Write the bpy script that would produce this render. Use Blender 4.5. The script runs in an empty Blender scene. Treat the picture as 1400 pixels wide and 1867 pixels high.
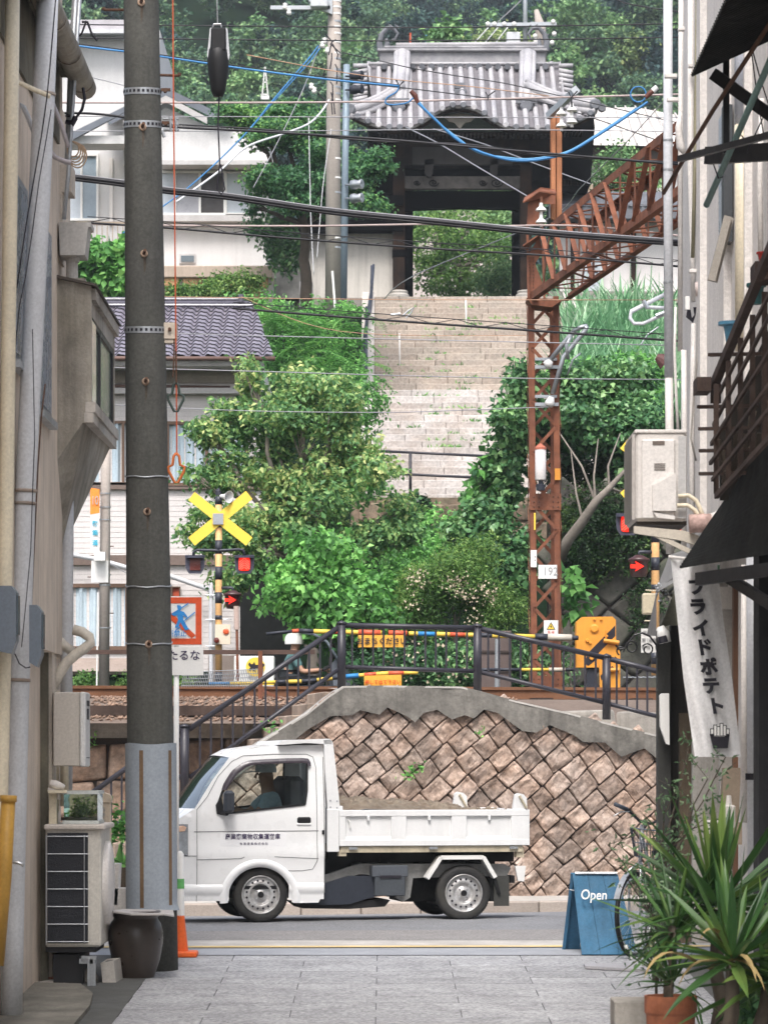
import bpy, math, random
import numpy as np
from mathutils import Vector, Matrix, noise
from mathutils.geometry import delaunay_2d_cdt
rnd = random.Random(7)
C = bpy.context.scene.collection
S = bpy.context.scene

# ---------------------------------------------------------------- camera, sky, sun
F, HY, EYE = 6000.0, 1385.0, 1.5          # focal length and horizon of the 1400 x 1867 photo, eye height
cam = bpy.data.cameras.new('camera'); camo = bpy.data.objects.new('camera', cam); C.objects.link(camo)
camo.location = (0, 0, EYE); camo.rotation_euler = (math.radians(90), 0, 0)
cam.sensor_fit = 'VERTICAL'; cam.sensor_height = 36; cam.sensor_width = 27
cam.lens = F / 1867 * 36; cam.shift_y = (HY - 933.5) / 1867
cam.clip_start = 1; cam.clip_end = 3000
cam.dof.use_dof = True; cam.dof.focus_distance = 33; cam.dof.aperture_fstop = 8
S.camera = camo
wd = bpy.data.worlds.new('World'); S.world = wd; wd.use_nodes = True
nt = wd.node_tree; sky = nt.nodes.new('ShaderNodeTexSky'); sky.sky_type = 'NISHITA'; sky.sun_disc = False
SUN_EL, SUN_AZ = math.radians(56), math.radians(188)     # azimuth clockwise from +Y
sky.sun_elevation = SUN_EL; sky.sun_rotation = SUN_AZ; sky.air_density = 1.0; sky.dust_density = 4.0; sky.ozone_density = 1.0
hs = nt.nodes.new('ShaderNodeHueSaturation'); hs.inputs['Saturation'].default_value = .55      # overcast: a greyer sky
nt.links.new(sky.outputs[0], hs.inputs['Color']); nt.links.new(hs.outputs[0], nt.nodes['Background'].inputs[0]); nt.nodes['Background'].inputs[1].default_value = 0.14
sl = bpy.data.lights.new('sun', 'SUN'); sl.energy = 1.5; sl.angle = math.radians(20); sl.color = (1, .97, .95)
so = bpy.data.objects.new('sun', sl); C.objects.link(so)
sd = Vector((math.sin(SUN_AZ) * math.cos(SUN_EL), math.cos(SUN_AZ) * math.cos(SUN_EL), math.sin(SUN_EL)))
so.rotation_euler = sd.to_track_quat('Z', 'Y').to_euler()
S.view_settings.view_transform = 'Standard'; S.view_settings.look = 'None'; S.view_settings.gamma = 1
S.view_settings.exposure = 1.12
S.cycles.use_denoising = True; S.cycles.max_bounces = 6; S.cycles.transparent_max_bounces = 12

# ---------------------------------------------------------------- frames
TH = math.radians(9); ct, st = math.cos(TH), math.sin(TH)    # road, wall and railway lie turned 9 degrees
def W(x, y, Y): return Vector(((x - 700) * Y / F, Y, EYE + (HY - y) * Y / F))
def YV(x, v0): return v0 / (ct - st * (x - 700) / F)
def WV(x, y, v0): return W(x, y, YV(x, v0))
def U(u, v, z): return Vector((u * ct - v * st, u * st + v * ct, z))
def toU(p): return (p[0] * ct + p[1] * st, -p[0] * st + p[1] * ct, p[2])
def UP(x, y, v0): p = toU(WV(x, y, v0)); return p[0], p[2]       # photo point on the upright plane v = v0 -> (u, z)
V3 = Vector
ORG = {}

# ---------------------------------------------------------------- things
def tag(o, label=None, cat=None, group=None, kind=None):
    if label: o['label'] = label
    if cat: o['category'] = cat
    if group: o['group'] = group
    if kind: o['kind'] = kind
    return o
def thing(name, label, cat, loc, group=None):
    o = bpy.data.objects.new(name, None); o.empty_display_size = .1; C.objects.link(o); o.location = loc
    ORG[o.name] = V3(loc); return tag(o, label, cat, group)
def link(name, me, mat, parent=None, org=None, smooth=False):
    o = bpy.data.objects.new(name, me); C.objects.link(o)
    if mat is not None:
        for m_ in (mat if isinstance(mat, (list, tuple)) else [mat]): me.materials.append(m_)
    base = ORG[parent.name] if parent else V3(org or (0, 0, 0))
    if base.length > 0: me.transform(Matrix.Translation(-base))
    if parent: o.parent = parent
    else: o.location = base
    ORG[o.name] = base
    if smooth: me.polygons.foreach_set('use_smooth', [True] * len(me.polygons))
    return o
def dup(root, delta, label=None, name=None):
    def cp(o, par):
        c = o.copy(); C.objects.link(c); c.parent = par
        for ch in list(o.children):
            if ch.name in S.objects: cp(ch, c)
        return c
    r = cp(root, None); r.location = root.location + V3(delta)
    if label: r['label'] = label
    return r

class MB:
    def __init__(s, X=None): s.v = []; s.f = []; s.X = X; s.mi = []; s.cur = 0
    def add(s, vs, fs):
        n = len(s.v)
        s.v += [V3(s.X(*p)) if s.X else V3(p) for p in vs]
        for f in fs: s.f.append([n + i for i in f]); s.mi.append(s.cur)
        return s
    def box(s, x0, x1, y0, y1, z0, z1):
        return s.add([(x0,y0,z0),(x1,y0,z0),(x1,y1,z0),(x0,y1,z0),(x0,y0,z1),(x1,y0,z1),(x1,y1,z1),(x0,y1,z1)],
              [(0,3,2,1),(4,5,6,7),(0,1,5,4),(1,2,6,5),(2,3,7,6),(3,0,4,7)])
    def bbox(s, x0, x1, y0, y1, z0, z1, b):     # box with chamfered edges
        vs = []; fs = []
        n = [(x0,x1),(y0,y1),(z0,z1)]
        idx = {}
        for i in (0,1):
            for j in (0,1):
                for k in (0,1):
                    for a in range(3):
                        p = [n[0][i], n[1][j], n[2][k]]
                        sg = (i,j,k)
                        for q in range(3):
                            if q != a: p[q] += b if sg[q] == 0 else -b
                        idx[(i,j,k,a)] = len(vs); vs.append(tuple(p))
        g = lambda i,j,k,a: idx[(i,j,k,a)]
        for sgn in (0,1):
            fs.append([g(sgn,0,0,0),g(sgn,1,0,0),g(sgn,1,1,0),g(sgn,0,1,0)])
            fs.append([g(0,sgn,0,1),g(1,sgn,0,1),g(1,sgn,1,1),g(0,sgn,1,1)])
            fs.append([g(0,0,sgn,2),g(1,0,sgn,2),g(1,1,sgn,2),g(0,1,sgn,2)])
            for t in (0,1):
                fs.append([g(0,sgn,t,1),g(1,sgn,t,1),g(1,sgn,t,2),g(0,sgn,t,2)])
                fs.append([g(sgn,0,t,0),g(sgn,1,t,0),g(sgn,1,t,2),g(sgn,0,t,2)])
                fs.append([g(sgn,t,0,0),g(sgn,t,1,0),g(sgn,t,1,1),g(sgn,t,0,1)])
        for i in (0,1):
            for j in (0,1):
                for k in (0,1): fs.append([g(i,j,k,0),g(i,j,k,1),g(i,j,k,2)])
        return s.add(vs, fs)
    def bar(s, a, b, w, h=None, up=(0,0,1)):
        a, b = V3(a), V3(b); h = h or w; d = (b - a).normalized(); up = V3(up)
        if abs(d.dot(up)) > .98: up = V3((1,0,0)) if abs(d.x) < .9 else V3((0,1,0))
        x = d.cross(up).normalized() * w / 2; y = d.cross(x).normalized() * h / 2
        vs = [a-x-y, a+x-y, a+x+y, a-x+y, b-x-y, b+x-y, b+x+y, b-x+y]
        return s.add(vs, [(0,3,2,1),(4,5,6,7),(0,1,5,4),(1,2,6,5),(2,3,7,6),(3,0,4,7)])
    def tube(s, pts, r, n=8, cap=True):
        pts = [V3(p) for p in pts]; m = len(pts)
        rs = r if isinstance(r, (list, tuple)) else [r] * m
        d = (pts[1] - pts[0]).normalized(); up = V3((0,0,1)) if abs(d.z) < .9 else V3((1,0,0))
        x = d.cross(up).normalized(); vs = []
        for i, p in enumerate(pts):
            t = (pts[min(i+1, m-1)] - pts[max(i-1, 0)])
            if t.length < 1e-9: t = d
            t.normalize(); x = (x - t * x.dot(t))
            x = x.normalized() if x.length > 1e-6 else t.orthogonal().normalized()
            y = t.cross(x)
            vs += [p + (x * math.cos(2*math.pi*k/n) + y * math.sin(2*math.pi*k/n)) * rs[i] for k in range(n)]
        fs = [(i*n+k, i*n+(k+1)%n, (i+1)*n+(k+1)%n, (i+1)*n+k) for i in range(m-1) for k in range(n)]
        if cap: fs += [tuple(range(n))[::-1], tuple((m-1)*n+k for k in range(n))]
        return s.add(vs, fs)
    def lathe(s, c, prof, n=24, ax=(0,0,1)):     # prof: (radius, height along ax)
        c = V3(c); z = V3(ax).normalized(); x = z.orthogonal().normalized(); y = z.cross(x); vs = []
        for r, h in prof:
            vs += [c + z*h + (x*math.cos(2*math.pi*k/n) + y*math.sin(2*math.pi*k/n)) * max(r, 1e-4) for k in range(n)]
        m = len(prof)
        fs = [(i*n+k, i*n+(k+1)%n, (i+1)*n+(k+1)%n, (i+1)*n+k) for i in range(m-1) for k in range(n)]
        return s.add(vs, fs)
    def prism(s, poly, d):
        poly = [V3(p) for p in poly]; d = V3(d); n = len(poly)
        return s.add(poly + [p + d for p in poly],
                     [tuple(range(n))[::-1], tuple(range(n, 2*n))] + [(i, (i+1) % n, n + (i+1) % n, n + i) for i in range(n)])
    def quad(s, *p): return s.add(p, [tuple(range(len(p)))])
    def grid(s, fn, nu, nv):
        vs = [fn(i / nu, j / nv) for j in range(nv + 1) for i in range(nu + 1)]
        return s.add(vs, [(j*(nu+1)+i, j*(nu+1)+i+1, (j+1)*(nu+1)+i+1, (j+1)*(nu+1)+i) for j in range(nv) for i in range(nu)])
    def build(s, name, mat, parent=None, org=None, smooth=False):
        me = bpy.data.meshes.new(name); me.from_pydata(s.v, [], s.f)
        if any(s.mi): me.polygons.foreach_set('material_index', s.mi)
        import bmesh
        bm = bmesh.new(); bm.from_mesh(me); bmesh.ops.recalc_face_normals(bm, faces=bm.faces); bm.to_mesh(me); bm.free()
        me.update()
        if org is None and parent is None and s.v:
            a = np.array(s.v); org = ((a[:,0].min()+a[:,0].max())/2, (a[:,1].min()+a[:,1].max())/2, a[:,2].min())
        return link(name, me, mat, parent, org, smooth)

def inpoly(x, y, poly):
    c = False; j = len(poly) - 1
    for i in range(len(poly)):
        xi, yi = poly[i]; xj, yj = poly[j]
        if (yi > y) != (yj > y) and x < (xj - xi) * (y - yi) / (yj - yi) + xi: c = not c
        j = i
    return c
def panel(mb, outer, holes, res, fn):           # flat outline with holes, filled with a fine mesh and mapped by fn(a, b) -> point
    pts = []; edges = []
    for lp in [outer] + list(holes):
        n = len(pts); m = len(lp); q = []
        for i in range(m):
            a = V3((*lp[i], 0)); b = V3((*lp[(i+1) % m], 0)); k = max(1, int((b - a).length / res))
            q += [(a + (b - a) * t / k) for t in range(k)]
        pts += [p.to_2d() for p in q]; edges += [(n + i, n + (i+1) % len(q)) for i in range(len(q))]
    xs = [p[0] for p in outer]; ys = [p[1] for p in outer]
    x = min(xs) + res * .37
    while x < max(xs):
        y = min(ys) + res * .41
        while y < max(ys):
            if inpoly(x, y, outer) and not any(inpoly(x, y, h) for h in holes): pts.append(V3((x, y)))
            y += res
        x += res
    r = delaunay_2d_cdt(pts, edges, [], 0, 1e-5)
    fs = []
    for f in r[2]:
        cx = sum(r[0][i][0] for i in f) / len(f); cy = sum(r[0][i][1] for i in f) / len(f)
        if inpoly(cx, cy, outer) and not any(inpoly(cx, cy, h) for h in holes): fs.append(tuple(f))
    mb.add([fn(p[0], p[1]) for p in r[0]], fs)
    return mb
def text(name, body, size, org, right, up, mat, parent, depth=.003, align='CENTER', shear=0, bold=0, narrow=1):
    c = bpy.data.curves.new(name, 'FONT'); c.body = body; c.size = size; c.align_x = align; c.align_y = 'CENTER'
    c.extrude = depth / 2; c.shear = shear; c.offset = bold; c.resolution_u = 3
    o = bpy.data.objects.new(name, c); C.objects.link(o)
    me = bpy.data.meshes.new_from_object(o); bpy.data.objects.remove(o)
    right = V3(right).normalized(); up = V3(up).normalized(); n = right.cross(up)
    M_ = Matrix(((right.x*narrow, up.x, n.x, org[0]), (right.y*narrow, up.y, n.y, org[1]), (right.z*narrow, up.z, n.z, org[2]), (0,0,0,1)))
    me.transform(M_)
    return link(name, me, mat, parent, org)

# ---------------------------------------------------------------- materials
MATS = {}
def M(name, col, rough=.6, metal=0., var=.18, scale=2.5, bump=.15, bscale=60, col2=None, mix=.5, mscale=1.2, streak=0., island=0., spec=.4, emit=0., fine=.12, clear=0):
    if name in MATS: return MATS[name]
    m = bpy.data.materials.new(name); m.use_nodes = True; n = m.node_tree.nodes; L = m.node_tree.links.new
    bs = n['Principled BSDF']; tc = n.new('ShaderNodeTexCoord')
    def nz(sc, det=5, ro=.6, vec=None):
        t = n.new('ShaderNodeTexNoise'); t.inputs['Scale'].default_value = sc; t.inputs['Detail'].default_value = det
        t.inputs['Roughness'].default_value = ro; L(vec or tc.outputs['Object'], t.inputs['Vector']); return t.outputs['Fac']
    def mixc(fac, a, b, mode='MIX'):
        x = n.new('ShaderNodeMix'); x.data_type = 'RGBA'; x.blend_type = mode
        for s_, i in ((fac, 0), (a, 6), (b, 7)):
            if isinstance(s_, (int, float)): x.inputs[i].default_value = s_
            elif isinstance(s_, tuple): x.inputs[i].default_value = (*s_[:3], 1)
            else: L(s_, x.inputs[i])
        return x.outputs[2]
    def rmp(f, a, b, lo, hi):
        r = n.new('ShaderNodeMapRange'); L(f, r.inputs[0]); r.inputs[1].default_value = a; r.inputs[2].default_value = b
        r.inputs[3].default_value = lo; r.inputs[4].default_value = hi; return r.outputs[0]
    c = tuple(col)
    if col2: c = mixc(rmp(nz(mscale, 7, .65), .5 - .12, .5 + .12, 0, mix), c, tuple(col2))
    big = rmp(nz(scale, 6), .3, .7, 1 - var, 1 + var * .6)
    x = mixc(1., c, big, 'MULTIPLY')
    if fine: x = mixc(1., x, rmp(nz(bscale * .8, 3, .7), .3, .7, 1 - fine, 1 + fine), 'MULTIPLY')
    if streak:
        mp = n.new('ShaderNodeMapping'); mp.inputs['Scale'].default_value = (9, 9, .6); L(tc.outputs['Object'], mp.inputs[0])
        x = mixc(1., x, rmp(nz(1, 5, .6, mp.outputs[0]), .45, .75, 1, 1 - streak), 'MULTIPLY')
    if island:
        g = n.new('ShaderNodeNewGeometry'); x = mixc(1., x, rmp(g.outputs['Random Per Island'], 0, 1, 1 - island, 1 + island), 'MULTIPLY')
    if isinstance(x, tuple): bs.inputs['Base Color'].default_value = (*x, 1)
    else: L(x, bs.inputs['Base Color'])
    bs.inputs['Roughness'].default_value = rough; bs.inputs['Metallic'].default_value = metal
    bs.inputs['Specular IOR Level'].default_value = spec
    if clear: bs.inputs['Coat Weight'].default_value = clear; bs.inputs['Coat Roughness'].default_value = .08
    L(rmp(nz(scale * 3), .3, .7, max(rough - .1, .02), min(rough + .12, 1)), bs.inputs['Roughness'])
    if bump:
        b = n.new('ShaderNodeBump'); b.inputs['Strength'].default_value = bump; b.inputs['Distance'].default_value = .01
        L(nz(bscale, 6, .65), b.inputs['Height']); L(b.outputs[0], bs.inputs['Normal'])
    if emit: bs.inputs['Emission Color'].default_value = (*col, 1); bs.inputs['Emission Strength'].default_value = emit
    MATS[name] = m; return m
def LEAF(name, c1, c2, c3, nscale=.8, trans=.35, rough=.5):
    if name in MATS: return MATS[name]
    m = bpy.data.materials.new(name); m.use_nodes = True; n = m.node_tree.nodes; L = m.node_tree.links.new
    bs = n['Principled BSDF']; tc = n.new('ShaderNodeTexCoord'); g = n.new('ShaderNodeNewGeometry')
    t = n.new('ShaderNodeTexNoise'); t.inputs['Scale'].default_value = nscale; t.inputs['Detail'].default_value = 4
    L(tc.outputs['Object'], t.inputs['Vector'])
    a = n.new('ShaderNodeMath'); a.operation = 'MULTIPLY_ADD'; L(t.outputs['Fac'], a.inputs[0]); a.inputs[1].default_value = 1.5; a.inputs[2].default_value = -.75
    b = n.new('ShaderNodeMath'); b.operation = 'MULTIPLY_ADD'; L(g.outputs['Random Per Island'], b.inputs[0]); b.inputs[1].default_value = .75; L(a.outputs[0], b.inputs[2])
    r = n.new('ShaderNodeValToRGB'); e = r.color_ramp.elements
    c1, c2, c3 = [tuple(min(.85, q_*1.95) for q_ in c_) for c_ in (c1, c2, c3)]; e[0].position = .1; e[0].color = (*c1, 1); e[1].position = .9; e[1].color = (*c3, 1); k = e.new(.5); k.color = (*c2, 1)
    L(b.outputs[0], r.inputs[0]); L(r.outputs[0], bs.inputs['Base Color']); bs.inputs['Roughness'].default_value = rough
    bs.inputs['Specular IOR Level'].default_value = .35
    tr = n.new('ShaderNodeBsdfTranslucent'); L(r.outputs[0], tr.inputs[0]); mx = n.new('ShaderNodeMixShader'); mx.inputs[0].default_value = trans
    L(bs.outputs[0], mx.inputs[1]); L(tr.outputs[0], mx.inputs[2]); L(mx.outputs[0], n['Material Output'].inputs[0])
    MATS[name] = m; return m
def GLASS(name, tint, refl=.12, rough=.03):
    if name in MATS: return MATS[name]
    m = bpy.data.materials.new(name); m.use_nodes = True; n = m.node_tree.nodes; L = m.node_tree.links.new; n.remove(n['Principled BSDF'])
    t = n.new('ShaderNodeBsdfTransparent'); t.inputs[0].default_value = (*tint, 1)
    g = n.new('ShaderNodeBsdfGlossy'); g.inputs['Roughness'].default_value = rough; g.inputs[0].default_value = (.9, .95, 1, 1)
    fr = n.new('ShaderNodeFresnel'); fr.inputs[0].default_value = 1.5
    ad = n.new('ShaderNodeMath'); ad.operation = 'ADD'; L(fr.outputs[0], ad.inputs[0]); ad.inputs[1].default_value = refl - .04
    mx = n.new('ShaderNodeMixShader'); L(ad.outputs[0], mx.inputs[0]); L(t.outputs[0], mx.inputs[1]); L(g.outputs[0], mx.inputs[2]); L(mx.outputs[0], n['Material Output'].inputs[0])
    MATS[name] = m; return m

PLASTER = M('cream_plaster', (.62,.55,.47), .9, var=.15, streak=.2, bump=.3, bscale=90)
TAN = M('tan_mortar', (.68,.58,.48), .92, var=.15, streak=.25, bump=.5, bscale=110)
DARKPLASTER = M('shaded_olive_plaster', (.13,.12,.09), .95, var=.4, streak=.4, col2=(.22,.20,.15), bump=.5)  # shade on the pilaster and soffit put into a dark olive colour
ROUGHPLASTER = M('rough_grey_plaster', (.32,.29,.235), .95, var=.35, streak=.45, col2=(.50,.46,.41), mscale=1.6, bump=.5)
WHITEPLASTER = M('white_spray_plaster', (.74,.70,.66), .9, var=.1, streak=.12, bump=.9, bscale=45)
SIDING = M('pale_siding', (.66,.63,.61), .7, var=.05, bump=.05)
GREYPVC = M('grey_pvc', (.58,.59,.61), .45, var=.1, streak=.15, bump=.03)
BEIGEPVC = M('beige_pvc', (.74,.66,.50), .45, var=.1, streak=.15, bump=.03)
WHITEPVC = M('white_pvc', (.72,.68,.64), .45, var=.08, streak=.15, bump=.03)
DGREY = M('dark_grey_plastic', (.12,.13,.15), .5, var=.1, bump=.05)
BLACK = M('black_rubber', (.006,.006,.007), .6, var=.2, bump=.1)
BLACKMETAL = M('black_painted_steel', (.012,.012,.014), .5, var=.3, bump=.1)
BROWNSTEEL = M('brown_painted_steel', (.027,.025,.033), .4, var=.2, bump=.1, spec=.5)
RUST = M('rust_painted_steel', (.25,.088,.042), .75, var=.4, streak=.45, col2=(.11,.042,.028), mscale=2.2, bump=.3, bscale=30)
RUSTD = M('dark_rust', (.10,.05,.03), .85, var=.4, bump=.4)
GALV = M('galvanised_steel', (.42,.44,.46), .4, .6, var=.15, bump=.05)
STEEL = M('bright_steel', (.6,.6,.6), .3, .9, var=.1, bump=.02)
CONC = M('concrete', (.36,.33,.29), .92, var=.25, streak=.25, col2=(.20,.19,.17), mscale=1.5, bump=.4)
CONCL = M('pale_concrete', (.48,.45,.41), .9, var=.2, streak=.1, col2=(.34,.32,.29), mscale=2, bump=.4)
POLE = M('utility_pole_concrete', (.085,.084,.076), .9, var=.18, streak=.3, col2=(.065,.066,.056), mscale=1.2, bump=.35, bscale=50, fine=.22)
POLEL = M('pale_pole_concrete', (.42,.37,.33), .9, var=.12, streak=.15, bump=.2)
ASPH = M('asphalt', (.215,.217,.225), .9, var=.1, scale=1.2, bump=.6, bscale=60, fine=.4, col2=(.165,.165,.17), mscale=.8)
ASPHP = M('asphalt_patch', (.25,.235,.225), .9, var=.12, scale=1.2, bump=.6, bscale=60, fine=.4, col2=(.18,.17,.165), mscale=1.1)
WHITEPAINT = M('white_car_paint', (.83,.83,.82), .3, var=.02, bump=0, fine=0, spec=.5, clear=.4, streak=.02)
WHITEP = M('white_painted_steel', (.78,.77,.74), .4, var=.06, bump=.03, fine=.03, streak=.1)
YELLOW = M('sign_yellow', (.86,.60,.07), .5, var=.08, bump=.02, fine=.03)
ORANGE = M('signal_orange', (.80,.33,.04), .5, var=.12, bump=.03, streak=.15, fine=.04)
STRIPEO = M('faded_orange_band', (.72,.42,.18), .5, var=.15, bump=.03)
REDP = M('sign_red', (.65,.07,.02), .5, var=.05, bump=0, fine=.03)
SIGNW = M('sign_white', (.80,.79,.76), .5, var=.05, bump=0, fine=.03)
BLUEP = M('sign_blue', (.03,.25,.62), .5, var=.05, bump=0, fine=.03)
INK = M('black_ink', (.015,.013,.02), .6, var=.05, bump=0, fine=0)
GREYINK = M('grey_ink', (.35,.35,.35), .6, var=.05, bump=0, fine=0)
DARKWOOD = M('weathered_dark_wood', (.05,.032,.025), .85, var=.4, streak=.3, col2=(.10,.065,.05), mscale=4, bump=.4)
GATEWOOD = M('old_gate_timber', (.016,.012,.010), .8, var=.4, streak=.4, col2=(.055,.03,.018), mscale=3, bump=.4, bscale=20, spec=.1)
BARK = M('pale_bark', (.22,.19,.16), .9, var=.3, bump=.6, bscale=25)
DBARK = M('dark_bark', (.07,.055,.04), .9, var=.3, bump=.6, bscale=25)
GRANITE = M('stair_granite', (.42,.35,.29), .9, var=.2, scale=1.5, col2=(.29,.215,.165), mscale=1.1, bump=.5, bscale=25, island=.1, fine=.22)
WINGLASS = M('window_glass_dark', (.09,.12,.14), .08, var=.3, scale=1, bump=0, fine=0, spec=.8)
CURTAIN = M('pale_curtain', (.50,.60,.66), .8, var=.1, bump=.1, streak=.25)
BROWNFRAME = M('brown_window_frame', (.15,.09,.06), .5, var=.1, bump=.03)
SOIL = M('soil', (.16,.12,.085), .95, var=.4, bump=1, bscale=14, col2=(.30,.26,.2), mscale=8)
EARTHG = M('hill_ground', (.008,.018,.010), 1, spec=0, var=.4, bump=.6, bscale=8, col2=(.014,.022,.010))
# ---------------------------------------------------------------- vegetation helpers
def leafmesh(name, P, L, mat, parent=None, org=None, seed=1, aspect=.55, upb=.5, droop=.25, out=None, fold=.12, lvar=.35):
    g = np.random.default_rng(seed); P = np.asarray(P, dtype=np.float64); N = len(P)
    nrm = g.normal(size=(N, 3)); nrm[:, 2] += upb * 1.5
    if out is not None: nrm += out * .9
    nrm /= np.linalg.norm(nrm, axis=1)[:, None]
    d = g.normal(size=(N, 3)); d[:, 2] -= droop
    if out is not None: d += out * .6
    d -= nrm * (d * nrm).sum(1)[:, None]; d /= np.linalg.norm(d, axis=1)[:, None]
    s = np.cross(nrm, d); l = (L * (1 - lvar + 2 * lvar * g.random(N)))[:, None]
    v = np.empty((N, 4, 3)); v[:, 0] = P; v[:, 2] = P + d * l - nrm * l * .15
    v[:, 1] = P + d * l * .42 + s * l * aspect * .5 + nrm * l * fold; v[:, 3] = P + d * l * .42 - s * l * aspect * .5 + nrm * l * fold
    b = np.arange(N)[:, None] * 4
    f = np.concatenate([b + np.array([[0, 1, 2]]), b + np.array([[0, 2, 3]])], 1).reshape(-1)
    me = bpy.data.meshes.new(name); me.vertices.add(N * 4); me.vertices.foreach_set('co', v.reshape(-1))
    me.loops.add(N * 6); me.loops.foreach_set('vertex_index', f.astype(np.int32))
    me.polygons.add(N * 2); me.polygons.foreach_set('loop_start', np.arange(0, N * 6, 3, dtype=np.int32))
    me.polygons.foreach_set('loop_total', np.full(N * 2, 3, dtype=np.int32)); me.update(calc_edges=True)
    return link(name, me, mat, parent, org)
def crownpts(blobs, nclump, nleaf, rc, seed=1, lo=.55, flat=.7):
    g = np.random.default_rng(seed); B = np.array(blobs, dtype=float)
    w = (B[:, 3] * B[:, 4] * B[:, 5]) ** (2 / 3); w /= w.sum(); k = g.choice(len(B), nclump, p=w)
    d = g.normal(size=(nclump, 3)); d /= np.linalg.norm(d, axis=1)[:, None]
    r = lo + (1 - lo) * g.random(nclump) ** .6; r = r * np.where(g.random(nclump) < .22, 1.0 + .45 * g.random(nclump), 1.0)
    c = B[k, :3] + d * r[:, None] * B[k, 3:6]
    P = np.repeat(c, nleaf, 0); rr = np.repeat(rc * (.6 + .8 * g.random(nclump)), nleaf)[:, None]
    off = g.normal(size=P.shape) * rr * .5; off[:, 2] *= flat
    return P + off, np.repeat(d, nleaf, 0)
def PB(bl):      # photo blobs (x, y, Y, rx px, rz px, depth m) -> world ellipsoids
    r = []
    for x, y, Y, rx, rz, dy in bl:
        p = W(x, y, Y); r.append((p.x, p.y, p.z, rx * Y / F, dy, rz * Y / F))
    return r
def trunk(mb, a, b, r0, r1, wob=.06, n=7, seg=7, seed=0):
    q = random.Random(seed); a, b = V3(a), V3(b); L_ = (b - a).length; pts = []; rs = []
    for i in range(seg + 1):
        t = i / seg; w_ = wob * L_ * math.sin(t * math.pi)
        pts.append(a.lerp(b, t) + V3((q.uniform(-1, 1), q.uniform(-1, 1), q.uniform(-.4, .4))) * w_ * .5); rs.append(r0 + (r1 - r0) * t)
    mb.tube(pts, rs, n)
def tree(name, label, cat, base, blobs, leafmat, size, nclump, nleaf, rc, group=None, seed=1, r0=.12, bark=None, limbs=True, flat=.7, split=0, fz=.42, **kw):
    if split:      # break every bough into smaller flattened sprays
        q = random.Random(seed); blobs = [(x + q.uniform(-.75,.75)*rx, y + q.uniform(-.8,.8)*rz, Y + q.uniform(-.6,.6)*dy, rx*q.uniform(.4,.65), rz*q.uniform(.7,1.3)*fz, dy*.6) for x, y, Y, rx, rz, dy in blobs for _ in range(split)]
    t = thing(name, label, cat, base, group); B = PB(blobs)
    if limbs:
        mb = MB(); b = V3(base); top = V3((sum(q[0] for q in B) / len(B), sum(q[1] for q in B) / len(B), max(q[2] for q in B)))
        fork = b.lerp(top, .4); trunk(mb, b, fork, r0, r0 * .7, seed=seed)
        q = random.Random(seed)
        for i, e in enumerate(B[::3] if split else B):
            c = V3(e[:3]); trunk(mb, fork, c, r0 * .55, r0 * .2, seed=seed + i, n=6)
            for k in range(5):
                dd = V3((q.uniform(-1, 1) * e[3], q.uniform(-1, 1) * e[4], q.uniform(-.6, 1) * e[5])) * .85
                trunk(mb, c - (c - fork) * .3, c + dd, r0 * .2, r0 * .05, seed=seed + i * 9 + k, n=5, seg=4)
        mb.build('trunk', bark or BARK, t, smooth=True)
    P, d = crownpts(B, nclump, nleaf, rc, seed, flat=flat)
    leafmesh('crown', P, size, leafmat, t, seed=seed, out=d, **kw); return t

LF_DOG = LEAF('dogwood_leaf', (.045,.11,.042), (.13,.23,.075), (.38,.38,.16), .7)
LF_BRIGHT = LEAF('bright_heart_leaf', (.04,.11,.03), (.10,.25,.06), (.22,.42,.12), 1.2)
LF_DARK = LEAF('dark_glossy_leaf', (.022,.065,.026), (.062,.14,.054), (.17,.28,.11), .9, .25, .35)
LF_FINE = LEAF('fine_green_leaf', (.035,.085,.02), (.09,.17,.04), (.22,.30,.09), 1.0)
LF_MAPLE = LEAF('maple_leaf', (.02,.065,.028), (.055,.14,.05), (.17,.30,.08), .5)
LF_GRASS = LEAF('reed_blade', (.07,.16,.08), (.16,.29,.16), (.38,.50,.33), .9)
LF_FERN = LEAF('sumac_leaf', (.04,.12,.03), (.10,.24,.06), (.25,.40,.12), 1)
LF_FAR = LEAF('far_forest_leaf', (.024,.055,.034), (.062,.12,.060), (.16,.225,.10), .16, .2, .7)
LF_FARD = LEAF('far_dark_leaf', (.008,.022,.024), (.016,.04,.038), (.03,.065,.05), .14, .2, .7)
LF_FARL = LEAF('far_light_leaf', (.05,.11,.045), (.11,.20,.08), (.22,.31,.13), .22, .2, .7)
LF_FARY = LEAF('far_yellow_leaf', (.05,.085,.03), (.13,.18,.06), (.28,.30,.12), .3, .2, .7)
LF_YUCCA = LEAF('yucca_blade', (.014,.04,.011), (.032,.072,.017), (.09,.125,.03), 2.2, .25, .4)
LF_OLIVE = LEAF('olive_leaf', (.03,.06,.03), (.06,.11,.05), (.16,.21,.13), 2)
DRYLEAF = M('dry_leaf', (.30,.22,.09), .8, var=.3)
BLOSSOM = M('cream_blossom', (.62,.52,.38), .9, var=.3, bump=0)

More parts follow.
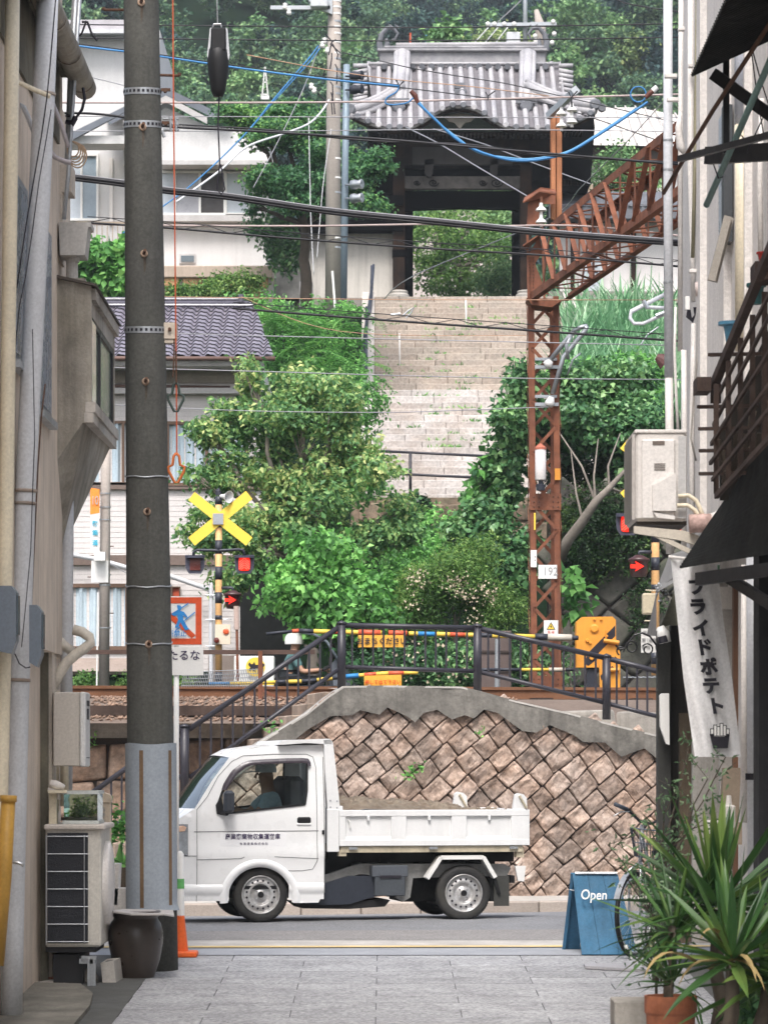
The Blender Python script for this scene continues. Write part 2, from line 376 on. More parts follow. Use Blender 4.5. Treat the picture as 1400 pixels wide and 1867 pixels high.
# ---------------------------------------------------------------- ground, alley, road, railway
def zplane(Y): return -0.877 + .03 * Y
def zroad(X, Y):
    v = -X * st + Y * ct
    return zplane(Y) - (max(0, v - 30.0) * .0655)
HV = [(33.0,-.15),(36.9,-.2),(37.0,1.95),(38,2.2),(46,2.25),(50,2.5),(66,6.0),(68.2,6.4),(76.5,11.9),(95,12.1),(120,19),(200,44),(300,74),(420,95),(3000,100)]
def hgt(X, Y):
    v = -X * st + Y * ct
    if v < 33: return zplane(min(Y, 33)) - .06 if v < 29.5 else min(zroad(X, Y) - .06, .2)
    for (a, za), (b, zb) in zip(HV, HV[1:]):
        if v < b:
            t = (v - a) / (b - a); z = za + (zb - za) * t
            if v > 96: z += noise.noise(V3((X / 25, Y / 25, 0))) * min(8, (v - 96) * .12) + abs(X) * .02
            return z
    return 100
xs = [-1500,-500,-200,-110,-70] + [-50 + i * 2.5 for i in range(41)] + [70,110,200,500,1500]
vs_ = [-60,-20,0,8,14,18,22,26,28,29,30,31,32,33,34,36.9,37,38,40,43,46,48,50,54,58,62,66,68,70,72,74,76.5,80,85,90,95] + list(range(100,205,7)) + [220,250,300,360,420,800,3000]
mb = MB(); vv = []
for v in vs_:
    for u in xs:
        p = U(u, v, 0); vv.append((p.x, p.y, hgt(p.x, p.y)))
nx = len(xs); mb.add(vv, [(j*nx+i, j*nx+i+1, (j+1)*nx+i+1, (j+1)*nx+i) for j in range(len(vs_)-1) for i in range(nx-1)])
tag(mb.build('ground', EARTHG, org=(0,0,0), smooth=True), kind='structure')

# stone slab paving of the alley: every slab its own block in one sheet
PAVE = M('alley_stone_paving', (.36,.36,.365), .85, var=.18, scale=3, bump=1, bscale=40, island=.08, fine=.5, col2=(.22,.22,.23), mscale=2.2)
mb = MB(); q = random.Random(3)
rows = [26.55]; 
while rows[-1] > 3: rows.append(rows[-1] - .46)
for j in range(len(rows) - 1):
    y1, y0 = rows[j] - .004, rows[j+1] + .004; off = 0 if j % 2 else .575
    x = -1.78 - 1.15 + off
    while x < 2.3:
        a, b = max(x + .004, -1.78), min(x + 1.146, 2.32)
        if b - a > .02:
            dz = q.uniform(-.001, .001)
            z0, z1 = zplane(y0) + dz, zplane(y1) + dz
            mb.add([(a,y0,z0-.05),(b,y0,z0-.05),(b,y1,z1-.05),(a,y1,z1-.05),(a,y0,z0),(b,y0,z0),(b,y1,z1),(a,y1,z1)],[(4,5,6,7),(0,1,5,4),(1,2,6,5),(2,3,7,6),(3,0,4,7)])
        x += 1.15
tag(mb.build('alley_paving', PAVE, org=(0,22,zplane(22))), kind='structure')
mb = MB(); mb.quad((-1.78,3,zplane(3)-.006),(2.32,3,zplane(3)-.006),(2.32,26.56,zplane(26.56)-.006),(-1.78,26.56,zplane(26.56)-.006))
tag(mb.build('paving_joint_bed', M('joint_mortar', (.10,.10,.105), .95), org=(0,22,zplane(22)-.01)), kind='structure')
mb = MB(); GUT = M('gutter_asphalt', (.10,.10,.095), .95, var=.25, bump=.5, col2=(.06,.06,.05))
for a, b in ((-2.6, -1.78), (2.32, 3.2)): mb.quad((a,3,zplane(3)+.002),(b,3,zplane(3)+.002),(b,26.56,zplane(26.56)+.002),(a,26.56,zplane(26.56)+.002))
tag(mb.build('alley_edge_strip', GUT, org=(0,22,zplane(22))), kind='structure')

def strip(name, mat, f0, f1, dz, n=40, X0=-40, X1=40, kv=False):   # band between two depths, on the road surface
    m = MB()
    def fn(i, j):
        X = X0 + (X1 - X0) * i; a, b = f0(X), f1(X); Y = a + (b - a) * j; return (X, Y, zroad(X, Y) + dz)
    m.grid(fn, n, 24 if kv else 3); return tag(m.build(name, mat, org=(0, 30, 0)), kind='structure')
vY = lambda v: (lambda X: (v + X * st) / ct)
strip('road', ASPH, lambda X: 26.56, vY(33.4), 0, kv=True)
strip('road_patch', ASPHP, lambda X: 27.95, lambda X: 29.0 + .06 * X, .004)
strip('road_edge_strip', CONCL, lambda X: 27.42 + .02 * X, lambda X: 27.93, .005)
strip('road_line_yellow', M('yellow_road_line', (.62,.45,.18), .8, var=.2, mscale=4, col2=(.5,.42,.3)), lambda X: 27.24 + .02 * X, lambda X: 27.40 + .02 * X, .008)
strip('road_gutter', M('gutter_concrete', (.30,.31,.33), .9, bump=.3, var=.15), lambda X: 26.56, lambda X: 27.2 + .02 * X, .004)

# kerb and pavement beyond the road
mb = MB(X=U)
for k in range(-30, 31):
    a = k * .62 + .1; p = U(a, 33.4, 0); z = zroad(p.x, p.y)
    mb.bbox(a, a + .612, 33.4, 33.56, z - .1, .034 + q.uniform(-.004, .004), .014)
tag(mb.build('kerb', M('kerb_stone', (.42,.36,.31), .9, island=.12, bump=.5, col2=(.30,.25,.21), mscale=5), org=(0, 33.6, -.1)), kind='structure')
mb = MB(X=U); mb.box(-30, 30, 33.56, 36.6, -.1, .028)
tag(mb.build('pavement', CONCL, org=(0, 34.5, 0)), kind='structure')

# railway: ballast, rails, sleepers, crossing planks
BAL = M('ballast_stone', (.27,.18,.13), .95, var=.3, island=.4, bump=.3)
mb = MB(X=U)
prof = [(36.2,1.90),(36.9,2.06),(37.6,2.2),(42.6,2.22),(43.4,2.15)]
for i in range(len(prof) - 1):
    (a, za), (b, zb) = prof[i], prof[i+1]; mb.quad((-40,a,za),(40,a,za),(40,b,zb),(-40,b,zb))
tag(mb.build('ballast_bed', M('ballast_fines', (.16,.12,.095), .95, bump=1, bscale=30), org=(0,39,2)), kind='structure')
g = np.random.default_rng(5); mb = MB(X=U)
for k in range(9000):
    u = g.uniform(-6, 7.5); v = 36.3 + 1.9 * g.random() ** 1.0; z = np.interp(v, [p[0] for p in prof], [p[1] for p in prof]); r = g.uniform(.012, .03)
    o = V3((u, v, z + r * .4)); pp = [o + V3(w) * r * g.uniform(.7, 1.3) for w in ((1,.2,.1),(-1,.1,-.2),(.1,1,.2),(0,-1,.1),(.2,0,.9),(-.1,0,-.8))]
    mb.add(pp, [(0,2,4),(2,1,4),(1,3,4),(3,0,4),(2,0,5),(1,2,5),(3,1,5),(0,3,5)])
tag(mb.build('ballast_stones', BAL, org=(0,37,2)), kind='stuff')
RAIL = M('rusty_rail', (.20,.095,.05), .7, .3, var=.2, bump=.2)
railz = 2.33
for i, v in enumerate((38.3, 39.37, 41.2, 42.27)):
    mb = MB(X=U)
    for a, b, c, d in ((-.065,.065,2.215,2.235),(-.01,.01,2.235,2.325),(-.034,.034,2.325,2.36)): mb.box(-40, 40, v+a, v+b, c, d)
    tag(mb.build('rail', RAIL, org=tuple(U(0, v, 2.2))), kind='structure')
mb = MB(X=U)
for k in range(-30, 31):
    for v in (38.83, 41.73): mb.box(k*.6, k*.6+.2, v-1, v+1, 2.1, 2.226)
tag(mb.build('sleepers', DARKWOOD, org=(0,40,2.1)), kind='structure')
mb = MB(X=U)                                     # crossing deck between the barriers
for v0_, v1_ in ((36.5,38.2),(38.42,39.25),(39.5,41.1),(41.3,42.15),(42.4,46)): mb.box(-2.2, 1.4, v0_, v1_, 2.15, 2.29)
tag(mb.build('crossing_deck', CONC, org=(0,41,2.1)), kind='structure')

# ---------------------------------------------------------------- stone walls
def stones(mb, outline, size, ang, fn, gap=.013, jit=.10, bulge=.045, res=4, seed=1, asp=1.15, rough=.012):
    q = random.Random(seed); ca, sa = math.cos(ang), math.sin(ang)
    pts = [(x*ca + y*sa, -x*sa + y*ca) for x, y in outline]
    a0, a1 = min(p[0] for p in pts) - size, max(p[0] for p in pts) + size; b0, b1 = min(p[1] for p in pts) - size, max(p[1] for p in pts) + size
    nb = int((b1 - b0) / size) + 1
    line = lambda j, a: b0 + j * size * .97 + .18 * size * noise.noise(V3((a * 1.1 / size * .35, j * 3.7, seed)))
    for j in range(nb):
        a = a0 - q.uniform(0, size); tp_ = 0
        while a < a1:
            w = size * asp * q.uniform(.78, 1.25); a2 = a + w
            t = q.uniform(-jit, jit) * size * 1.2
            c = [(a, line(j, a)), (a2, line(j, a2)), (a2 + t, line(j+1, a2)), (a + tp_, line(j+1, a))]; tp_ = t
            cx = sum(p[0] for p in c) / 4; cy = sum(p[1] for p in c) / 4
            X, Y = cx*ca - cy*sa, cx*sa + cy*ca
            if inpoly(X, Y, outline):
                dep = q.uniform(.6, 1.25) * bulge; rot = q.uniform(-.05, .05); sx, sy = q.uniform(-.5,.5)*bulge, q.uniform(-.5,.5)*bulge
                k = [((p[0] - cx) * (1 - gap * 2 / w) , (p[1] - cy) * (1 - gap * 2 / size)) for p in c]
                k = [(p[0]*math.cos(rot) - p[1]*math.sin(rot) + cx, p[0]*math.sin(rot) + p[1]*math.cos(rot) + cy) for p in k]
                sd_ = q.random() * 100
                def g_(s, r):
                    s, r = [.5 + .5 * math.copysign(abs(2*a_ - 1) ** .5, a_ - .5) for a_ in (s, r)]
                    # round the corners a little
                    s2 = .5 + (s - .5) * (1 - .045 * (2*abs(r-.5)) ** 8); r2 = .5 + (r - .5) * (1 - .045 * (2*abs(s-.5)) ** 8)
                    x = (k[0][0]*(1-s2) + k[1][0]*s2)*(1-r2) + (k[3][0]*(1-s2) + k[2][0]*s2)*r2
                    y = (k[0][1]*(1-s2) + k[1][1]*s2)*(1-r2) + (k[3][1]*(1-s2) + k[2][1]*s2)*r2
                    e = min(s, 1-s, r, 1-r); pil = min(1, e * 12) ** .4
                    n_ = noise.fractal(V3((x*7, y*7, sd_)), .8, 2.2, 4)
                    d = dep * pil + (s-.5)*sx + (r-.5)*sy + n_ * rough * (.4 + pil)
                    if e < 1e-6: d = -.025
                    X, Y = x*ca - y*sa, x*sa + y*ca
                    return fn(X + n_ * .006, Y + n_ * .005, d)
                mb.grid(g_, res*2+3, res*2+3)
            a = a2
STONE = M('pink_granite_block', (.35,.245,.185), .92, var=.4, scale=5, island=.32, bump=1., bscale=24, col2=(.34,.30,.27), mscale=2.4, fine=.4)
STONED = M('mossy_brown_block', (.21,.15,.105), .95, var=.4, scale=4, island=.3, bump=1., bscale=25, col2=(.11,.11,.07), mscale=2.2, fine=.3)
GAPM = M('wall_gap_earth', (.05,.04,.033), .95)
VW = 34.9
top = [(300,1490),(461,1361),(560,1300),(600,1268),(626,1251),(700,1250),(838,1252),(866,1258),(935,1277),(1031,1299),(1120,1322),(1260,1356)]
zig = [(1260,1400),(1215,1372),(1198,1386),(1172,1364),(1130,1380),(1100,1354),(1060,1353),(1045,1341),(1000,1322),(975,1336),(950,1333),(905,1300),(880,1294),(862,1310),(845,1304),(822,1312),(795,1294),(770,1300),(755,1317),(740,1306),(705,1290),(690,1303),(655,1295),(640,1304),(601,1306),(560,1330),(520,1362),(450,1402),(300,1520)]
t = thing('retaining_wall', 'retaining wall of tan diamond-set stone blocks under a grey concrete cap, behind the truck', 'retaining wall', tuple(WV(780, 1640, VW)))
ol = [UP(x, y, VW) for x, y in top[:1] + [(461,1375),(600,1285),(640,1268),(860,1272),(1031,1315),(1260,1370)] + [(1260,1645),(300,1645)]]
mb = MB(); stones(mb, ol, .212, math.radians(41), lambda u, z, d: U(u, VW - d, z), seed=4, gap=.0018, bulge=.021, rough=.026, asp=1.14, res=5); mb.build('stone_facing', STONE, t)
mb = MB(X=U); mb.prism([(u, VW + .03, z) for u, z in ol], (0, .3, 0)); mb.build('joint_backing', GAPM, t)
mb = MB(); o2 = [UP(x, y, VW) for x, y in top + zig]
def capf(u, z):
    return U(u, VW - .062 + .012 * noise.fractal(V3((u*3, z*3, 2)), 1, 2, 4), z)
panel(mb, o2, [], .06, capf); mb.build('concrete_cap', M('stained_cap_concrete', (.22,.205,.18), .92, var=.4, streak=.45, col2=(.085,.08,.07), mscale=1.8, bump=.6, bscale=30, fine=.2), t)
mb = MB(X=U)
tp = [UP(x, y, VW) for x, y in top]
for (u0, z0), (u1, z1) in zip(tp, tp[1:]): mb.add([(u0,VW-.064,z0),(u1,VW-.064,z1),(u1,VW+.34,z1),(u0,VW+.34,z0),(u0,VW-.064,z0-.02),(u1,VW-.064,z1-.02),(u1,VW+.34,z1-.2),(u0,VW+.34,z0-.2)],[(0,1,2,3),(3,2,6,7),(0,1,5,4)])
mb.build('cap_top', CONCL, t)

# long wall behind the steps, rough larger stones with a concrete band
VB = 36.7
t = thing('rubble_wall', 'old brown rubble stone wall with a concrete band, behind the sloping steps railing', 'retaining wall', tuple(WV(250, 1560, VB)))
ol = [UP(x, y, VB) for x, y in ((60,1345),(640,1345),(640,1640),(60,1640))]
mb = MB(); stones(mb, ol, .40, math.radians(4), lambda u, z, d: U(u, VB - d, z), seed=9, gap=.008, asp=1.5, bulge=.06, rough=.03); mb.build('stone_facing', M('rubble_stone', (.30,.20,.14), .95, var=.4, scale=3, island=.35, bump=1, bscale=25, col2=(.24,.20,.17), mscale=2, fine=.3), t, smooth=True)
mb = MB(X=U); a = UP(60,1345,VB); b = UP(640,1640,VB); mb.box(a[0], b[0], VB+.03, VB+.3, b[1], a[1]); mb.build('joint_backing', GAPM, t)
mb = MB(); a = UP(40,1303,VB); b = UP(640,1346,VB)
mb.grid(lambda i, j: U(a[0]+(b[0]-a[0])*i, VB - .07 + .02*noise.fractal(V3((i*20, j*2, 0)), 1, 2, 4), b[1]+(a[1]-b[1])*j), 120, 8)
mb.X = U; mb.box(a[0], b[0], VB-.05, VB+.2, b[1]+.01, a[1]-.004); mb.build('concrete_band', CONC, t)
mb = MB(); stones(mb, [UP(x, y, 36.4) for x, y in ((880,1293),(1260,1293),(1260,1345),(880,1345))], .33, 0, lambda u, z, d: U(u, 36.15 - d, z), seed=2, asp=3, gap=.006, bulge=.02, rough=.008)
tag(mb.build('track_edging_blocks', CONC), 'low row of weathered concrete blocks holding the ballast above the stone wall', 'edging')
# sleepers and mesh laid along the bank at the left
t = MB(X=U); t.box(UP(60,1300,36.6)[0], UP(560,1300,36.6)[0], 36.5, 36.6, UP(60,1304,36.5)[1], UP(60,1286,36.5)[1])
tag(t.build('timber_edging', DARKWOOD), 'dark old timber plank edging under the ballast at the left', 'edging')

# steps up to the crossing, behind the cap
STEPM = M('step_stone', (.36,.28,.22), .92, var=.3, island=.2, bump=.7, bscale=25)
t = thing('alley_steps', 'stone steps climbing to the railway crossing between the railing and the rubble wall', 'steps', tuple(WV(400, 1450, 35.6)))
mb = MB(X=U); n = 14; a = UP(215,1560,35.4); b = UP(612,1262,35.4)
for i in range(n):
    u0 = a[0] + (b[0]-a[0]) * i / n; z = a[1] + (b[1]-a[1]) * (i+1) / n
    for k in range(2): mb.bbox(u0, u0 + (b[0]-a[0])/n + .02, VW+.32+.65*k, VW+.95+.65*k, z-.35, z, .012)
mb.box(b[0], b[0]+.9, VW+.32, VB-.1, b[1]-.3, b[1]); mb.build('steps', STEPM, t)
mb = MB(X=U)      # path along the wall top
tp2 = [UP(x, y, VW) for x, y in ((626,1253),(838,1254),(866,1260),(1031,1301),(1260,1358))]
for (u0, z0), (u1, z1) in zip(tp2, tp2[1:]): mb.quad((u0,VW+.33,z0-.01),(u1,VW+.33,z1-.01),(u1,36.2,z1+.02),(u0,36.2,z0+.02))
tag(mb.build('crossing_path', CONCL), kind='structure')

# railing: posts, rails and bars follow the wall
t = thing('steps_railing', 'dark brown steel railing with vertical bars along the steps and wall top', 'railing', tuple(WV(623, 1251, 34.98)))
VR = 35.05
def rr(a, b): return (WV(*a, VR), WV(*b, VR))
segs = [((345,1330),(623,1140),(345,1418),(623,1216)), ((623,1140),(870,1145),(623,1216),(870,1224)), ((870,1145),(1105,1200),(870,1224),(1105,1282)), ((1105,1200),(1235,1234),(1105,1282),(1235,1316))]
segs2 = [((165,1448),(337,1325),(165,1540),(337,1410))]
for sg in segs + segs2:
    mb = MB(); a, b = rr(sg[0], sg[1]); mb.tube([a, b], .03, 10); mb.build('top_rail', BROWNSTEEL, t, smooth=True)
    mb = MB(); c, d = rr(sg[2], sg[3]); mb.tube([c, d], .024, 8); mb.build('bottom_rail', BROWNSTEEL, t, smooth=True)
    mb = MB(); n = max(2, int(abs(sg[1][0] - sg[0][0]) / 20.5)) + 1
    for i in range(1, n): mb.bar(a.lerp(b, i/n), c.lerp(d, i/n), .022)
    mb.build('bars', BROWNSTEEL, t)
for x, y0, y1, r in ((337,1326,1470,.05),(623,1138,1256,.047),(870,1143,1262,.047),(1105,1198,1312,.047)):
    mb = MB(); mb.tube([WV(x, y1, VR), WV(x, y0, VR)], r, 10); mb.lathe(WV(x, y0, VR), [(r,0),(r*1.15,0),(r*1.15,.02),(0,.04)], 10); mb.build('post', BROWNSTEEL, t, smooth=True)
# ---------------------------------------------------------------- alley: pole, left building and what stands there
def T(mb, px, Y, r, n=8, cap=True):
    ys = Y if isinstance(Y, (list, tuple)) else [Y] * len(px)
    rr_ = [a * b / F for a, b in zip(r, ys)] if isinstance(r, (list, tuple)) else [r * y / F for y in ys]
    return mb.tube([W(x, y, d) for (x, y), d in zip(px, ys)], rr_, n, cap)
def PX(mb, poly, Y, depth):       # photo outline at depth Y extruded back by depth metres
    return mb.prism([W(x, y, Y) for x, y in poly], (0, depth, 0))
def BX(mb, x0, y0, x1, y1, Y, depth, b=0):
    a, c = W(x0, y1, Y), W(x1, y0, Y)
    if b: return mb.bbox(a.x, c.x, Y, Y + depth, a.z, c.z, b)
    return mb.box(a.x, c.x, Y, Y + depth, a.z, c.z)

YP = 25.35
pc = lambda y: 258 + 16.5 * y / 1350
pr = lambda y: (32 + 10.5 * y / 1350) * YP / F
t = thing('utility_pole', 'thick dark concrete utility pole with perforated steel bands, in front of the truck nose', 'utility pole', tuple(W(276, 1772, YP)))
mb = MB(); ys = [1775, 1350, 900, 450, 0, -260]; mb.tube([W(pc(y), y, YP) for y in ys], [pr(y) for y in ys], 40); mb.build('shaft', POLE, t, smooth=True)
def ring(mb, y, h, dr, n=40, tilt=6):
    c = W(pc(y), y, YP); r = pr(y) + dr; hh = h * YP / F
    mb.grid(lambda i, j: c + V3((math.cos(i*2*math.pi)*r, math.sin(i*2*math.pi)*r, (j-.5)*hh + math.sin(i*2*math.pi)*tilt*YP/F*.6)), n, 1)
for y in (168, 228, 602):
    mb = MB(); ring(mb, y, 12, .004); b = mb.build('steel_band', GALV, t)
    m2 = MB(); c = W(pc(y), y, YP); r = pr(y) + .0065
    for k in range(26):
        a = k / 26 * 2 * math.pi; z = math.sin(a) * 6 * YP / F * .6; p = c + V3((math.cos(a)*r, math.sin(a)*r, z)); tv = V3((-math.sin(a), math.cos(a), 0)) * .010
        m2.quad(p - tv + V3((0,0,-.011)), p + tv + V3((0,0,-.011)), p + tv + V3((0,0,.011)), p - tv + V3((0,0,.011)))
    m2.build('band_slots', INK, b)
    m3 = MB(); m3.bar(c + V3((r, -.03, .012)), c + V3((r + .07, -.03, .012)), .03, .02); m3.lathe(c + V3((r+.03, -.06, 0)), [(0,-.01),(.014,-.01),(.014,.04),(0,.05)], 8, (0,1,0)); m3.build('band_bolt', RUSTD, b)
for y in (868, 1068, 1172):
    mb = MB(); c = W(pc(y), y, YP); r = pr(y) + .004
    mb.tube([c + V3((math.cos(a)*r, math.sin(a)*r, math.sin(a)*.018 + .004*math.sin(5*a))) for a in [i/24*2*math.pi for i in range(25)]], .006, 6, False); mb.build('tie_wire', GALV, t, smooth=True)
for y in (12, 238, 468, 700, 936, 1176):
    mb = MB(); c = W(pc(y) + 2, y, YP) + V3((0, -pr(y) + .002, 0)); mb.lathe(c, [(0,.012),(.016,.012),(.022,.016),(.03,.004),(.03,-.02)], 14, (0,-1,0)); h = mb.build('bolt_socket', M('rust_ring', (.40,.28,.2), .8, var=.4), t, smooth=True)
    mb = MB(); mb.tube([c + V3((0,-.01,0)), c + V3((.012,-.05,.02))], .013, 8); mb.build('rusty_bolt', RUSTD, h)
    mb = MB(); mb.grid(lambda i, j: c + V3(((i-.5)*(.03-.015*j), .0012+abs(i-.5)*.003 - .004, -.02 - j*.33)), 2, 6); mb.build('rust_streak', M('rust_stain', (.075,.055,.04), .95, var=.4, mscale=12, col2=(.10,.09,.075)), h)
mb = MB(); T(mb, [(190,18),(228,18)], YP, 2.6); T(mb, [(190,18),(189,14)], YP, 3.6); mb.build('step_bolt', RUSTD, t)
mb = MB(); T(mb, [(292,137),(328,138)], YP, 2.6); T(mb, [(327,138),(328,133)], YP, 3.6); mb.build('step_bolt', RUSTD, t)
mb = MB(); BX(mb, 296, 588, 323, 618, YP-.05, .10, .004); BX(mb, 298, 618, 320, 625, YP-.04, .08); mb.build('junction_box', M('beige_box', (.50,.43,.35), .5, var=.1), t)
mb = MB()   # clamps for the bundled cable
for y in (214, 224, 234): BX(mb, 297, y, 326, y+3, YP-.03, .05)
T(mb, [(296,238),(300,250)], YP-.05, 3); T(mb, [(310,212),(312,240)], YP-.05, 2); T(mb, [(320,212),(322,240)], YP-.05, 2); mb.build('cable_clamp', GALV, t)
mb = MB(); c0, c1 = W(277.5,1660,YP), W(276,1356,YP); R0 = .2
def gd(i, j):
    a = math.radians(188 + 164 * i); p = c0.lerp(c1, j)
    fl = .0 if j > .03 else (.03 - j) * .6 * i
    return p + V3((math.cos(a) * (R0 + fl), math.sin(a) * (R0 + fl), .006*math.sin(i*9)))
mb.grid(gd, 36, 24); g_ = mb.build('plastic_guard', M('guard_sheet', (.30,.335,.375), .45, var=.08, bump=.04, streak=.12), t, smooth=True)
for fr in (.39, .80):
    mb = MB(); mb.grid(lambda i, j: (lambda a, p: p + V3((math.cos(a)*(R0+.003), math.sin(a)*(R0+.003), 0)))(math.radians(188 + 164 * (fr + (i-.5)*.055)), c0.lerp(c1, .02 + .94*j)), 3, 10)
    mb.build('brown_tape', M('brown_tape', (.17,.105,.055), .7, var=.35), g_)
HANG = M('orange_rope', (.45,.09,.035), .7, var=.2)
def handle(y0, y1, x, colm, label, name='pull_handle'):
    t = thing(name, label, 'pull handle', tuple(W(x, y1, YP-.2)))
    mb = MB(); s = (y1 - y0) / 55
    P_ = [(0,0),(-5,6),(-7,22),(-15,26),(-14,34),(-3,55),(3,55),(14,34),(15,26),(7,22),(5,6),(0,0)]
    T(mb, [(x + a*s, y0 + b*s) for a, b in P_], YP-.2, 2.6*s, 8); mb.build('grip', colm, t, smooth=True); return t
ORG_ = M('orange_plastic', (.55,.14,.03), .5, var=.15)
a = handle(826, 880, 322, ORG_, 'orange pull handle hanging at the lower end of the red rope by the pole')
mb = MB(); T(mb, [(315,-60),(317,200),(320,500),(322,700),(323,830)], YP-.2, 1.5, 6); mb.build('red_rope', HANG, a)
b = handle(697, 750, 321, M('dark_green_plastic', (.04,.06,.05), .5), 'dark green pull handle hanging above the orange one')
mb = MB(); T(mb, [(318,618),(318,640),(316,688)], YP-.25, 1.6, 6); T(mb, [(321,640),(322,698)], YP-.22, 1.6, 6); mb.build('cord', RUSTD, b)

t = thing('cable_counterweight', 'black elongated weight hanging on a wire beside the pole top', 'cable weight', tuple(W(398, 176, 26)))
mb = MB(); c = W(398, 176, 26); k = 26 / F
mb.lathe(c, [(0,0),(9*k,0),(13*k,10*k),(18*k,40*k),(20*k,66*k),(18*k,84*k),(12.5*k,92*k)], 20); mb.build('lower_body', BLACK, t, smooth=True)
mb = MB(); BX(mb, 385, 50, 412, 92, 25.93, .13, .01); mb.build('upper_body', BLACK, t)
mb = MB(); PX(mb, [(383,52),(386,50),(383,92),(380,110),(378,100)], 25.97, .04); PX(mb, [(412,50),(415,52),(419,100),(417,110),(413,92)], 25.97, .04); mb.build('grey_fins', GREYPVC, t)
mb = MB(); T(mb, [(388,50),(390,44),(403,44),(404,50)], 26, 1.6, 6); T(mb, [(397,44),(396,10),(397,-40)], 26, 1.2, 6); mb.build('hanger', STEEL, t)
mb = MB(); T(mb, [(400,176),(398,230),(401,300),(396,345),(404,355),(410,345),(403,300)], 26, 1.6, 6); mb.build('lower_cord', INK, t)

# ---- left building
XW = -2.44
LB = thing('beige_building', 'weathered beige mortar building with pipes and an oriel window, filling the left edge', 'building', (XW - 1, 22, zplane(22)))
mb = MB(); z0 = W(0,1190,24.4).z
mb.box(XW - 6, XW, 10, 25.0, z0, 9.0); mb.box(XW - 6, XW - .10, 10, 25.9, -.6, z0); mb.box(XW-6, XW-.03, 25.0, 25.95, z0-.001, 6.5); mb.build('wall', TAN, LB)
mb = MB(); BX(mb, 42, 1186, 88, 1800, 24.35, .3); PX(mb, [(42,1186),(42,1100),(66,1092),(88,1186)], 24.352, .29)
mb.build('pilaster', DARKPLASTER, LB)
mb = MB(); BX(mb, 88.5, 1120, 96, 1790, 24.4, .3); mb.build('lit_plaster_edge', PLASTER, LB)  # lit edge of the pilaster put in as a paler strip
# narrow windows of the side wall, in perspective along the alley
def sidewin(Y0, Y1, zt, zb, X=XW):
    mb = MB(); mb.box(X - .02, X + .02, Y0, Y1, zb, zt); w = mb.build('window', M('aluminium_grey', (.28,.30,.33), .4, .4, var=.1), LB)
    mb = MB(); mb.box(X + .021, X + .024, Y0 + .06, Y1 - .06, zb + .06, zt - .05); mb.build('pane', M('frosted_pane', (.24,.28,.34), .25, var=.15, spec=.6), w)
    mb = MB(); mb.box(X - .02, X + .06, Y0 - .05, Y1 + .05, zb - .05, zb); mb.build('sill', GALV, w)
def zof(y, Y): return EYE + (HY - y) * Y / F
sidewin(23.15, 24.0, zof(415, 23.6), zof(760, 23.6)); sidewin(21.6, 22.4, zof(330, 22), zof(670, 22)); 
# oriel window
t = LB; Y1, Y2, XB = 24.62, 26.75, -2.19
mb = MB()
zt = zof(505, Y1); zs = zof(752, Y1); ze = zof(968, Y1)
side = [(XW-.05, zt+.10),(XB, zt),(XB, zs),(XB-.02, zs-.05),(XW-.05, ze)]
oi = []
# side cheek facing the camera
mb.prism([(x, Y1, z) for x, z in [(XW-.05, zof(505,Y1)),(XB, zof(520,Y1)),(XB, zof(771,Y1)),(W(151,771,Y1).x, zof(771,Y1)),(W(105,838,Y1).x, zof(838,Y1)),(XW-.05,zof(860,Y1))]], (0,.05,0))
ov = mb.build('oriel', ROUGHPLASTER, LB)
mb = MB(); zb1 = zof(752, Y1)
A_, B_, C_, D_ = W(153,766,Y1), W(105,838,Y1), W(110,1012,25.2), W(207,804,Y2-.02)
mb.add([A_,B_,C_,D_]+[p_+V3((-.06,.05,.05)) for p_ in (A_,B_,C_,D_)], [(0,1,2),(0,2,3),(4,6,5),(4,7,6),(0,4,5,1),(1,5,6,2),(2,6,7,3),(3,7,4,0)]); mb.build('sloped_underside', ROUGHPLASTER, ov)
mb = MB(); mb.box(XW-.02, XB-.06, Y2-.05, Y2, zs, zt); mb.box(XW, XB-.05, Y1+.05, Y2-.05, zt-.03, zt); mb.build('inner_wall', ROUGHPLASTER, ov)
mb = MB(); mb.prism([(XW-.05, Y1-.05, zof(500,Y1)),(XB+.045, Y1-.05, zof(519,Y1)),(XB+.045, Y1-.05, zof(523,Y1)),(XW-.05, Y1-.05, zof(506,Y1))], (0, Y2-Y1+.2, 0)); mb.build('oriel_roof', M('roof_sheet', (.075,.06,.05), .7, var=.3), ov)
zA, zB_ = zof(535,Y1), zof(575,Y1)
mb = MB(); mb.box(XB-.05, XB+.03, Y1+.05, Y2+.1, zof(545,Y1), zof(524,Y1)); mb.box(XB-.05, XB+.004, Y1+.012, Y1+.05, zof(752,Y1), zof(545,Y1)); mb.box(XB-.05, XB+.004, Y2-.05, Y2, zof(752,Y1), zof(545,Y1))
mb.box(XB-.05, XB, Y1+.05, Y2-.05, zB_, zof(545,Y1)+.001); mb.build('frame', M('rough_frame', (.42,.38,.33), .9, var=.3, streak=.3, bump=.4), ov)
mb = MB(); mb.box(XB-.04, XB+.035, Y1-.006, Y2+.02, zof(752,Y1), zof(733,Y1)); mb.box(XB-.2, XB-.03, Y1+.051, Y2-.06, zof(752,Y1), zB_); mb.box(XB-.05, XB+.02, Y1-.004, Y2, zof(770,Y1), zof(752.4,Y1)); mb.build('sill', M('sill_paint', (.50,.46,.41), .8, var=.2, streak=.3), ov)
mb = MB(); mb.box(XB-.05, XB-.02, Y1+.05, Y2-.05, zof(733,Y1), zB_); mb.build('glass', M('green_glass', (.17,.20,.17), .12, var=.25, spec=.7), ov)
mb = MB()
for y in (Y1+.05, Y1+.85, Y2-.10): mb.box(XB-.02, XB-.003, y, y+.055, zof(733,Y1), zB_)
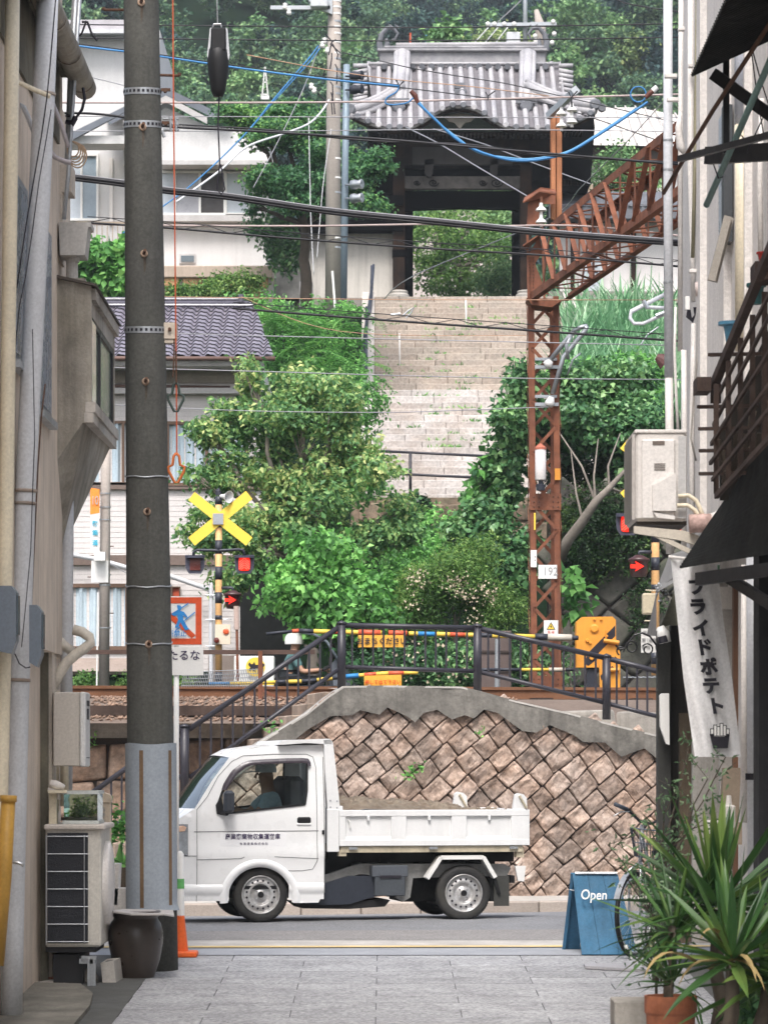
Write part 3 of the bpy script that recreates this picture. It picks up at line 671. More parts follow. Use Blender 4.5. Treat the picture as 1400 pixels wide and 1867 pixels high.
mb.box(XB-.02, XB-.004, Y1+.05, Y2-.05, zB_-.04, zB_); mb.box(XB-.02, XB-.004, Y1+.05, Y2-.05, zof(733,Y1), zof(733,Y1)+.035); mb.build('sash', M('dark_sash', (.05,.05,.055), .4, .3), ov)
mb = MB(); mb.box(XB-.018, XB-.001, Y1+.11, Y1+.45, zof(733,Y1)+.02, zB_-.02); mb.build('dark_pane', WINGLASS, ov)
# eave and gutter
mb = MB(); mb.box(XW-4, XW+.12, 8, 24.9, 6.66, 6.75); mb.box(XW-4, XW+.02, 8, 24.6, 6.1, 6.66); mb.build('eave', DARKPLASTER, LB)
mb = MB()
pts = [(-2.27, 14, 6.60), (-2.27, 25.0, 6.60)]; mb.tube(pts, .088, 14); mb.build('gutter', M('old_gutter', (.34,.30,.24), .6, var=.3, streak=.3), LB, smooth=True)
for y in (22.6, 23.7, 24.7): mb = MB(); mb.lathe((-2.27, y, 6.6), [(.094,-.01),(.094,.01)], 14, (0,1,0)); mb.build('gutter_hook', RUSTD, LB)
mb = MB(); T(mb, [(24,-60),(20,300),(14,800),(8,1200),(0,1560),(-4,1700)], 20.9, 13.5, 16); mb.build('downpipe', BEIGEPVC, LB, smooth=True)
mb = MB(); T(mb, [(89,-60),(80,200),(66,500),(47,900),(34,1300),(24,1700),(22,1850)], 21.8, [20,20,19.5,19,19,20,20], 20)
mb.build('large_downpipe', GREYPVC, LB, smooth=True)
for y, x in ((172,82),(895,47.5),(918,46.5),(1240,36)):
    mb = MB(); T(mb, [(x,y-3),(x-.2,y+3)], 21.8, 20.6, 20); mb.build('pipe_collar', M('pipe_collar', (.40,.36,.31), .6, var=.4, streak=.2, col2=(.25,.13,.07), mscale=6), LB, smooth=True)
mb = MB(); T(mb, [(20,1300),(22,700),(30,320),(33,200),(37,190),(44,196),(52,214),(70,260),(90,310)], 22.1, 5, 10); mb.build('thin_pipe', GREYPVC, LB, smooth=True)
mb = MB(); T(mb, [(2,138),(30,148),(60,162),(92,176)], 21.6, 4.5, 8); mb.build('thin_pipe', BEIGEPVC, LB, smooth=True)
mb = MB(); T(mb, [(94,182),(110,220),(125,268)], 23, 4, 8); T(mb, [(86,268),(100,286),(115,293),(130,297)], 23, 4.5, 8); mb.build('thin_pipe', M('lilac_conduit', (.40,.36,.37), .5), LB, smooth=True)
mb = MB(); T(mb, [(103,-10),(97,60),(92,120),(86,180),(76,250),(62,330),(50,400),(38,480),(26,560),(14,640),(5,760)], 21.55, 1.3, 5); T(mb, [(94,200),(84,260),(72,330),(60,420),(48,500),(36,560),(28,640),(15,740)], 21.5, 1, 5); T(mb, [(60,600),(64,800),(60,900),(57,1000),(48,1100),(40,1180)], 21.5, .9, 5); mb.build('cables', INK, LB)
mb = MB(); T(mb, [(83,700),(76,760),(70,850),(63,1000),(56,1150)], 21.9, 1.5, 5); mb.build('brown_cable', RUSTD, LB)
mb = MB(); T(mb, [(141,-40),(131,130),(124,300)], 24.4, [7,7,6], 10); T(mb, [(148,-40),(137,130),(125,320),(117,400)], 24.3, 4, 8); mb.build('antenna_mast', GALV, LB, smooth=True)
mb = MB(); q = random.Random(8)
for k in range(5):
    cx, cy, r = 140 + k*2, 272 + k*3, 14 + 2*k
    T(mb, [(cx + r*.75*math.cos(a) - 6, cy + r*math.sin(a)) for a in [i/12*5.2 - 1.8 for i in range(13)]], 24.3, 1.5, 5)
mb.build('cable_coil', M('tan_cable', (.42,.30,.2), .6), LB)
mb = MB(); T(mb, [(120,210),(140,214),(150,200),(155,180),(152,160)], 24.3, 3, 6); mb.build('cable_splice', INK, LB); mb = MB(); T(mb, [(138,214),(132,225),(120,222)], 24.3, [6,7,4], 6); mb.build('cable_splice', INK, LB); mb = MB(); T(mb, [(150,40),(160,40),(168,62),(178,74)], 24.3, 2.4, 6); T(mb, [(158,38),(150,60),(145,66)], 24.3, 2, 6); mb.build('cable_splice', INK, LB)
mb = MB()
mb.prism([W(108,405,24.6), W(166,405,24.6), W(166,413,24.6), W(161,414,24.6), W(155,465,24.6), W(110,465,24.6), W(108,414,24.6)], (0,.28,0)); T(mb, [(133,463),(133,478),(132,478),(132,520)], 24.75, [13,13,11,11], 14)
mb.build('rain_hopper', M('hopper_paint', (.50,.48,.45), .5, var=.1, streak=.2), LB)
mb = MB(); BX(mb, 100, 300, 131, 350, 24.8, .3); BX(mb, 104, 350, 114, 480, 24.8, .2); mb.build('painted_board', PLASTER, LB)
mb = MB(); T(mb, [(124,900),(124,1000),(122,1150),(122,1440)], 25.2, 11, 14); mb.build('downpipe', GREYPVC, LB, smooth=True)
mb = MB(); T(mb, [(96,1155),(115,1175),(135,1190)], 25, 9, 12); T(mb, [(134,1148),(150,1152),(164,1162),(166,1172),(155,1182),(138,1194),(122,1208),(108,1230),(98,1255)], 24.7, 9.5, 12); mb.build('duct_pipe', M('duct_cover', (.62,.57,.49), .55, var=.15, streak=.2), LB, smooth=True)
mb = MB(); T(mb, [(100,1008),(106,1030),(105,1050),(99,1066)], 24.8, 1.5, 6); T(mb, [(100,1008),(102,1035),(98,1062)], 24.8, 1.2, 6); mb.build('cables', INK, LB)
mb = MB(); T(mb, [(118,1268),(118,1470)], 25.1, 8, 10); T(mb, [(104,1260),(104,1480)], 25.1, 5, 10); mb.build('water_pipes', BEIGEPVC, LB, smooth=True)

mb = MB(); T(mb, [(16,1460),(8,1600),(-6,1760)], 20.3, [13,14,14], 16); T(mb, [(16.4,1450),(16,1462)], 20.3, 15.5, 16); tag(mb.build('mustard_pipe', M('mustard_pipe_paint', (.50,.28,.05), .5, var=.2, streak=.2), smooth=True), 'mustard yellow capped standpipe at the lower left corner', 'pipe')
mb = MB(); T(mb, [(20,1574),(30,1572),(40,1575),(44,1580)], 21, [2,3.5,3,2.5], 8); T(mb, [(22,1563),(22,1572)], 21, 3, 8); tag(mb.build('water_tap', STEEL, smooth=True), 'small metal tap poking out beside the mustard pipe', 'tap')
for x0, y0, x1, y1, Y, lb in ((-20,1068,30,1192,20.6,'blue grey rounded meter cover cut by the left photo edge'), (54,1103,76,1216,21.4,'narrow dark meter with a small yellow dial behind the large grey pipe')):
    t = thing('electric_meter', lb, 'meter', tuple(W((x0+x1)/2, y1, Y)), 'electric meters on the beige building')
    mb = MB(); k = Y / F; a = W(x0, y1, Y); b = W(x1, y0, Y); zz = [(0,.12),(.15,.03),(.9,0),(1,.12)]
    mb.prism([(a.x, Y, a.z + .03), (b.x-.03, Y, a.z), (b.x, Y, a.z+.08), (b.x, Y, b.z-.04), (b.x-.03, Y, b.z), (a.x, Y, b.z)], (0,.16,0)); mb.build('housing', M('meter_housing', (.16,.19,.23), .35, var=.08, bump=.02), t)
    mb = MB(); mb.box(b.x+.001, b.x+.012, Y+.02, Y+.12, a.z+.12, b.z-.06); mb.build('glass_front', WINGLASS, t)
mb = MB(); T(mb, [(28,1192),(36,1210),(48,1218),(56,1216)], 20.9, 1.2, 5); tag(mb.build('meter_cable', INK), 'thin black cable looping between the two meters', 'cable')

# water heater, air conditioner, aquarium, ground clutter
t = thing('water_heater', 'cream gas water heater box with a printed label on the left wall', 'water heater', tuple(W(122,1397,24.3)))
a = W(97,1397,24.3); b = W(148,1262,24.3)
mb = MB(); mb.bbox(-2.44, -2.245, 24.3, 24.66, a.z, b.z, .008); mb.build('body', M('heater_cream', (.50,.46,.41), .5, var=.06, bump=.02, streak=.1), t)
mb = MB(); mb.bbox(-2.243, -2.20, 24.29, 24.67, a.z-.004, b.z+.002, .01); cv = mb.build('front_cover', M('heater_white', (.62,.62,.61), .4, var=.05, bump=.02), t)
mb = MB(); mb.box(-2.2, -2.197, 24.38, 24.6, b.z-.10, b.z-.06); mb.box(-2.2, -2.197, 24.4, 24.55, b.z-.2, b.z-.12); mb.box(-2.2, -2.197, 24.36, 24.6, a.z+.06, a.z+.066); mb.build('vent_slot', INK, cv)
t = thing('air_conditioner', 'outdoor air conditioner with a dark fin grille standing under the aquarium', 'air conditioner', tuple(W(130,1727,24.0)))
a = W(83,1727,24.05); b = W(162,1510,24.05); zb_, zt_ = a.z, b.z; xa, xb = a.x, b.x
mb = MB(); mb.bbox(xa, xb+.09, 24.07, 24.85, zb_, zt_, .015); bd = mb.build('casing', M('ac_casing', (.60,.57,.51), .5, var=.08, bump=.02, streak=.12), t)
mb = MB(); mb.box(xa+.015, xb-.005, 24.055, 24.072, zb_+.03, zt_-.035); mb.build('fins', M('ac_fins', (.018,.02,.026), .5, var=.3, bump=.5, bscale=80), t)
mb = MB()
for k in range(7): z = zb_ + .04 + (zt_-zb_-.1) * k / 6; mb.tube([(xa+.01, 24.045, z), (xb, 24.045, z)], .004, 6)
mb.tube([(xb-.03, 24.04, zb_+.03), (xb-.03, 24.04, zt_-.05)], .004, 6); mb.tube([(xa+.008, 24.045, zb_+.02), (xa+.008, 24.045, zt_-.05)], .005, 6); mb.build('wire_guard', GALV, t)
mb = MB(); mb.bbox(xa-.008, xb+.12, 24.03, 24.9, zt_-.012, zt_+.028, .01); mb.build('top_plate', M('ac_top', (.55,.50,.45), .5), t)
mb = MB(); mb.lathe((xb+.09, 24.48, (zt_+zb_)/2+.02), [(.31,-.01),(.31,.03),(.27,.045),(.06,.05),(0,.05)], 32, (1,0,0)); mb.build('fan_guard', WHITEPVC, t, smooth=True)
mb = MB(); mb.box(xa, xb+.05, 24.1, 24.8, zb_-.04, zb_); mb.box(xa+.05, xb-.05, 24.15, 24.7, zplane(24)-.05, zb_-.06); mb.build('stand', BLACKMETAL, t)
t = thing('aquarium', 'small glass aquarium with green water plants on the air conditioner', 'aquarium', tuple(W(147,1505,24.2)))
a = W(117,1506,24.15); b = W(161,1442,24.15); zt2 = b.z; zb2 = zt_ + .03
mb = MB()
for z in (zb2+.012, zt2-.012):
    for p0, p1 in (((a.x,24.15),(b.x+.07,24.15)),((b.x+.07,24.15),(b.x+.07,24.6)),((b.x+.07,24.6),(a.x,24.6)),((a.x,24.6),(a.x,24.15))): mb.bar((*p0,z),(*p1,z),.02,.024)
mb.build('rim', M('rim_grey', (.55,.58,.56), .4), t)
mb = MB(); mb.box(a.x, b.x+.07, 24.15, 24.6, zb2+.02, zt2-.02); mb.build('glass_tank', GLASS('aquarium_glass', (.62,.75,.66), .08), t)
mb = MB(); mb.box(a.x+.01, b.x+.06, 24.17, 24.58, zb2+.02, zb2+.045); mb.build('gravel', SOIL, t)
g = np.random.default_rng(2); P = np.c_[g.uniform(a.x+.05, b.x+.03, 260), g.uniform(24.2,24.5,260), zb2+.05+np.abs(g.normal(0,.06,260))]
leafmesh('water_plants', P, .045, LEAF('water_weed', (.05,.08,.015), (.10,.15,.03), (.2,.24,.06), 5), t, seed=4, upb=0, droop=-.8, aspect=.25)
mb = MB(); T(mb, [(92,1428),(104,1432),(118,1436)], 24.2, [7,9,5], 8); T(mb, [(88,1440),(118,1444)], 24.2, 4, 6); T(mb, [(108,1446),(108,1458)], 24.2, 4, 6); tag(mb.build('hose_nozzle', WHITEPVC, smooth=True), 'white plastic hose nozzle lying on the ledge left of the aquarium', 'hose nozzle')
mb = MB(); BX(mb, 88, 1441, 122, 1446, 24.1, .35); BX(mb, 90, 1446, 104, 1512, 24.2, .1); tag(mb.build('shelf', BEIGEPVC), 'narrow pale shelf beside the aquarium', 'shelf')

t = thing('stone_marker', 'pale stone signpost engraved with dark vertical writing, beside the aquarium', 'signpost', tuple(W(190,1600,26.3)))
mb = MB(); BX(mb, 179, 1462, 202, 1640, 26.3, .10, .006); mb.build('shaft', M('marker_stone', (.60,.50,.38), .8, var=.12, bump=.2), t)
mb = MB(); BX(mb, 177, 1455, 203.5, 1463, 26.29, .13); mb.prism([W(177,1455,26.29), W(203.5,1455,26.29), W(200,1449,26.29), W(190,1445,26.29), W(181,1449,26.29)], (0,.13,0)); mb.build('cap', M('marker_stone', (1,1,1)), t)
R_, U_ = (1,0,0), (0,0,1)
for i, ch in enumerate('古寺めぐり'): text('writing', ch, 9*26.3/F, W(189, 1476+11*i, 26.296), R_, U_, GREYINK, t)
for i, ch in enumerate('宝土寺'): text('writing', ch, 17*26.3/F, W(191, 1526+21*i, 26.296), R_, U_, INK, t)

t = thing('glazed_jar', 'large dark brown glazed water jar with a lid board against the pole', 'jar', tuple(W(248,1790,24.55)))
c = W(248, 1790, 24.75); k = 24.75 / F
mb = MB(); mb.lathe(c, [(0,0),(29*k,0),(33*k,8*k),(44*k,40*k),(50*k,72*k),(50*k,90*k),(46*k,106*k),(41*k,114*k),(40*k,118*k),(45*k,122*k),(47*k,127*k),(44*k,130*k),(38*k,128*k),(36*k,100*k),(0,90*k)], 40); mb.build('body', M('jar_glaze', (.055,.04,.032), .35, var=.3, bump=.12, bscale=20, spec=.6), t, smooth=True)
mb = MB(); mb.prism([W(200,1664,24.5)+V3((0,.05,0)), W(228,1660,24.9), W(316,1662,24.9), W(318,1672,24.5), W(300,1669,24.3), W(240,1669,24.3)], (0,0,.012)); mb.build('lid_board', M('lid_board', (.45,.42,.40), .5, var=.1), t)
t = MB(); a = W(205,1808,24.5)
t2 = thing('concrete_block', 'hollow grey concrete block leaning by the jar', 'concrete block', tuple(a))
mb = MB(); vs = [W(189,1808,24.3),W(213,1804,24.3),W(226,1798,24.6),W(200,1803,24.6),W(184,1756,24.3),W(208,1752,24.3),W(220,1746,24.6),W(196,1748,24.6)]
mb.add(vs, [(0,3,2,1),(4,5,6,7),(0,1,5,4),(1,2,6,5),(2,3,7,6),(3,0,4,7)]); bk = mb.build('block', CONCL, t2)
mb = MB(); mb.add([W(191,1755,24.34)+V3((0,0,.003)),W(203,1753.5,24.34)+V3((0,0,.003)),W(207,1751,24.42)+V3((0,0,.003)),W(196,1752,24.42)+V3((0,0,.003))],[(0,1,2,3)]); mb.build('hole', INK, bk)
mb = MB()
for x0,y0,x1,y1 in ((145,1743,176,1748),(170,1748,174,1808),(160,1748,164,1808),(145,1743,149,1757)): BX(mb, x0,y0,x1,y1,24.05,.02)
BX(mb, 146,1743,176,1757,24.07,.005); BX(mb, 160,1750,175,1809,24.07,.005); tag(mb.build('steel_bracket', GALV), 'perforated galvanised angle bracket standing in front of the round stone', 'bracket')
mb = MB(); mb.lathe(W(157,1804,24.4), [(0,0),(14*.00407,2*.00407),(22*.00407,14*.00407),(23*.00407,22*.00407),(16*.00407,34*.00407),(0,38*.00407)], 20, (0,0,1)); tag(mb.build('round_stone', CONC, smooth=True), 'round grey stone under the air conditioner', 'stone')
mb = MB(); 
for k_ in range(3): mb.lathe(W(112,1792-4*k_,24.45), [(.10,0),(.115,.004),(.115,.012),(.10,.016),(0,.016)], 24)
tag(mb.build('terracotta_saucers', M('terracotta_dark', (.28,.10,.05), .8), smooth=True), 'stacked reddish saucers in the shade under the air conditioner', 'saucers')
mb = MB(); mb.prism([W(58,1797,24.1),W(98,1790,24.3),W(112,1804,24),W(108,1814,23.8),W(72,1812,23.8)], (0,0,.02)); mb.prism([W(112,1800,24.1),W(138,1797,24.3),W(140,1810,24)], (0,0,.03)); tag(mb.build('broken_tile', CONCL), 'broken pale slab pieces lying at the foot of the beige building', 'slab pieces')
mb = MB(); mb.prism([(-2.9,18,0),(-2.0,18,0),(-2.0,22.4,0),(-2.05,23.2,0),(-2.2,23.9,0),(-2.9,24.1,0)], (0,0,.055))
o = mb.build('kerb_slab', M('mossy_slab', (.15,.14,.115), .95, var=.35, col2=(.28,.26,.22), mscale=3, bump=.5), org=(-2.3,22,0)); o.location.z = zplane(22) - .02; tag(o, 'low stained concrete slab at the foot of the beige building', 'slab')
o.rotation_euler[0] = .03
t = thing('traffic_cone', 'orange traffic cone with a tall white sleeve right of the pole', 'traffic cone', tuple(W(333,1745,26.4)))
c = W(329,1742,26.5); k = 26.5/F
mb = MB(); mb.lathe(c, [(16*k,0),(15*k,5*k),(8*k,72*k),(6.5*k,90*k)], 20); mb.build('cone', M('cone_orange', (.78,.13,.02), .5, var=.08), t, smooth=True)
mb = MB(); mb.bbox(c.x-.14, c.x+.14, c.y-.14, c.y+.14, c.z-.01, c.z+.035, .01); mb.build('base', M('cone_orange', (1,1,1)), t)
mb = MB(); mb.lathe(c, [(8*k,70*k),(6.6*k,185*k),(3*k,190*k),(0,191*k)], 16); sl_ = mb.build('white_sleeve', SIGNW, t, smooth=True)
mb = MB(); mb.lathe(c, [(7.7*k,122*k),(7.4*k,140*k)], 16); mb.build('green_band', M('green_tape', (.15,.5,.15), .5), sl_)
t = thing('planter_tub', 'white plastic planter tubs half hidden behind the guarded pole', 'planter', tuple(W(205,1650,25.9)))
mb = MB(); k=25.9/F
for x, y0, y1, w in ((200,1575,1650,18),(222,1620,1720,20)): PX(mb, [(x-w*.8,y1),(x+w*.8,y1),(x+w,y0),(x-w,y0)], 25.9, .25)
mb.build('tubs', WHITEPVC, t)
mb = MB(); PX(mb, [(212,1582),(232,1582),(230,1622),(214,1622)], 26.2, .2); mb.build('brown_pot', M('pot_brown', (.10,.075,.05), .7), t)
g = np.random.default_rng(6); P = np.array([tuple(W(222,1582,26.3))]*16) + g.normal(0,.03,(16,3)); leafmesh('spiky_leaves', P, .22, LF_BRIGHT, t, seed=5, upb=-.2, droop=-1.6, aspect=.14)
P = np.array([tuple(W(222,1508,26.9))]*160) + g.normal(0,.07,(160,3)); tag(leafmesh('small_shrub', P, .07, LF_BRIGHT, org=tuple(W(222,1525,26.9)), seed=6), 'small bright green weed between the pole and the stone marker', 'weed')
# ---------------------------------------------------------------- right side of the alley
XR = 2.38
RB = thing('white_building', 'white spray plastered building with many pipes, along the right edge', 'building', (XR + 1, 22, zplane(22)))
zg = zof(1010, 25)
mb = MB(); mb.box(XR, XR + 6, 9, 26.4, zg, 9); mb.box(XR + .25, XR + 6, 9, 25.8, -.7, zg); mb.build('wall', WHITEPLASTER, RB)
mb = MB()     # shallow piers on the wall
for y in (24.3, 22.6, 21.3): mb.box(XR - .05, XR + .01, y, y + .35, zg + .2, 9)
mb.build('pier', WHITEPLASTER, RB)
mb = MB(); mb.box(XR - .012, XR + .01, 24.75, 25.0, zof(535,25), zof(300,25)); mb.build('narrow_window', M('blue_dark_pane', (.035,.05,.07), .3, var=.3), RB)
for nm, px, Y, r, mt in (
  ('grey_drainpipe', [(1217,-60),(1217,340),(1219,688)], 25.6, 8.5, GREYPVC), ('white_drainpipe', [(1219,686),(1220,800),(1221,1010)], 25.6, 7.6, WHITEPVC),
  ('conduit', [(1241,-60),(1240,230),(1239,640)], 25.2, 4.6, WHITEPVC), ('conduit', [(1259,-60),(1258,300),(1263,460),(1265,550)], 24.8, 6, WHITEPVC),
  ('conduit', [(1271,-60),(1268,170),(1266,300),(1262,470)], 24.6, 3.4, M('olive_conduit', (.25,.23,.15), .6)), ('conduit', [(1231,560),(1229,640),(1232,720),(1236,800)], 25.3, 2.6, WHITEPVC),
  ('conduit', [(1246,638),(1247,800),(1246,1000)], 25.0, 5, WHITEPVC), ('conduit', [(1264,590),(1262,700),(1260,820),(1262,1000)], 24.7, 5, WHITEPVC),
  ('conduit', [(1272,570),(1271,640),(1264,720),(1259,800),(1268,840)], 24.5, 1.8, M('grey_wire', (.3,.28,.25), .6)),
  ('large_pipe', [(1351,228),(1352,400),(1352,640)], 21.4, 13, BEIGEPVC), ('large_pipe_upper', [(1350,-60),(1350,228)], 21.42, 12, M('bluish_pvc', (.45,.47,.52), .5)),
  ('lower_pipe', [(1371,1015),(1372,1300),(1374,1640)], 20.9, 11.5, GREYPVC), ('lower_pipe', [(1391,1015),(1391,1300),(1391,1640)], 20.9, 5, BEIGEPVC), ('lower_pipe', [(1356,1030),(1355,1500)], 21.5, 6, WHITEPVC),
  ('conduit', [(1388,180),(1384,330),(1387,520)], 20.3, 5, WHITEPVC)):
    mb = MB(); T(mb, px, Y, r, 14); mb.build(nm, mt, RB, smooth=True)
for x0, y, x1, Y in ((1212,138,1234,25.4),(1216,181,1238,25.3),(1236,52,1248,25),(1255,119,1264,24.7),(1256,494,1281,24.6)):
    mb = MB(); BX(mb, x0, y-4, x1, y+3, Y-.03, .06, .004); mb.build('pipe_bracket', WHITEPVC, RB)
for y in (256, 310, 515): mb = MB(); T(mb, [(1217.6,y-2),(1217.8,y+2)], 25.6, 9.3, 14); mb.build('pipe_collar', GALV, RB)
for x, y, r in ((1371,1416,13),(1392,1419,7)): mb = MB(); T(mb, [(x,y-6),(x,y+6)], 20.9, r, 14); mb.build('pipe_clamp', INK, RB)
mb = MB(); BX(mb, 1248.5, 540, 1257, 565, 24.5, .06, .004); mb.build('switch_box', WHITEP, RB)
mb = MB(); T(mb, [(1275,515),(1275,540)], 24.5, [9,8], 14); T(mb, [(1275,540),(1277,560),(1274,580)], 24.5, [5,4,3], 8); mb.build('vent_elbow', M('pinkish_pvc', (.60,.50,.46), .5), RB, smooth=True)
mb = MB(); q = random.Random(2)
for k in range(5): T(mb, [(1253+k,565),(1251+2*k,578),(1258+k,584+k),(1266,575),(1268-k,560)], 24.4, 1.3, 5)
mb.build('looped_wires', INK, RB)
mb = MB(); T(mb, [(1240,205),(1236,232),(1240,268),(1248,282)], 24.9, [3,6,8,3], 10); mb.build('round_lamp', WHITEPVC, RB, smooth=True)
mb = MB(); a, b = W(1326,395,22.0), W(1296,512,22.0); mb.bar(a, b, .05, .05); mb.bar(a + V3((.02,.04,0)), b + V3((.02,.04,0)), .03, .05); mb.build('diagonal_board', M('board_grey', (.33,.30,.26), .8, var=.2), RB)
mb = MB(); mb.box(XR-.07, XR-.01, 22.4, 22.55, zof(440,22.4), zof(190,22.4)); mb.build('window_frame', M('dark_frame_strip', (.06,.065,.07), .5), RB)
mb = MB(); mb.box(XR-.06, XR-.012, 22.56, 22.85, zof(430,22.4), zof(195,22.4)); mb.build('window_pane', M('pale_blue_pane', (.42,.48,.55), .3, var=.1), RB)

t = thing('air_conditioner', 'cream air conditioner hung on wall brackets high on the white building', 'air conditioner', tuple(W(1205,985,21.6)))
Y0 = 21.5; a, b = W(1157,950,Y0), W(1251,786,Y0)
mb = MB(); mb.bbox(a.x, b.x, Y0, Y0+.78, a.z, b.z, .02); cs = mb.build('casing', M('ac_cream', (.60,.565,.53), .5, var=.04, bump=.01, streak=.05), t)
mb = MB(); BX(mb, 1156, 783, 1252, 790, Y0-.01, .8, .006); mb.build('top_plate', M('ac_cream', (1,1,1)), t)
mb = MB(); BX(mb, 1169, 801, 1230, 946, Y0-.022, .03, .008); cv = mb.build('service_cover', M('ac_cover', (.66,.625,.59), .5, var=.03, bump=0), t)
mb = MB(); BX(mb, 1189, 804, 1211, 811, Y0-.026, .006); mb.build('handle_recess', M('recess_brown', (.15,.12,.1), .6), cv)
for k in range(4): mb = MB(); BX(mb, 1192, 845+3.6*k, 1212, 846.4+3.6*k, Y0-.026, .006); mb.build('vent_slot', M('recess_brown', (.15,.12,.1), .6), cv)
mb = MB(); mb.prism([W(x,y,Y0-.022) for x,y in ((1188,886),(1231,862),(1231,932),(1189,932),(1188,905))], (0,-.035,0)); mb.prism([W(x,y,Y0-.022) for x,y in ((1190,935),(1229,941),(1229,948),(1196,944))], (0,-.03,0)); mb.build('valve_cover', M('ac_cover', (1,1,1)), cv)
mb = MB(); BX(mb, 1236, 795, 1250, 945, Y0-.003, .01); mb.build('side_strip', M('ac_label', (.48,.47,.46), .4, var=.2), cs)
mb = MB()
for k in range(44): z = a.z + .03 + (b.z - a.z - .05) * k / 44; mb.bar((a.x-.008, Y0+.04, z), (a.x-.008, Y0+.74, z), .02, .006)
mb.box(a.x-.02, a.x, Y0+.0, Y0+.035, a.z+.01, b.z-.02); mb.build('fin_grille', M('ac_grille', (.42,.39,.36), .5), t)
mb = MB(); BX(mb, 1160, 950, 1251, 957, Y0+.05, .7); mb.build('base_tray', M('tray_dark', (.07,.06,.05), .7), t)
BR_ = M('bracket_cream', (.52,.47,.39), .6, var=.15, streak=.15)
for dY in (0, .55):
    mb = MB(); y_ = Y0 + dY - .02
    mb.prism([W(x,y,y_) for x,y in ((1155,959),(1245,967),(1297,985),(1297,1003),(1240,985),(1155,972))], (0,.05,0)); mb.bar(W(1180,968,y_+.02), W(1290,1022,y_+.02), .03); mb.build('wall_bracket', BR_, t)
mb = MB(); T(mb, [(1236,905),(1254,903),(1268,912),(1276,928),(1284,948)], Y0-.03, 4, 8); T(mb, [(1234,922),(1252,921),(1266,930),(1278,950)], Y0-.04, 4, 8); mb.build('refrigerant_pipes', BEIGEPVC, t, smooth=True)
mb = MB(); T(mb, [(1256,955),(1296,953)], Y0-.05, [17,17], 16); mb.build('taped_bundle', M('checked_tape', (.48,.33,.29), .8, var=.4, scale=30), t, smooth=True)
mb = MB(); T(mb, [(1290,952),(1310,945),(1325,930),(1340,925)], Y0-.05, [14,14,12,8], 12); mb.build('foam_sleeve', WHITEPVC, t, smooth=True)

# black corrugated awnings and their brackets
def awning(name, label, X0, z0, X1, z1, Y0_, Y1_, wave=.022, pitch=.066):
    mb = MB(); n = int((Y1_ - Y0_) / pitch * 4)
    L_ = math.hypot(X1-X0, z1-z0); nx_, nz_ = -(z1-z0)/L_, (X1-X0)/L_
    def fn(i, j): d = math.sin(i * n / 4 * 2 * math.pi) * wave / 2; return (X0+(X1-X0)*j + nx_*d, Y0_+(Y1_-Y0_)*i, z0+(z1-z0)*j + nz_*d)
    mb.grid(fn, n*2, 6); return tag(mb.build(name, BLACKSHEET, smooth=True), label, 'awning')
BLACKSHEET = M('black_corrugated_sheet', (.016,.016,.014), .8, var=.5, spec=.2, streak=.4)
p = W(1259, 139, 19.0); awning('corrugated_awning', 'black corrugated awning seen from below at the upper right corner', p.x, p.z, XR+.3, p.z + .42, 16.0, 19.0)
p = W(1239, 1035, 19.6)
mb = MB(); n = 60
c4 = [W(1238,1036,20.2), W(1290,958,20.6), W(1420,768,18.6), W(1420,1008,18.2)]
mb.grid(lambda i, j: (c4[0].lerp(c4[3], i)).lerp(c4[1].lerp(c4[2], i), j) + V3((0, 0, .014*math.sin(j*110))), 8, 160); tag(mb.build('corrugated_awning', BLACKSHEET), 'sloping black corrugated screen above the hanging banner', 'awning')
t = thing('awning_support', 'black steel bracket frame with rusty and green poles below the upper awning', 'awning support', tuple(W(1330,290,18.5)))
Ya, Yb = 18.9, 17.6
for nm, a, b, w, h, m_ in (('beam', (1238,290,18.9),(1410,244,17.8),.03,.035,BLACKMETAL), ('beam', (1290,284,19.3),(1420,276,18.6),.05,.10,BLACKMETAL), ('brace', (1300,135,19),(1420,222,18.8),.04,.07,BLACKMETAL), ('upright', (1323,110,19),(1323,280,19),.035,.035,BLACKMETAL)):
    mb = MB(); mb.bar(W(*a), W(*b), w, h); mb.build(nm, m_, t)
mb = MB(); mb.tube([W(1209,352,19.6), W(1300,200,18.6), W(1420,16,17.4)], .013, 8); mb.build('rusty_pole', RUSTD, t, smooth=True)
mb = MB(); mb.tube([W(1287,374,19.2), W(1420,72,17.6)], .019, 10); mb.build('green_pole', M('green_pole', (.16,.26,.24), .6, var=.2), t, smooth=True)
mb = MB()
for px in ([(1372,95),(1384,140),(1400,190),(1410,200)], [(1370,100),(1380,180),(1392,250)], [(1300,300),(1309,325),(1318,322)], [(1345,240),(1358,256)], [(1360,280),(1376,245),(1390,215)]): T(mb, px, 18.6, 1.3, 5)
mb.build('wires', INK, t)

# wooden slatted balcony rack with pots
t = thing('wooden_rack', 'dark weathered wooden lattice balcony full of clutter on the right', 'balcony rack', tuple(W(1350,950,18.5)))
for i, (a, b, w) in enumerate([((1300,705,19.6),(1410,440,17.6),.055), ((1302,735,19.5),(1410,520,17.6),.022), ((1300,775,19.5),(1410,560,17.6),.022), ((1296,810,19.4),(1410,628,17.6),.022), ((1294,845,19.4),(1410,690,17.6),.022), ((1298,875,19.3),(1410,735,17.6),.022), ((1305,905,19.2),(1410,790,17.6),.03), ((1304,700,19.6),(1304,735,19.6),.06)]):
    mb = MB(); mb.bar(W(*a), W(*b), w*.8, w); mb.build('rail' if i else 'top_rail', DARKWOOD, t)
for x0, y, x1 in ((1292,647,1330),(1272,742,1320),(1274,782,1320),(1275,822,1322),(1275,864,1322)):
    mb = MB(); mb.bar(W(x0,y,19.6), W(x1+60,y-2,19.4), .035, .02); mb.build('cross_slat', DARKWOOD, t)
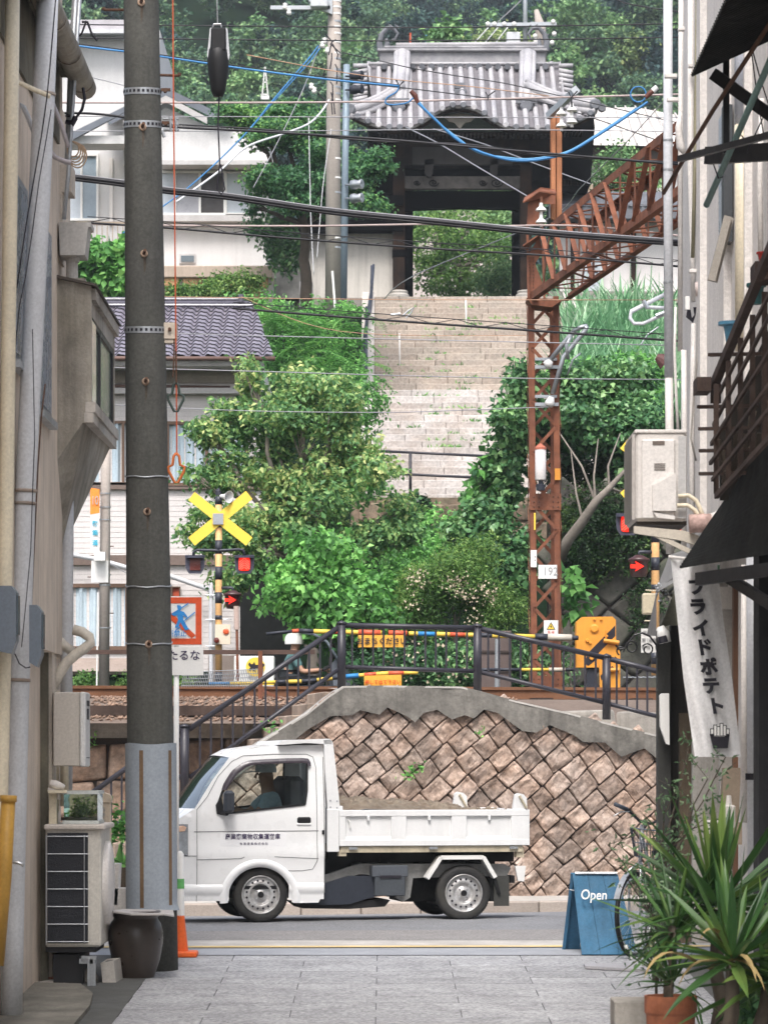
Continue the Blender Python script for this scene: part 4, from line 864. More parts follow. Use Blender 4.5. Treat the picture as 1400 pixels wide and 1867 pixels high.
mb = MB(); BX(mb, 1270, 687, 1296, 713, 19.45, .25); mb.build('beam_end', DARKWOOD, t)
for k in range(5):
    mb = MB(); x = 1305 + 22*k; mb.bar(W(x, 900-k*22, 19.3-.3*k), W(x, 700-k*42, 19.3-.3*k), .02, .03); mb.build('upright', DARKWOOD, t)
mb = MB(); mb.prism([W(1312,912,19.9), W(1310,790,19.9), W(1420,560,19.9), W(1420,912,19.9)], (0,.03,0)); mb.build('back_board', M('balcony_shadow_board', (.03,.025,.02), .9, var=.4), t)  # balcony shade put into the colour of this dark sheet
mb = MB(); q = random.Random(12)
for k in range(26):
    x = q.uniform(1315,1400); y = 905 - (x-1310)*1.2*q.uniform(.1,1.2) - q.uniform(0,60); mb.bar(W(x, y, 19.6), W(x + q.uniform(-14,14), y - q.uniform(20,60), 19.5), q.uniform(.01,.035), .01)
mb.build('stored_sticks', M('grey_sticks', (.16,.13,.10), .9, island=.6), t)
def pot(name, label, x, y, Y, r, h, mat, rim=1.25, leaves=0):
    t = thing(name, label, 'flower pot', tuple(W(x, y, Y))); k = Y/F; c = W(x, y, Y)
    mb = MB(); mb.lathe(c, [(0,0),(r*.65*k,0),(r*k,h*.8*k),(r*rim*k,h*.84*k),(r*rim*k,h*k),(r*.95*k,h*k),(r*.9*k,h*.7*k),(0,h*.7*k)], 24); mb.build('pot', mat, t, smooth=False); 
    m2 = MB(); m2.lathe(c, [(0,h*.86*k),(r*.93*k,h*.86*k)], 16); m2.build('soil', SOIL, t)
    return t
pot('flower_pot', 'blue wide-rimmed flower pot on the balcony rail', 1332, 625, 19.2, 14, 38, M('blue_glaze', (.10,.28,.42), .35), 1.7)
pot('flower_pot', 'teal flower pot higher up on the balcony rail', 1378, 555, 18.6, 14, 38, M('teal_glaze', (.04,.14,.14), .4), 1.3)
pot('flower_pot', 'small red bowl on top of the dark wooden ledge', 1392, 478, 18.3, 12, 18, M('red_glaze', (.45,.04,.03), .35), 1.2)
mb = MB(); BX(mb, 1376, 476, 1410, 509, 18.3, .25); tag(mb.build('ledge', DARKWOOD), 'dark wooden ledge carrying the red bowl', 'ledge')
t = thing('banner_support', 'black steel arm crossing in front of the banner top', 'bracket', tuple(W(1340,1060,19)))
mb = MB(); mb.bar(W(1272,1056,19.2), W(1420,1036,18.2), .04, .075, (0,0,1)); mb.build('beam', BLACKMETAL, t)
mb = MB(); mb.bar(W(1325,1052,18.9), W(1420,1112,18.3), .035, .06); mb.build('brace', BLACKMETAL, t)

# banner with the fried potato lettering
t = thing('banner', 'long white hanging cloth banner with vertical black fried potato lettering', 'banner', tuple(W(1290,1380,20.2)))
YB = 20.4
def bf(i, j):
    lx = np.interp(j, [0,.3,.6,1],[1222,1234,1245,1266]); rx = np.interp(j, [0,.3,.6,1],[1306,1318,1334,1350]); y = 1018 + 362*j + 6*i*(1-j)
    d = .025*math.sin(i*7 + j*3) + .012*math.sin(i*15 - j*6); return W(lx + (rx-lx)*i, y, YB + d)
mb = MB(); mb.grid(bf, 24, 50); cl = mb.build('cloth', M('banner_cloth', (.80,.79,.78), .9, var=.06, streak=.1, bump=.3), t, smooth=True)
for ch, x, y in zip('フライドポテト', (1270,1272,1278,1283,1292,1296,1305), (1072,1108,1147,1182,1218,1252,1289)):
    r = V3((1, 0, .04)); text('lettering', ch, 32*YB/F, W(x, y, YB - .04), r, (-.17,0,1), INK, t, .004, bold=.006)
mb = MB(); yb = YB - .045
PX(mb, [(1293,1338),(1302,1343),(1320,1343),(1330,1336),(1326,1364),(1300,1365)], yb, .006)
for k in range(6): x = 1294+5.7*k; y = (1328,1321,1324,1318,1322,1328)[k]; PX(mb, [(x,1342),(x,y),(x+7,y),(x+7,1342)], yb+.002, .004)
fi = mb.build('fries_icon', INK, t); mb = MB()
for k in range(6): x = 1294+5.7*k; y = (1328,1321,1324,1318,1322,1328)[k]; PX(mb, [(x+1.5,1338+(k in (1,2,3,4))*3),(x+1.5,y+1.5),(x+5.6,y+1.5),(x+5.6,1338+(k in (1,2,3,4))*3)], yb-.006, .004)
mb.build('fries', SIGNW, fi)

mb = MB(); T(mb, [(1218,1015),(1312,1026)], YB, 3, 8); mb.build('rod', WHITEPVC, t)

# shop front below: grey eave, posts, lamp, small things
t = thing('shop_front', 'shop front with a grey metal eave and dark posts under the white building', 'shop', tuple(W(1240,1600,24.5)))
mb = MB(); mb.add([W(1178,1158,25.8),W(1219,1012,25.8),W(1322,976,22.6),W(1322,1010,22.6),W(1196,1080,25.4),W(1196,1160,25.4)], [(0,1,4),(1,2,3,4),(0,4,5)]); mb.prism([W(1195,1076,25.6),W(1220,1012,25.6),W(1320,978,23),W(1300,1000,23)], (0,.05,-.02)); mb.build('eave', M('eave_sheet', (.27,.26,.25), .6, var=.2), t)
mb = MB(); mb.prism([W(1196,1163,25.7),W(1240,1050,25.7),W(1262,1050,25.7),W(1262,1140,25.7),W(1215,1140,25.7)], (0,.04,0)); mb.build('soffit_board', M('soffit_green', (.26,.26,.20), .8, var=.2, streak=.3), t)
mb = MB(); BX(mb, 1198, 1150, 1222, 1700, 25.6, .14); mb.build('post', M('post_dark', (.05,.05,.045), .8, var=.3, streak=.4), t)
mb = MB(); BX(mb, 1222, 1140, 1268, 1720, 25.8, .12); mb.build('side_panel', M('panel_dark', (.025,.022,.018), .8, var=.3, streak=.4), t)
mb = MB(); BX(mb, 1238, 1300, 1262, 1720, 25.7, .09); mb.build('timber_post', M('post_brown', (.12,.09,.06), .85, var=.3, streak=.3), t)
mb = MB(); BX(mb, 1262, 1050, 1420, 1720, 25.2, .1); mb.build('shop_wall', M('shop_wall_pale', (.36,.34,.31), .85, var=.15, streak=.3), t)
mb = MB(); BX(mb, 1336, 1070, 1345, 1700, 23.5, .08); mb.build('door_frame', M('door_brown', (.16,.08,.045), .7, var=.3), t)
mb = MB(); BX(mb, 1312, 1070, 1337, 1110, 24.5, .3); BX(mb, 1312, 1108, 1334, 1460, 24.6, .1); mb.build('wall_box', CONCL, t)
mb = MB(); BX(mb, 1322, 1500, 1352, 1540, 22.6, .3); PX(mb, [(1318,1400),(1350,1400),(1345,1520),(1312,1530)], 22.8, .1); mb.build('ply_board', M('ply_board', (.34,.27,.2), .8, var=.2), t)
mb = MB(); BX(mb, 1383, 1000, 1420, 1900, 19.6, .3); mb.build('dark_doorway', M('doorway_dark', (.012,.012,.014), .8), t)
t = thing('wall_speaker', 'white round device on top of the dark shop post', 'lamp', tuple(W(1208,1178,25.3)))
mb = MB(); T(mb, [(1203,1142),(1208,1155),(1212,1172)], 25.4, [6,12,11], 16); mb.build('body', WHITEP, t, smooth=True)
mb = MB(); T(mb, [(1206,1160),(1209,1172)], 25.3, [8,9], 14); mb.build('dark_opening', INK, t)
mb = MB(); PX(mb, [(1202,1268),(1206,1264),(1219,1264),(1220,1358),(1214,1356),(1203,1325)], 25.45, .08); tag(mb.build('letter_box', WHITEP), 'tall white rounded case fixed to the dark shop post', 'case')
mb = MB()
def curl(cx, cy, r, a0, a1, rr=1.6): T(mb, [(cx + r*(1-.5*i/16)*math.cos(a0+(a1-a0)*i/16), cy + r*(1-.5*i/16)*math.sin(a0+(a1-a0)*i/16)) for i in range(17)], 25.5, rr, 6)
T(mb, [(1122,1176),(1128,1184),(1138,1182),(1146,1170),(1156,1158),(1170,1154),(1184,1160),(1196,1176)], 25.5, 2, 6); curl(1150,1180,12,-2,5); curl(1180,1184,11,-2.5,4.5); curl(1132,1186,9,2,7); T(mb, [(1196,1176),(1199,1198),(1190,1200)], 25.5, 1.8, 6)
tag(mb.build('iron_scroll_bracket', BLACKMETAL), 'black wrought iron scroll bracket sticking out from the shop post', 'scroll bracket')
t = thing('notice_sign', 'small white notice with faint printing behind the iron scroll', 'sign', tuple(W(1183,1190,26.2)))
mb = MB(); BX(mb, 1168, 1146, 1199, 1190, 26.2, .01); mb.build('board', SIGNW, t)
for i, tx in enumerate(('尾道駅', '東1通路', '警報・0')): text('writing', tx, 8*26.2/F, W(1183, 1154+13*i, 26.195), R_, U_, GREYINK, t)
mb = MB(); BX(mb, 1171, 1081, 1196, 1120, 26.4, .12, .012); T(mb, [(1176,1076),(1194,1077)], 26.4, 1.5, 6); T(mb, [(1174,1132),(1192,1132)], 26.4, 1.5, 6); tag(mb.build('cream_case', M('cream_case', (.66,.58,.42), .4, var=.06)), 'cream electrical case above the small white notice', 'case')
mb = MB(); q = random.Random(4)
for k in range(30): c = W(1195 + q.uniform(0,24), 1062 + q.uniform(0,34), 25.3); mb.lathe(c, [(0,-.012),(.012,0),(0,.012)], 5, (q.uniform(-1,1), q.uniform(-1,1), 1))
tag(mb.build('glass_ornament', GALV), 'cluster of shiny clear beads hanging below the eave edge', 'ornament')
for x, y, h, lb in ((1302,1540,62,'white square bottle on the shelf behind the yucca'), (1330,1510,60,'slim pale bottle on the shelf beside the square one')):
    mb = MB(); BX(mb, x-14, y-h+18, x+10, y, 22, .1, .01); T(mb, [(x-2,y-h+18),(x-2,y-h)], 22.05, [6,4], 10); tag(mb.build('bottle', WHITEPVC), lb, 'bottle')

# A-board
t = thing('sandwich_board', 'blue wooden A-board with white Open lettering at the alley corner', 'sandwich board', tuple(W(1095,1740,26.7)))
BLUEB = M('blue_stained_boards', (.045,.15,.26), .7, var=.25, streak=.25, bump=.2)
ya = 26.75
A = [W(1043,1592,ya), W(1126,1594,ya), W(1162,1740,ya-.22), W(1060,1740,ya-.22)]
def bd(P_, nm):
    for k in range(3):
        mb = MB(); f0, f1 = k/3+.002, (k+1)/3-.004
        c = [P_[0].lerp(P_[1],f0), P_[0].lerp(P_[1],f1), P_[3].lerp(P_[2],f1), P_[3].lerp(P_[2],f0)]; n_ = (c[1]-c[0]).cross(c[3]-c[0]).normalized()*.018
        mb.prism(c, n_); mb.build(nm, BLUEB, t)
bd(A, 'front_plank')
Bk = [W(1040,1593,ya+.02), W(1120,1594,ya+.02), W(1118,1733,ya+.35), W(1026,1733,ya+.35)]
mb = MB(); mb.prism([W(1043,1595,ya), W(1040,1595,ya+.05), W(1024,1733,ya+.32), W(1030,1733,ya+.30), W(1044,1612,ya+.03)], (.0,.012,0)); bd(Bk, 'rear_plank')
mb.build('rear_leg', BLUEB, t)
mb = MB(); T(mb, [(1038,1622),(1048,1624)], ya, 1, 5); T(mb, [(1048,1592),(1124,1592)], ya-.01, 2.5, 6); mb.build('hinge', GALV, t)
n_ = (A[1]-A[0]).cross(A[3]-A[0]).normalized(); n_ = -n_ if n_.y > 0 else n_
text('open_lettering', 'Open', 27*ya/F, W(1080, 1636, ya-.08) + n_*.06, (A[1]-A[0]), (A[0]-A[3]), SIGNW, t, .004, shear=.25, bold=.001, narrow=.78)

# bicycle, seen nearly from the front, leaning by the shop
t = thing('bicycle', 'silver city bicycle with a wire basket parked behind the A-board', 'bicycle', tuple(W(1155,1738,26.3)))
hd = V3((-.36, -.93, 0)).normalized(); sdv = V3((hd.y, -hd.x, 0)) * -1      # front wheel turned
fw = W(1155, 1660, 26.5); zc = fw.z; Rw = .33
zc = zplane(26.4) + Rw + .01; fw = V3((fw.x, 26.4, zc)); rd = V3((.42, .9, 0)).normalized(); rw = fw + rd * 1.08
def circ(c, d, r, n=36): return [c + d * r * math.cos(i/n*2*math.pi) + V3((0,0,1)) * r * math.sin(i/n*2*math.pi) for i in range(n+1)]
for nm, c, d in (('front_wheel', fw, V3((.50,.86,0)).normalized()), ('rear_wheel', rw, rd)):
    mb = MB(); mb.tube(circ(c, d, Rw), .019, 8, False); w = mb.build(nm, BLACK, t, smooth=True)
    mb = MB(); mb.tube(circ(c, d, Rw-.028), .012, 6, False); mb.build('rim', STEEL, w, smooth=True)
    mb = MB(); ax_ = d.cross(V3((0,0,1)))
    for k in range(28): a = k/28*2*math.pi; mb.tube([c + ax_*(.02 if k%2 else -.02), c + d*math.cos(a)*(Rw-.03) + V3((0,0,1))*math.sin(a)*(Rw-.03)], .0014, 4)
    mb.lathe(c - ax_*.04, [(.016,0),(.016,.08)], 8, ax_); mb.build('spokes', GALV, w)
    mb = MB(); n = 16; mb.grid(lambda i, j: c + d*(Rw+.03)*math.cos(.25+2.5*i)*(1 if nm=='rear_wheel' else 1) + V3((0,0,1))*(Rw+.03)*math.sin(.25+2.5*i) + ax_*(j-.5)*.05, 20, 2); mb.build('mudguard', GALV, w, smooth=True)
FR = M('bike_frame_silver', (.45,.46,.48), .35, .6)
hp = fw + V3((.05,.10,.42)); hs = hp + V3((.02,.05,.20)); bbk = fw.lerp(rw, .48) + V3((0,0,-.05)); se = bbk + V3((.05,.12,.5))
mb = MB(); mb.tube([hp, hs + V3((0,0,.1))], .016, 8); mb.tube([hp, bbk], .018, 8); mb.tube([hs, bbk + V3((.02,.03,.12))], .014, 8); mb.tube([bbk, se], .015, 8); mb.tube([bbk, rw], .010, 8); mb.tube([se - V3((0,0,.15)), rw], .008, 8); mb.build('frame', FR, t, smooth=True)
mb = MB()
for s_ in (-1, 1): o_ = V3((.86,-.5,0)) * .05 * s_; mb.tube([fw + o_, fw + o_ + V3((0,.0,.36)), hp], .010, 8)
mb.build('fork', STEEL, t, smooth=True)
mb = MB(); hb = hs + V3((0,0,.12)); hbp = [W(1134,1473,26.3), W(1150,1482,26.35), W(1165,1497,26.5), W(1185,1502,26.6), W(1215,1490,26.5)]; mb.tube(hbp, .012, 8); mb.tube([hs + V3((0,0,.05)), W(1178,1503,26.55)], .013, 8); mb.build('handlebar', BLACKMETAL, t, smooth=True)
mb = MB(); mb.tube([W(1120,1466,26.25), W(1143,1476,26.3)], .017, 10); mb.build('grip', M('grip_grey', (.05,.06,.08), .6), t, smooth=True)
mb = MB(); mb.tube([W(1146,1480,26.3), W(1132,1480,26.25), W(1118,1488,26.2)], .005, 6); mb.build('brake_lever', STEEL, t, smooth=True)
mb = MB(); b0, b1 = W(1150,1560,26.2), W(1210,1508,26.2)
def bk(i, j, k): return V3((W(1152 + (8*(1-k)), 0, 26.1).x + i*(.27-.05*(1-k)), 26.1 + j*.24, W(0, 1562-52*k, 26.1).z - .03*i))
for k in (0, .5, 1): mb.tube([bk(0,0,k), bk(1,0,k), bk(1,1,k), bk(0,1,k), bk(0,0,k)], .005 if k == 1 else .003, 5)
for i in range(11):
    for j in (0, 1): mb.tube([bk(i/10,j,0), bk(i/10,j,1)], .002, 4)
for j in range(9):
    for i in (0, 1): mb.tube([bk(i,j/8,0), bk(i,j/8,1)], .002, 4)
for i in range(11): mb.tube([bk(i/10,0,0), bk(i/10,1,0)], .002, 4)
mb.build('wire_basket', M('basket_wire', (.07,.08,.10), .4, .5), t)
mb = MB(); mb.lathe(se + V3((0,0,.0)), [(0,0),(.07,.01),(.09,.04),(.06,.07),(0,.075)], 16); mb.build('saddle', BLACK, t, smooth=True)

# yucca in a terracotta pot and the other plants
zz = zplane(16.6)
t = thing('potted_yucca', 'large spiky green yucca in a ribbed terracotta pot at the lower right', 'potted plant', (W(1222,1900,16.6).x, 16.6, zz))
cx = W(1222,1900,16.6).x; k = 16.6/F; zt_ = zof(1815,16.6)
mb = MB(); H = zt_ - zz
mb.lathe((cx,16.6,zz), [(0,0),(34*k,0),(41*k,H*.55),(43*k,H*.56),(42*k,H*.60),(43*k,H*.72),(45*k,H*.73),(44*k,H*.77),(45*k,H*.86),(48*k,H*.88),(48*k,H),(44*k,H),(42*k,H*.85),(0,H*.85)], 36); mb.build('pot', M('terracotta', (.33,.11,.05), .8, var=.25, streak=.2, col2=(.22,.085,.05)), t, smooth=False)
def blade(mb, b, d, L_, w, bend, n=7, tw=0.):
    d = d.normalized(); s = d.cross(V3((0,0,1))); s = s.normalized() if s.length > .05 else V3((1,0,0)); up = s.cross(d)
    s = (s*math.cos(tw) + up*math.sin(tw)); p = V3(b); vs = []
    for i in range(n + 1):
        f = i / n; ww = w * (.55 + 1.6*f if f < .28 else max(0.02, 1 - ((f-.28)/.72) ** 1.8))
        mid = p - up * ww * .22
        vs += [p - s*ww/2, mid, p + s*ww/2]; d = (d + V3((0,0,-1)) * bend * f / n * 2).normalized(); up = s.cross(d); p = p + d * L_ / n
    mb.add(vs, [(i*3+j, i*3+j+1, i*3+j+4, i*3+j+3) for i in range(n) for j in range(2)])
def rosette(mb, c, n, L0, L1, w, q, el0=-.5, el1=1.45, bend=.35, az=None):
    for i in range(n):
        f = i / n; el = el0 + (el1 - el0) * f + q.uniform(-.12,.12); az_ = q.uniform(0, 2*math.pi)
        d = V3((math.cos(az_)*math.cos(el), math.sin(az_)*math.cos(el), math.sin(el)))
        blade(mb, V3(c) + d*.03, d, q.uniform(L0, L1), w*q.uniform(.8,1.15), bend*q.uniform(.3,1.6)*(1.2-f), tw=q.uniform(-.5,.5))
q = random.Random(11)
heads = [(1306,1655,17.0,.62,66), (1335,1750,16.2,.50,48), (1225,1690,16.9,.50,44), (1400,1790,16.4,.5,26)]
mb = MB(); t2 = thing('yucca', 'tall multi-stemmed yucca with long sword leaves behind the terracotta pot', 'plant', tuple(V3((W(1310,1900,16.9).x, 16.9, zplane(16.9)))))
for x, y, Y, L_, n in heads[:2] + heads[3:]: 
    c = W(x, y, Y); rosette(mb, c, n, L_*.75, L_*1.12, .058, q)
mb.build('leaves', LF_YUCCA, t2)
mb = MB()
for (x, y, Y, L_, n), bx in zip(heads, (1310,1318,1290,1345)):
    if x == 1225: continue
    trunk(mb, (W(bx,1900,Y).x, Y, zplane(Y)), W(x, y+4, Y), .045, .035, seed=int(x), wob=.04)
mb.build('stems', DBARK, t2, smooth=True)
mb = MB(); x, y, Y, L_, n = heads[2]; rosette(mb, W(1228,1700,Y), 36, .34, .52, .03, q); rosette(mb, W(1225,1795,16.7), 16, .28, .42, .026, q, -.3, 1.2); mb.build('leaves', LF_YUCCA, t)
mb = MB(); trunk(mb, (cx,16.65,zz+H*.8), W(1225,1690,16.9), .03, .022, seed=3); mb.build('stem', DBARK, t, smooth=True)
mb = MB()
for x, y in ((1290,1765),(1315,1765),(1335,1768),(1345,1770),(1278,1760),(1350,1775)):
    d = V3((q.uniform(-.8,.8), q.uniform(-.6,0), .3)); blade(mb, W(x,y,16.3), d, .45, .05, 2.4)
mb.build('dead_leaves', DRYLEAF, t2)
t = thing('olive_shrub', 'sparse small-leaved shrub with thin twigs in front of the bicycle', 'shrub', tuple(V3((W(1190,1800,18.5).x, 18.5, zplane(18.5)))))
mb = MB(); pts = []; q = random.Random(21)
for a, b in (((1190,1790),(1108,1540)),((1190,1790),(1130,1600)),((1195,1790),(1180,1500)),((1200,1790),(1240,1440)),((1210,1790),(1262,1360)),((1205,1790),(1300,1420)),((1190,1790),(1160,1650)),((1200,1790),(1220,1560)),((1205,1700),(1190,1590)),((1210,1700),(1330,1380)),((1210,1600),(1290,1500))):
    p0, p1 = W(*a, 18.5), W(*b, 18.2 + q.uniform(-.3,.6)); P_ = []
    for i in range(9):
        f = i/8; P_.append(p0.lerp(p1, f) + V3((q.uniform(-1,1)*.03*f + .10*math.sin(f*3)*(1 if b[0] < 1200 else -1), 0, 0)))
    mb.tube(P_, [.006*(1-.6*i/8)+.001 for i in range(9)], 5)
    for i in range(2, 9):
        for s_ in range(3): pts.append(P_[i] + V3((q.gauss(0,.05), q.gauss(0,.05), q.gauss(0,.05))))
        if i > 3: e = P_[i] + V3((q.uniform(-.16,.16), q.uniform(-.1,.1), q.uniform(0,.16))); mb.tube([P_[i], e], .002, 4); pts += [P_[i].lerp(e, q.random()) + V3((q.gauss(0,.02), 0, q.gauss(0,.02))) for _ in range(9)]
mb.build('twigs', DBARK, t); leafmesh('leaves', [tuple(p) for p in pts], .045, LF_OLIVE, t, seed=8, upb=.2, aspect=.32)
P, d = crownpts(PB([(1215,1650,17.6,32,60,.3),(1200,1740,17.3,40,46,.3)]), 34, 20, .08, 12); t = thing('fine_leaved_shrub', 'low fine-leaved shrub with tiny pale flowers left of the yucca', 'shrub', (W(1200,1800,17.5).x, 17.5, zplane(17.5)))
leafmesh('crown', P, .035, LF_OLIVE, t, seed=13, out=d, aspect=.4); g = np.random.default_rng(3); leafmesh('flowers', P[g.choice(len(P), 80)], .02, WHITEP, t, seed=14, aspect=.9)['kind'] = 'stuff'
mb = MB(); trunk(mb, (W(1200,1800,17.5).x,17.5,zplane(17.5)), W(1200,1700,17.5), .012, .006); mb.build('stem', DBARK, t)
t = thing('concrete_block', 'solid pale concrete block on the paving beside the terracotta pot', 'concrete block', tuple(W(1150,1867,17.2)))
mb = MB(); a = W(1120,1900,17.1); mb.bbox(a.x, a.x+.21, 17.1, 17.45, zplane(17.1)-.01, zof(1826,17.1), .006); mb.build('block', CONC, t)
mb = MB(); P_ = [W(1050,1762,25.2), W(1100,1768,25.0), W(1150,1770,24.8), W(1200,1768,24.7)]
mb.prism([V3((1.55,25.6,zplane(25.6)+.005)), V3((1.55,25.35,zplane(25.4)+.005)), V3((2.3,24.9,zplane(24.9)+.005)), V3((2.3,25.6,zplane(25.6)+.005))], (0,0,.02)); tag(mb.build('steel_plate', M('plate_grey', (.33,.32,.33), .6, var=.15)), 'thin flat steel plate lying under the bicycle wheel', 'plate')
t = thing('planter_box', 'white planter pot half hidden behind the yucca stems', 'planter', (W(1285,1880,18.4).x, 18.4, zplane(18.4)))
mb = MB(); c = (W(1285,1880,18.4).x, 18.4, zplane(18.4)); mb.lathe(c, [(0,0),(.09,0),(.12,.22),(.13,.22),(.13,.25),(.11,.25),(0,.2)], 24); mb.build('pot', WHITEPVC, t, smooth=False)
mb = MB(); P_ = []
rosette(mb, V3(c) + V3((0,0,.25)), 26, .2, .34, .012, q, -.2, 1.3, .8); mb.build('fern_leaves', LF_YUCCA, t)
P, d = crownpts(PB([(1395,1850,17.5,40,60,.3)]), 40, 30, .1, 5); t = thing('dark_shrub', 'dark leafy shrub in the lower right corner', 'shrub', (W(1395,1867,17.5).x, 17.5, zplane(17.5)-.05)); leafmesh('crown', P, .07, LF_DARK, t, seed=9, out=d)
# ---------------------------------------------------------------- the truck
ca_, sa_ = math.cos(math.radians(11)), math.sin(math.radians(11))
TF = V3((-1.129, 29.85, .0224)); TW = 1.395
def TX(s, t, z): return V3((TF.x + s*ca_ - t*sa_, TF.y + s*sa_ + t*ca_, TF.z + z))
def sz(x, y): return ((x - 473) / 197.3, (1682 - y) / 201)
def SZ(l): return [sz(*p) for p in l]
t = thing('dump_truck', 'small white dump truck loaded with soil, driving left past the alley mouth', 'truck', tuple(TF + V3((.6, .7, 0))))
TRUCK = t
PAINT, WHT = WHITEPAINT, WHITEPAINT
def tf(s, z):           # how far the near side leans in at height z and rounds off at the front corner
    a = 0
    if z > .98: a += .10 * (z - .98) + (.35 * (z - 1.5) ** 1.6 if z > 1.5 else 0)
    if s < -.45: a += .42 * ((-.45 - s) / .40) ** 2.4 * .55
    a -= .012 * math.exp(-((z - .62) / .06) ** 2)
    return a
out = SZ([(318,1636),(312,1600),(314,1560),(318,1520),(324,1500),(338,1487),(357,1474),(388,1424),(420,1381),(440,1369),(480,1362),(540,1358.5),(586,1358),(592,1366),(592.5,1480),(592,1560),(590,1629),(580,1646.5)])
arch = SZ([(533 + 1,1647)] + [(474 + 60*math.cos(a), 1640 - 59*math.sin(a)) for a in [i/14*math.pi for i in range(15)]] + [(414,1641)])
outer = out + arch
win = SZ([(397,1479),(400,1462),(408,1440),(422,1417),(439,1396),(455,1389),(480,1387),(520,1385.5),(557,1385),(561,1392),(560,1440),(556,1467),(500,1473),(440,1480),(402,1484)])
for side in (0, 1):
    mb = MB(); fn = (lambda s, z: TX(s, tf(s, z), z)) if side == 0 else (lambda s, z: TX(s, TW - tf(s, z), z))
    panel(mb, outer, [win], .05, fn); o = mb.build('cab_side', PAINT, t, smooth=True)
    mb = MB(); fn2 = (lambda s, z: TX(s, tf(s, z) + .012, z)) if side == 0 else (lambda s, z: TX(s, TW - tf(s, z) - .012, z))
    panel(mb, win, [], .12, fn2); mb.build('door_glass', GLASS('truck_glass', (.80,.86,.84), .05), t, smooth=True)
    tt = (lambda s, z: tf(s, z) - .004) if side == 0 else (lambda s, z: TW - tf(s, z) + .004)
    mb = MB(); w2 = win[1:] + win[:1]
    for (s0, z0_), (s1, z1_) in zip(win, w2): mb.bar(TX(s0, tt(s0,z0_), z0_), TX(s1, tt(s1,z1_), z1_), .012, .018)
    mb.build('window_seal', BLACK, t)
# details on the near side
def line(px, r=.0035, mt=None, nm='panel_gap', off=-.001):
    mb = MB(); P_ = [sz(*p) for p in px]; fine = []
    for a, b in zip(P_, P_[1:]):
        k = max(1, int(math.dist(a, b) / .05)); fine += [(a[0] + (b[0]-a[0])*i/k, a[1] + (b[1]-a[1])*i/k) for i in range(k)]
    fine.append(P_[-1]); mb.tube([TX(s, tf(s,z)+off, z) for s, z in fine], r, 6); return mb.build(nm, mt or M('gap_grey', (.16,.16,.16), .8), t)
line([(356,1516),(580,1515)]); line([(360,1567),(440,1565),(446,1562)],.0028); line([(500,1562),(580,1566)],.0028); line([(361,1476),(361,1600),(360,1643)], .0028)
line([(361,1476),(380,1452),(400,1415),(425,1388),(445,1378),(500,1375),(560,1375),(572,1380),(577,1400),(578,1570),(570,1585),(552,1588),(520,1588)], .003)
line([(320,1560),(345,1560),(360,1560)], .003)
line([(590,1380),(591,1500),(591,1625)], .004)
# wheel arch flare and lower skirt
mb = MB()
def fl(i, j):
    a = math.pi * (-.03 + 1.06 * i); r = .293 + .075 * j; s, z = sz(474, 1640); s -= 0; ss, zz_ = s + r*math.cos(a), z + r*math.sin(a)
    return TX(ss, tf(ss, zz_) - .022 * math.sin(j * math.pi) ** .7 - .002, zz_)
mb.grid(fl, 40, 8); mb.build('arch_flare', PAINT, t, smooth=True)
for a_, b_ in (((318,1618),(418,1616)),((526,1616),(590,1612))):
    mb = MB(); (s0, z0_), (s1, z1_) = sz(*a_), sz(*b_); mb.grid(lambda i, j: TX(s0+(s1-s0)*i, tf(s0+(s1-s0)*i, z0_) - .016*math.sin(min(1,j*1.6)*math.pi)**.5*1 - .001, z0_ - .0 + .03 - .15*j), 16, 10); mb.build('sill_skirt', PAINT, t, smooth=True)
# front, hood, windscreen, roof: cross ribs between both sides
def loft(nm, px, bul, mat, nv=14, inset=0, t0=0, t1=1, sub=1):
    P_ = [sz(*p) for p in px]; mb = MB()
    def fn(i, j):
        f = j * (len(P_) - 1); k = min(int(f), len(P_) - 2); f -= k
        s = P_[k][0] + (P_[k+1][0]-P_[k][0])*f; z = P_[k][1] + (P_[k+1][1]-P_[k][1])*f; b = bul[k] + (bul[k+1]-bul[k])*f
        a0 = tf(s, z); w = t0 + (t1-t0)*i; ww = 1 - (2*w-1)**2
        return TX(s - b*ww + inset, a0 + (TW-2*a0)*w, z + (.02*ww if nm == 'roof' else 0))
    mb.grid(fn, nv, (len(P_)-1)*3*sub); return mb.build(nm, mat, t, smooth=True)
loft('front_panel', [(318,1638),(312,1600),(314,1560),(318,1520),(324,1500),(338,1487),(357,1474)], [.03,.06,.06,.06,.07,.09,.11], PAINT)
loft('windscreen', [(357,1474),(388,1424),(420,1381)], [.11,.09,.06], GLASS('windscreen_glass', (.50,.60,.56), .22))
loft('roof', [(420,1381),(440,1369),(480,1362),(540,1358.5),(586,1358),(592,1366)], [.06,.04,.0,0,0,0], PAINT)
mb = MB(); a_, b_ = sz(592,1366), sz(592,1629); wz = sz(0,1470)[1]
mb.quad(TX(a_[0], .06, a_[1]), TX(a_[0], TW-.06, a_[1]), TX(a_[0], TW-.06, sz(0,1385)[1]), TX(a_[0], .06, sz(0,1385)[1])); mb.quad(TX(a_[0], .0, wz), TX(a_[0], TW, wz), TX(b_[0], TW, b_[1]), TX(b_[0], 0, b_[1])); mb.build('cab_rear', PAINT, t)
mb = MB(); mb.quad(TX(a_[0], .06, wz), TX(a_[0], TW-.06, wz), TX(a_[0], TW-.06, sz(0,1385)[1]), TX(a_[0], .06, sz(0,1385)[1])); mb.build('rear_glass', GLASS('truck_glass', (1,1,1)), t)
mb = MB(); c0 = sz(400,1640)
mb.X = TX; mb.box(sz(330,0)[0], sz(588,0)[0], .06, TW-.06, .30, .33); mb.build('cab_floor', BLACK, t)
